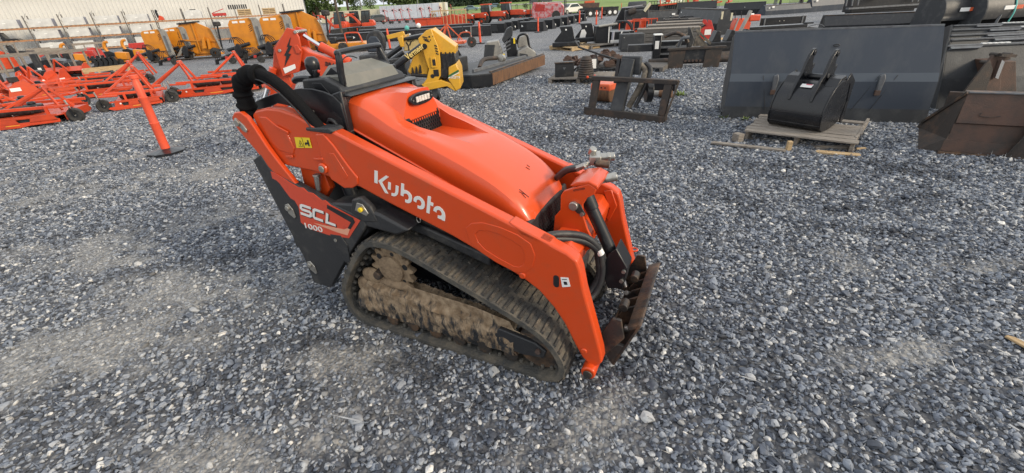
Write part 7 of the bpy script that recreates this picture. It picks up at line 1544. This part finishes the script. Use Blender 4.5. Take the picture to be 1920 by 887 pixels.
t = thing('chain_guard', 'black guard plate with a white sticker on the grey pallet', 'guard', on((1.7022, 10.4062, 0), .127), .05); MB().prism([(0,.05),(.05,.18),(.45,.32),(.50,.30),(.50,.10),(.3,.05)], 0, .04).build('plate', m_slated, t, bevel=.006); MB().bx(.36,.46,-.006,-.001,.10,.30).build('sticker', m_whi2, t)
MB().tube([(-.1,-.05,.03),(.02,-.08,.16),(.25,-.1,.03),(.5,-.08,.06)], .018, 6, 3).build('handle', m_blks, t)
# scrap pile of rusty brackets: each lump a thing
A_, B_ = Vector((1.7927, 11.8406, 0)), Vector((3.1898, 11.0245, 0))
pallet(A_+Vector((.2,-.1,0)), -0.5287, 2.1, .9, 'long grey pallet under the pile of rusty bracket castings', m_woodg, 5)
for k in range(20):
    u = (k+.5)/20; q = A_.lerp(B_, u)+Vector((random.uniform(-.1,.1), random.uniform(.0,.6), 0)); s_ = random.uniform(.14,.22); z = .13+random.choice((0,.03,.10,.2 if .2 < u < .8 else .06))
    t = thing('rusty_bracket', 'rusty steel bracket casting heaped with others on the long grey pallet', 'bracket', (q.x, q.y, z), random.uniform(0,3.1), 'rusty brackets heaped on the pallet', random.uniform(-.4,.4), random.uniform(-.4,.4))
    MB().box((0,0,.04),(s_*1.6,s_,.08)).build('base_plate', m_rust, t, bevel=.004); MB().prism([(-s_*.7,.03),(s_*.7,.03),(s_*.5,s_*.8),(-.02,s_*1.0),(-s_*.6,s_*.6)], -s_*.4, -s_*.4+.03).build('web', m_rust, t, bevel=.004); MB().prism([(-s_*.7,.03),(s_*.7,.03),(s_*.4,s_*.7),(-s_*.6,s_*.6)], s_*.4-.03, s_*.4).build('web', m_rust, t, bevel=.004)
t = thing('steel_rod', 'long thin black rod lying across the rusty brackets', 'rod'); MB().tube([(1.9,11.4,.62),(2.3,11.0,.48),(2.75,10.9,.34)], .022, 8).build('rod', m_blkd, t); MB().bar((2.25,11.0,.52),(2.32,11.0,.28),.03).build('cross_rod', m_blkd, t); settle(t, (2.3,11.0,.3))
t = thing('steel_drum_box', 'plain dark steel box standing behind the rusty brackets', 'box', (4.069, 15.7064, 0), -.1); MB().bx(0,.78,0,.5,.05,.55).build('body', m_slated, t, bevel=.02); MB().cyl((.1,-.01,.45),(.1,-.02,.45),.02).build('bolt', m_stl, t)
# tall narrow black attachments on pallets
pallet((1.9254, 18.3977, 0), -1.1299, 1.6, 1.3, 'pale new pallet under the leftmost black plate attachment', m_wood2)
pallet((2.7571, 17.604, 0), 1.0849, 1.7, 1.0, 'pale new pallet running back right of the leftmost one', m_wood2)
def flared(q, rz, lab, W=.9, h=.66, sticker=False, grp='black quick-attach plates standing on pallets'):
    t = thing('mount_attachment', lab, 'attachment', on(q, .127), rz, grp)
    MB().prism([(-W*.55,.0),(W*.55,.0),(W*.55,.14),(W*.34,.24),(W*.26,h*.9),(W*.22,h),(-W*.28,h),(-W*.22,h*.75),(-W*.50,.20)], 0, .05).build('face_plate', m_blks, t, bevel=.008)
    MB().bx(-W*.6,W*.55,-.30,.05,0,.16).build('base', m_blks, t, bevel=.03); MB().bx(-W*.28,W*.22,.05,.40,h-.05,h+.02).build('top_cap', m_edge, t)
    MB().prism([(.05,.0),(.5,.0),(.35,h)], W*.2, W*.22, 'x').build('rib', m_blks, t); MB().cyl((-.02,-.01,h*.85),(-.02,-.02,h*.85),.03).build('bolt', m_whi2, t)
    if sticker: MB().prism([(-.28,.15),(-.05,.15),(.0,.32),(-.08,.46),(-.2,.44)], -.008, -.001).build('white_print', m_whi2, t)
    MB().bar((W*.35,-.28,.2),(W*.5,-.31,.0),.05).build('strap', m_edge, t)
    return t
flared((2.5154, 17.7658, 0), -.1, 'black flared plate attachment on the leftmost pale pallet')
flared((3.554, 19.3036, 0), -.15, 'black flared attachment with white print, second from the left', sticker=True)
t = thing('skid_attachment', 'boxy black attachment with strapped hoses, third from the left', 'attachment', on((3.6991, 18.1426, 0), .127), -.1); t.scale = (1,1,.60)
MB().bx(0,.55,0,.8,0,1.0).build('box', m_blks, t, bevel=.02); MB().bx(.55,1.5,.1,.8,0,.62).build('low_box', m_blks, t, bevel=.02); MB().cyl((.1,-.05,.98),(.8,-.02,1.08),.07).build('roller', m_gryp, t)
for k in range(3): MB().tube([(.5+k*.1,.1,.9),(.8+k*.1,.1,1.2),(1.2+k*.05,.1,1.1),(1.4,.1,.65)], .035, 6, 3).build('hose', m_blks, t)
MB().bar((.5,-.02,.0),(.5,-.02,.95),.035).build('white_strap', m_whi2, t)
pallet((3.3521, 17.2056, 0), 0.4707, 2.3, 1.1, 'grey pallet under the boxy black attachments', m_woodg)
t = thing('skid_attachment', 'low black box strapped down beside a white-wrapped panel', 'attachment', on((4.3225, 17.9445, 0), .127), -.1); t.scale = (1,1,.66)
MB().bx(0,.65,.1,.8,0,.55).build('box', m_blks, t, bevel=.02); MB().bx(-.1,.75,-.15,-.1,0,.16).build('white_wrapped_panel', m_whi, t, bevel=.01); MB().cyl((-.02,-.1,.1),(.0,-.1,.6),.05).build('white_cylinder', m_whig, t); MB().bar((.25,.08,0),(.35,.08,.58),.04).build('white_strap', m_whi2, t)
# orange grapple cages
def cage(q, rz, lab, W=1.3):
    t = thing('orange_cage', lab, 'grapple', q, rz, 'orange grapple frames'); t.scale = (1,1,.72)
    for z in (.35,.95): MB().bar((0,0,z),(W,0,z),.05,.06).build('rail', m_or2, t)
    for k in range(5): MB().bar((k*W/4,0,.35),(k*W/4,0,.95),.04).build('upright', m_or2, t)
    for y in (.5,): MB().bar((0,y,.35),(W,y,.35),.05).bar((0,y,.95),(W,y,.9),.05).build('rear_rail', m_or2, t)
    for x in (.0,W): MB().bar((x,0,.95),(x,.5,.92),.04).bar((x,0,.35),(x,.5,.35),.04).build('side_rail', m_or2, t)
    MB().prism([(.3,.35),(.5,.35),(.6,1.0),(.4,1.0)], .1,.4).build('hinge_tower', m_or2, t); MB().cyl((.2,.1,.3),(1.0,.2,.5),.05).build('cylinder', m_blks, t)
    MB().bx(-.1,W+.1,-.1,.7,.0,.3).build('skid_base', m_blkd, t, bevel=.02)
    return t
cage((5.4765, 21.5833, 0), -.1, 'orange grapple cage behind the low black box'); cage((6.5387, 22.9998, 0), -.1, 'orange grapple cage nearest the stacked timber crates', 1.1)
t = thing('engine_unit', 'small dark engine with a pale exhaust above the orange cages', 'engine', (7.905, 27.3471, 0), -.1); MB().box((0,.2,.7),(1.3,.5,.6)).build('block', m_blkd, t, bevel=.04); MB().cyl((.4,0,.9),(.7,0,1.3),.09).build('exhaust', m_traily, t); MB().box((0,.2,.2),(1.2,.5,.4)).build('base', m_blks, t); MB().cyl((-.5,-.1,.9),(-.1,-.1,1.0),.16,n=12).build('filter', m_rust2, t)
# row of timber crates, ends facing right
c0, c1 = Vector((4.9128, 16.8134, 0)), Vector((9.8771, 26.7843, 0))
for k in range(6):
    q = c0.lerp(c1, k/5); W_ = 2.1-.05*k; rzk = -0.3122
    t = thing('timber_crate', 'grey timber crate, %s in the row of long crates' % ('first and nearest', 'second', 'third', 'fourth', 'fifth', 'last and farthest')[k], 'crate', (q.x, q.y, 0), rzk, 'long grey timber crates in a row'); t.scale = (1,1,.56)
    for z in (.12,.36,.60,.84): MB().bx(0,W_,0,.03,z,z+.21).build('plank', m_woodg, t, bevel=.004)
    MB().bx(0,W_,-.01,.75,1.05,1.09).build('lid', m_wood, t, bevel=.004); MB().bx(0.02,W_-.02,.03,.72,.12,1.05).build('core', m_woodg, t)
    for j in range(3): MB().bx(W_,W_+.03,.04+j*.24,.22+j*.24,.10,1.08).build('end_plank', m_wood2, t)
    MB().bar((W_*.30,-.02,.1),(W_*.42,-.02,1.05),.07,.02).build('brace', m_woodg, t); MB().bx(0,W_,0,.7,0,.10).build('skid', m_wood, t)
for k in range(2):
    q = c0.lerp(c1, .45+.2*k); t = thing('steel_hoop_frame', 'thin black steel frame lying on the timber crates, %s one' % ('nearer' if k == 0 else 'farther'), 'frame', (q.x, q.y, .62), -0.3122, 'frames on the crates')
    MB().bar((.2,.2,.03),(1.3,.2,.03),.04).bar((.2,.6,.03),(1.3,.6,.03),.04).build('long_bar', m_blks, t); MB().bar((.25,.2,.07),(.25,.6,.07),.04).bar((.9,.2,.07),(.9,.6,.07),.04).build('cross_bar', m_blks, t)
# quick-attach frame with trencher parts
A_, B_ = Vector((4.0933, 11.212, 0)), Vector((5.2948, 10.9592, 0)); d = B_-A_; LF = d.length; hd = math.atan2(d.y, d.x)
t = thing('quick_attach_frame', 'worn black quick-attach frame standing on two feet, hydraulic arms above it', 'frame', A_, hd)
for x in (0, LF*.68): MB().prism([(x,0),(x+LF*.30,0),(x+LF*.32,.42),(x+.02,.42)], 0, .03).build('foot_plate', m_rust2, t, bevel=.004)
MB().bar((-.02,.02,.45),(LF+.08,.02,.47),.09,.05).build('top_rail', m_rust2, t, bevel=.004); MB().bx(LF*.28,LF*.70,.03,.08,.15,.43).build('centre_plate', m_blkd, t)
MB().cyl((-.4,.5,.12),(LF+.3,.5,.14),.08,n=14).build('roller', m_rust2, t)
for k in range(5): MB().cyl((LF*(.34+.07*k),.02,.18),(LF*(.34+.07*k),-.01,.18),.03,n=8).build('bolt', m_rust, t)
tan = mat('dirty_tan_metal', (.20,.17,.13), .7)
MB().tube([(-.1,.3,.72),(.15,.25,.80),(.35,.2,.72),(.45,.2,.58)], .045, 8, 4).build('hydraulic_arm', m_wear, t, smooth=50); MB().prism([(.45,.45),(.55,.45),(.60,.65),(.50,.88),(.43,.92),(.44,.70)], .2,.32).build('mast', m_blkd, t, bevel=.02)
MB().bar((.62,.25,.85),(1.0,.25,.52),.05).bar((.2,.25,.50),(.55,.25,.9),.05).build('brace', tan, t); MB().prism([(.6,.48),(.95,.48),(.65,.78)], .25,.3).build('gusset', tan, t)
MB().tube([(.25,.2,.5),(.3,.1,.68),(.45,.1,.70)], .04, 8, 3).build('grey_hose', m_edge, t, smooth=50)
t = thing('upright_mast', 'upright black mast with a white label and cap left of the quick-attach frame', 'mast', (4.1106, 12.4415, 0), hd); t.scale = (1,1,0.7163/1.09); MB().bx(0,.20,0,.25,0,1.05).build('column', m_blks, t, bevel=.02); MB().bx(.0,.22,-.02,.27,1.05,1.10).build('cap', m_whi2, t, bevel=.01); MB().bx(.04,.14,-.008,-.001,.55,.85).build('label', m_whi2, t)
MB().bx(-.65,0,.1,.4,.45,.72).build('side_box', m_blkd, t, bevel=.02); MB().bx(.2,.9,.1,.2,.55,.62).bx(.2,.9,.1,.2,.3,.36).build('side_rail', m_edge, t); MB().bx(.2,1.0,.2,.5,.0,.8).build('dark_body', m_blks, t, bevel=.03)
t = thing('trencher_boom', 'black trencher body stretching behind the quick-attach frame to the slate panel', 'trencher', (5.8956, 12.4019, 0), .05); MB().bx(-.3,1.2,0,.5,.1,.45).build('body', m_blks, t, bevel=.03); MB().cyl((-.2,-.1,.12),(1.2,-.1,.12),.10,n=14).build('roller', m_rust2, t)
for k in range(3): MB().prism([(k*.4-.2,.45),(k*.4+.05,.45),(k*.4,.7),(k*.4-.1,.72)], .05,.3).build('valve', m_blks, t, bevel=.01)
MB().bar((.45,.1,.4),(.75,.1,1.15),.10,.05).build('pale_post', m_gryp, t)
t = thing('red_tiller_side', 'bright red three-point frame with a white label beyond the quick-attach frame', 'implement', (7.4934, 17.8955, 0), -.1); t.scale = (.95,.95,0.7373/1.2)
MB().prism([(-.6,.1),(.75,.1),(.80,.3),(.55,1.15),(.42,1.2),(.40,.8),(-.5,.35)], 0, .06).build('side_frame', m_red, t, bevel=.01); MB().prism([(-.6,.1),(.75,.1),(.80,.3),(.55,1.15),(.42,1.2),(.40,.8),(-.5,.35)], .6, .66).build('side_frame', m_red, t, bevel=.01)
MB().bx(.35,.6,-.01,-.001,.35,.65).build('label', m_whi2, t); MB().cyl((-.5,.1,.3),(.4,.2,.9),.05).build('hose', m_blks, t); MB().prism([(-.9,.02),(.6,.02),(.6,.08),(-.9,.08)], -.2, .9).build('wood_skid', m_wood2, t); MB().bx(-.5,.6,.1,.6,.1,.3).build('body', m_red, t)
t = thing('wood_plank', 'pale new timber offcut right of the bright red frame', 'plank', (7.3027, 16.4818, 0), .5); MB().box((.4,0,.12),(.9,.14,.1)).build('timber', m_wood2, t, bevel=.01); MB().box((.2,0,.03),(.1,.4,.06)).build('bearer', m_wood2, t)
# black buckets and blades farther back on the right
def bigbucket(a, b, h, lab, m=m_blks, marks=(), tag_ends=False, tilt=.15, grp='wide black buckets standing with their backs to the camera'):
    a = Vector(a); b = Vector(b); d = b-a; W = d.length; t = thing('loader_bucket', lab, 'bucket', a, math.atan2(d.y, d.x), grp)
    MB().grid([[(0,0,0),(W,0,0)], [(0,-.02,h*.45),(W,-.02,h*.45)], [(0,tilt,h),(W,tilt,h)], [(0,tilt+.25,h+.02),(W,tilt+.25,h+.02)], [(0,.7,.05),(W,.7,.05)]]).build('shell', m, t)
    for x in (0, W): MB().prism([(0,0),(.9,0),(.9,.08),(tilt+.25,h),(tilt,h),(-.02,h*.45)], x-.012, x+.012, 'x').build('side_plate', m, t)
    MB().bar((0,tilt,h),(W,tilt,h),.05,.03).build('top_edge', m_wear, t)
    for (u, v, s_) in marks: MB().prism([(W*u,h*v),(W*u+s_,h*v),(W*u+s_,h*v+s_*.5),(W*u,h*v+s_*.5)], -.03, -.021).build('white_mark', m_whi2, t)
    if tag_ends: MB().bx(W-.04,W+.015,.1,.18,h*.62,h*.92).bx(W-.04,W+.015,.5,.58,h*.55,h*.85).build('yellow_edge_tag', m_traily, t)
    return t
bigbucket((9.6747, 25.737, 0), (9.3481, 20.1837, 0), 0.9819, 'tall black bucket with pale edge tags behind the bright red frame', m_slated, ((.1,.8,.1),), True)
bigbucket((9.5555, 32.1337, 0), (12.009, 32.0841, 0), 0.7702, 'black bucket with white plate behind the timber crates', m_slated, ((.85,.6,.22),))
bigbucket((17.549, 37.2227, 0), (20.0319, 35.8594, 0), 0.8575, 'black bucket with a crease and white bolt at the top right', m_blks, ((.5,.62,.06),))
bigbucket((19.2054, 34.2116, 0), (22.9408, 34.8508, 0), 0.6161, 'charcoal bucket with white print in its corner, next right', m_slate, ((.05,.7,.12),(.12,.75,.2)))
bigbucket((22.9408, 34.8508, 0), (26.0941, 35.9651, 0), 0.8457, 'charcoal bucket with white print, third right in the back row', m_slate, ((.08,.8,.2),))
bigbucket((16.7283, 44.6432, 0), (20.162, 44.2524, 0), 1.0, 'black bucket at the back behind the timber crates', m_blks)
bigbucket((28.6753, 38.9762, 0), (31.6165, 39.3668, 0), 1.1, 'black bucket at the top edge before the sweepers', m_blks, ((.3,.6,.15),))
bigbucket((28.8859, 33.9582, 0), (30.1707, 33.0347, 0), 1.0, 'black bucket with white dot at the top edge left of the sweepers', m_blks, ((.5,.6,.1),))
t = thing('triangular_bucket_end', 'black side plate of a bucket with pale top edge, left of the black buckets', 'bucket', (6.7998, 28.7365, 0), -.1); t.scale = (.75,.75,1.1164/1.5)
MB().prism([(0,0),(1.0,0),(1.15,.2),(1.05,1.5),(.75,1.5)], 0, .04).build('side_plate', m_blks, t, bevel=.01); MB().bx(.8,2.6,.05,1.0,.9,1.5).build('body', m_blks, t, bevel=.03); MB().bar((.75,0,1.52),(2.4,.2,1.62),.06).build('pale_edge', m_whig, t); MB().prism([(1.1,.8),(1.5,.85),(1.45,1.3),(1.2,1.2)], -.02, .03).build('wooden_block', m_traily, t); MB().bx(.9,2.3,.1,.9,0,.9).build('lower_body', m_blks, t, bevel=.03)
t = thing('wrapped_roll', 'black wrapped roll lying before the grass', 'roll', (17.7695, 65.6863, 0), -.05); MB().lathe([(0,0),(.55,0),(.60,.1),(.60,2.2),(.55,2.3),(0,2.3)], (0,0,.6), 'x', 18).build('roll', m_slated, t, smooth=40)
t = thing('lattice_panel', 'long black lattice of chain harrow hung on yellow posts', 'harrow', (17.4994, 56.0467, 0), 0.02)
for k in range(13): MB().bar((k*.33,0,.3),(k*.33,0,1.15),.05).build('bar', m_blks, t)
for z in (.3,.55,.8,1.15): MB().bar((0,0,z),(4.2,0,z),.06).build('rail', m_blks, t)
MB().bx(0,4.2,.05,.4,.0,.8).build('backing', m_blks, t)
for x in (3.4,4.1): MB().prism([(x-.1,0),(x+.1,0),(x+.03,1.4),(x-.03,1.4)], -.1,-.05).build('yellow_post', m_traily, t)
# low black frame, bolted rubber track, long black blade
t = thing('low_frame', 'long low black box beam with two bright bolts behind the bolted roller', 'frame', (12.4325, 22.1882, 0), 0.0318); t.scale = (1,1,0.4563/.63); LW = 2.0743
MB().bx(0,LW,0,.25,.10,.62).build('beam', m_blks, t, bevel=.02); MB().bx(0,LW,-.06,-.0,.05,.11).build('bottom_lip', m_edge, t)
for x in (LW*.38, LW*.48): MB().cyl((x,-.01,.4),(x,-.03,.4),.03).build('bolt', m_stl, t)
for x in (.04, LW*.9): MB().bx(x,x+.06,-.03,0,.08,.64).build('strap', m_edge, t)
t = thing('bolted_roller', 'long black rubber-like roller with a row of pale bolts, just behind the slate panel', 'roller', (9.0927, 17.7032, 0), 0.0257); t.scale = (1,1,0.3858/.9); LW = 3.3313
MB().prism([(0,.1),(.1,.5),(.5,.66),(LW-.6,.66),(LW-.1,.5),(LW,.2),(LW,.05),(0,.05)], 0, .8).build('cover', m_blkd, t, bevel=.08, segs=3)
for k in range(11): MB().box((.45+k*(LW-1.1)/10,-.0,.50),(.09,.04,.05),(0,.5,0)).build('bolt', m_stl, t)
MB().bx(.2,LW-.6,.15,.6,.66,.90).build('top_beam', m_blks, t, bevel=.03); MB().box((LW-.5,.3,.95),(.3,.2,.14)).build('motor', m_blks, t, bevel=.02); MB().tube([(LW-.6,.1,.7),(LW-.3,-.05,.85),(LW-.1,-.05,.6)], .03, 6, 3).build('hose', m_edge, t)
t = thing('orange_attachment', 'red and black attachment with levers left of the bolted roller', 'attachment', (9.2062, 17.604, 0), .1); t.scale = (.62,.62,.62)
MB().prism([(-.7,.1),(.3,.1),(.4,.9),(.2,1.15),(-.5,1.2),(-.65,.9)], 0, .5).build('housing', m_or2, t, bevel=.06, segs=3); MB().box((.55,.2,1.15),(.7,.5,.35)).build('motor', m_or2, t, bevel=.05); MB().bar((-.85,-.1,.0),(-.55,-.1,1.2),.09,.05).build('pale_post', m_gryp, t)
for x in (-.7,-.3,.3): MB().bar((x,0,1.1),(x-.1,0,1.55),.03).build('lever', m_blks, t)
MB().box((.3,.1,1.35),(.35,.2,.1)).build('white_cap', m_whi2, t, bevel=.03)
bigbucket((12.3743, 17.8394, 0), (15.6765, 16.3822, 0), 0.6314, 'long black snow blade with a bright top edge just behind the slate panel', m_blks, (), False, .25, 'long blades behind the slate panel')
t = thing('push_frame', 'black push frame with thin upright tines on top of the long blade', 'frame', (17.6035, 23.6514, 0), 0.0479); MB().bx(0,3.6,0,.6,.4,1.0).build('box_beam', m_blks, t, bevel=.02)
for x in (-.5,-.2,.1,2.9,3.2): MB().bar((x,-.2,.7),(x-.1,-.2,1.5),.05).build('tine', m_edge, t)
MB().box((.9,-.15,.98),(.5,.2,.08),(0,0,.3)).build('pale_plate', m_traily, t); MB().bx(-.4,4.2,-.3,-.1,.55,.62).build('bright_edge', m_edge, t); MB().bx(0.1,3.4,.05,.5,0,.4).build('stand', m_blks, t)
# two sweeper housings
def sweeper(q, rz, lab, W=1.6, r=.62, pale=False, strap=False):
    t = thing('sweeper', lab, 'sweeper', q, rz, 'black sweeper housings'); pf = []
    for k in range(11):
        a = R(-20+k*16); pf.append((.75-r*math.cos(a)*.95, .62+r*math.sin(a)))
    o = pf+[(1.3,.45),(1.25,.40),(.2,.40)]
    MB().prism(o, 0, W, 'x').build('housing', m_blkd, t, bevel=.02, seg_angle=40)
    MB().prism([(y*1.01-.01, z) for y, z in pf]+[(1.32,.2),(.15,.15)], -.03, .0, 'x').build('end_plate', m_slated, t, bevel=.01); MB().prism([(y*1.01-.01, z) for y, z in pf]+[(1.32,.2),(.15,.15)], W, W+.03, 'x').build('end_plate', m_slated, t, bevel=.01)
    MB().cyl((.05,.75,.5),(W-.05,.75,.5),.42,n=24).build('brush', m_fab, t)
    MB().bx(W*.25,W*.42,.115,.135,.66,.77).build('white_label', m_whi2, t); MB().bx(W*.42,W*.52,.115,.135,.66,.77).build('orange_label', m_or3, t)
    if pale: MB().bx(.0,W,.35,1.15,1.215,1.235).build('pale_top', m_traily, t)
    if strap: MB().tube([(W*.38,.10,.30),(W*.40,.09,.62),(W*.41,.22,1.0),(W*.41,.55,1.26)], .022, 6, 4).build('teal_strap', m_teal, t, smooth=60)
    MB().bar((W-.1,-.1,.7),(W-.3,-.2,.2),.06).bar((W-.05,-.1,.5),(W-.35,-.15,.55),.05).build('hydraulic_fittings', m_edge, t)
    return t
sweeper((14.4632, 15.0566, 0), 0.0138, 'black sweeper housing with an orange and white label right of the long blade', W=1.75)
sweeper((15.4066, 14.6838, 0), 0.145, 'black sweeper housing with a teal strap and pale top at the top right corner', W=2.6, r=.66, pale=True, strap=True)
# small weeds
def weed(q, lab, s_=.12):
    t = thing('weed', lab, 'weed', q, 0, 'small weeds in the gravel'); b = MB()
    for k in range(26):
        a = random.random()*6.28; l = s_*random.uniform(.5,1.2); c = Vector((math.cos(a), math.sin(a), random.uniform(.3,1.2))).normalized()*l; p_ = Vector((random.uniform(-s_,s_)*.5, random.uniform(-s_,s_)*.3, 0)); s2 = c.cross(Vector((0,0,1))).normalized()*l*.16
        b.add([p_, p_+c*.5+s2, p_+c, p_+c*.5-s2], [(0,1,2,3)])
    b.build('leaves', mat('weed_green', (.13,.20,.04), .7, col2=(.2,.24,.08), scale=20), t, rnorm=False); MB().cyl((0,0,0),(0,0,.04),.006,n=5).build('stem', m_bark, t)
weed((3.1969, 7.9135, 0), 'bright green weed on the gravel right of the dark frame'); weed((3.174, 6.1661, 0), 'dry grass tuft at the lower left corner of the slate panel', .08); weed((3.3755, 5.9837, 0), 'dry grass tuft below the slate panel by the pallet', .08)
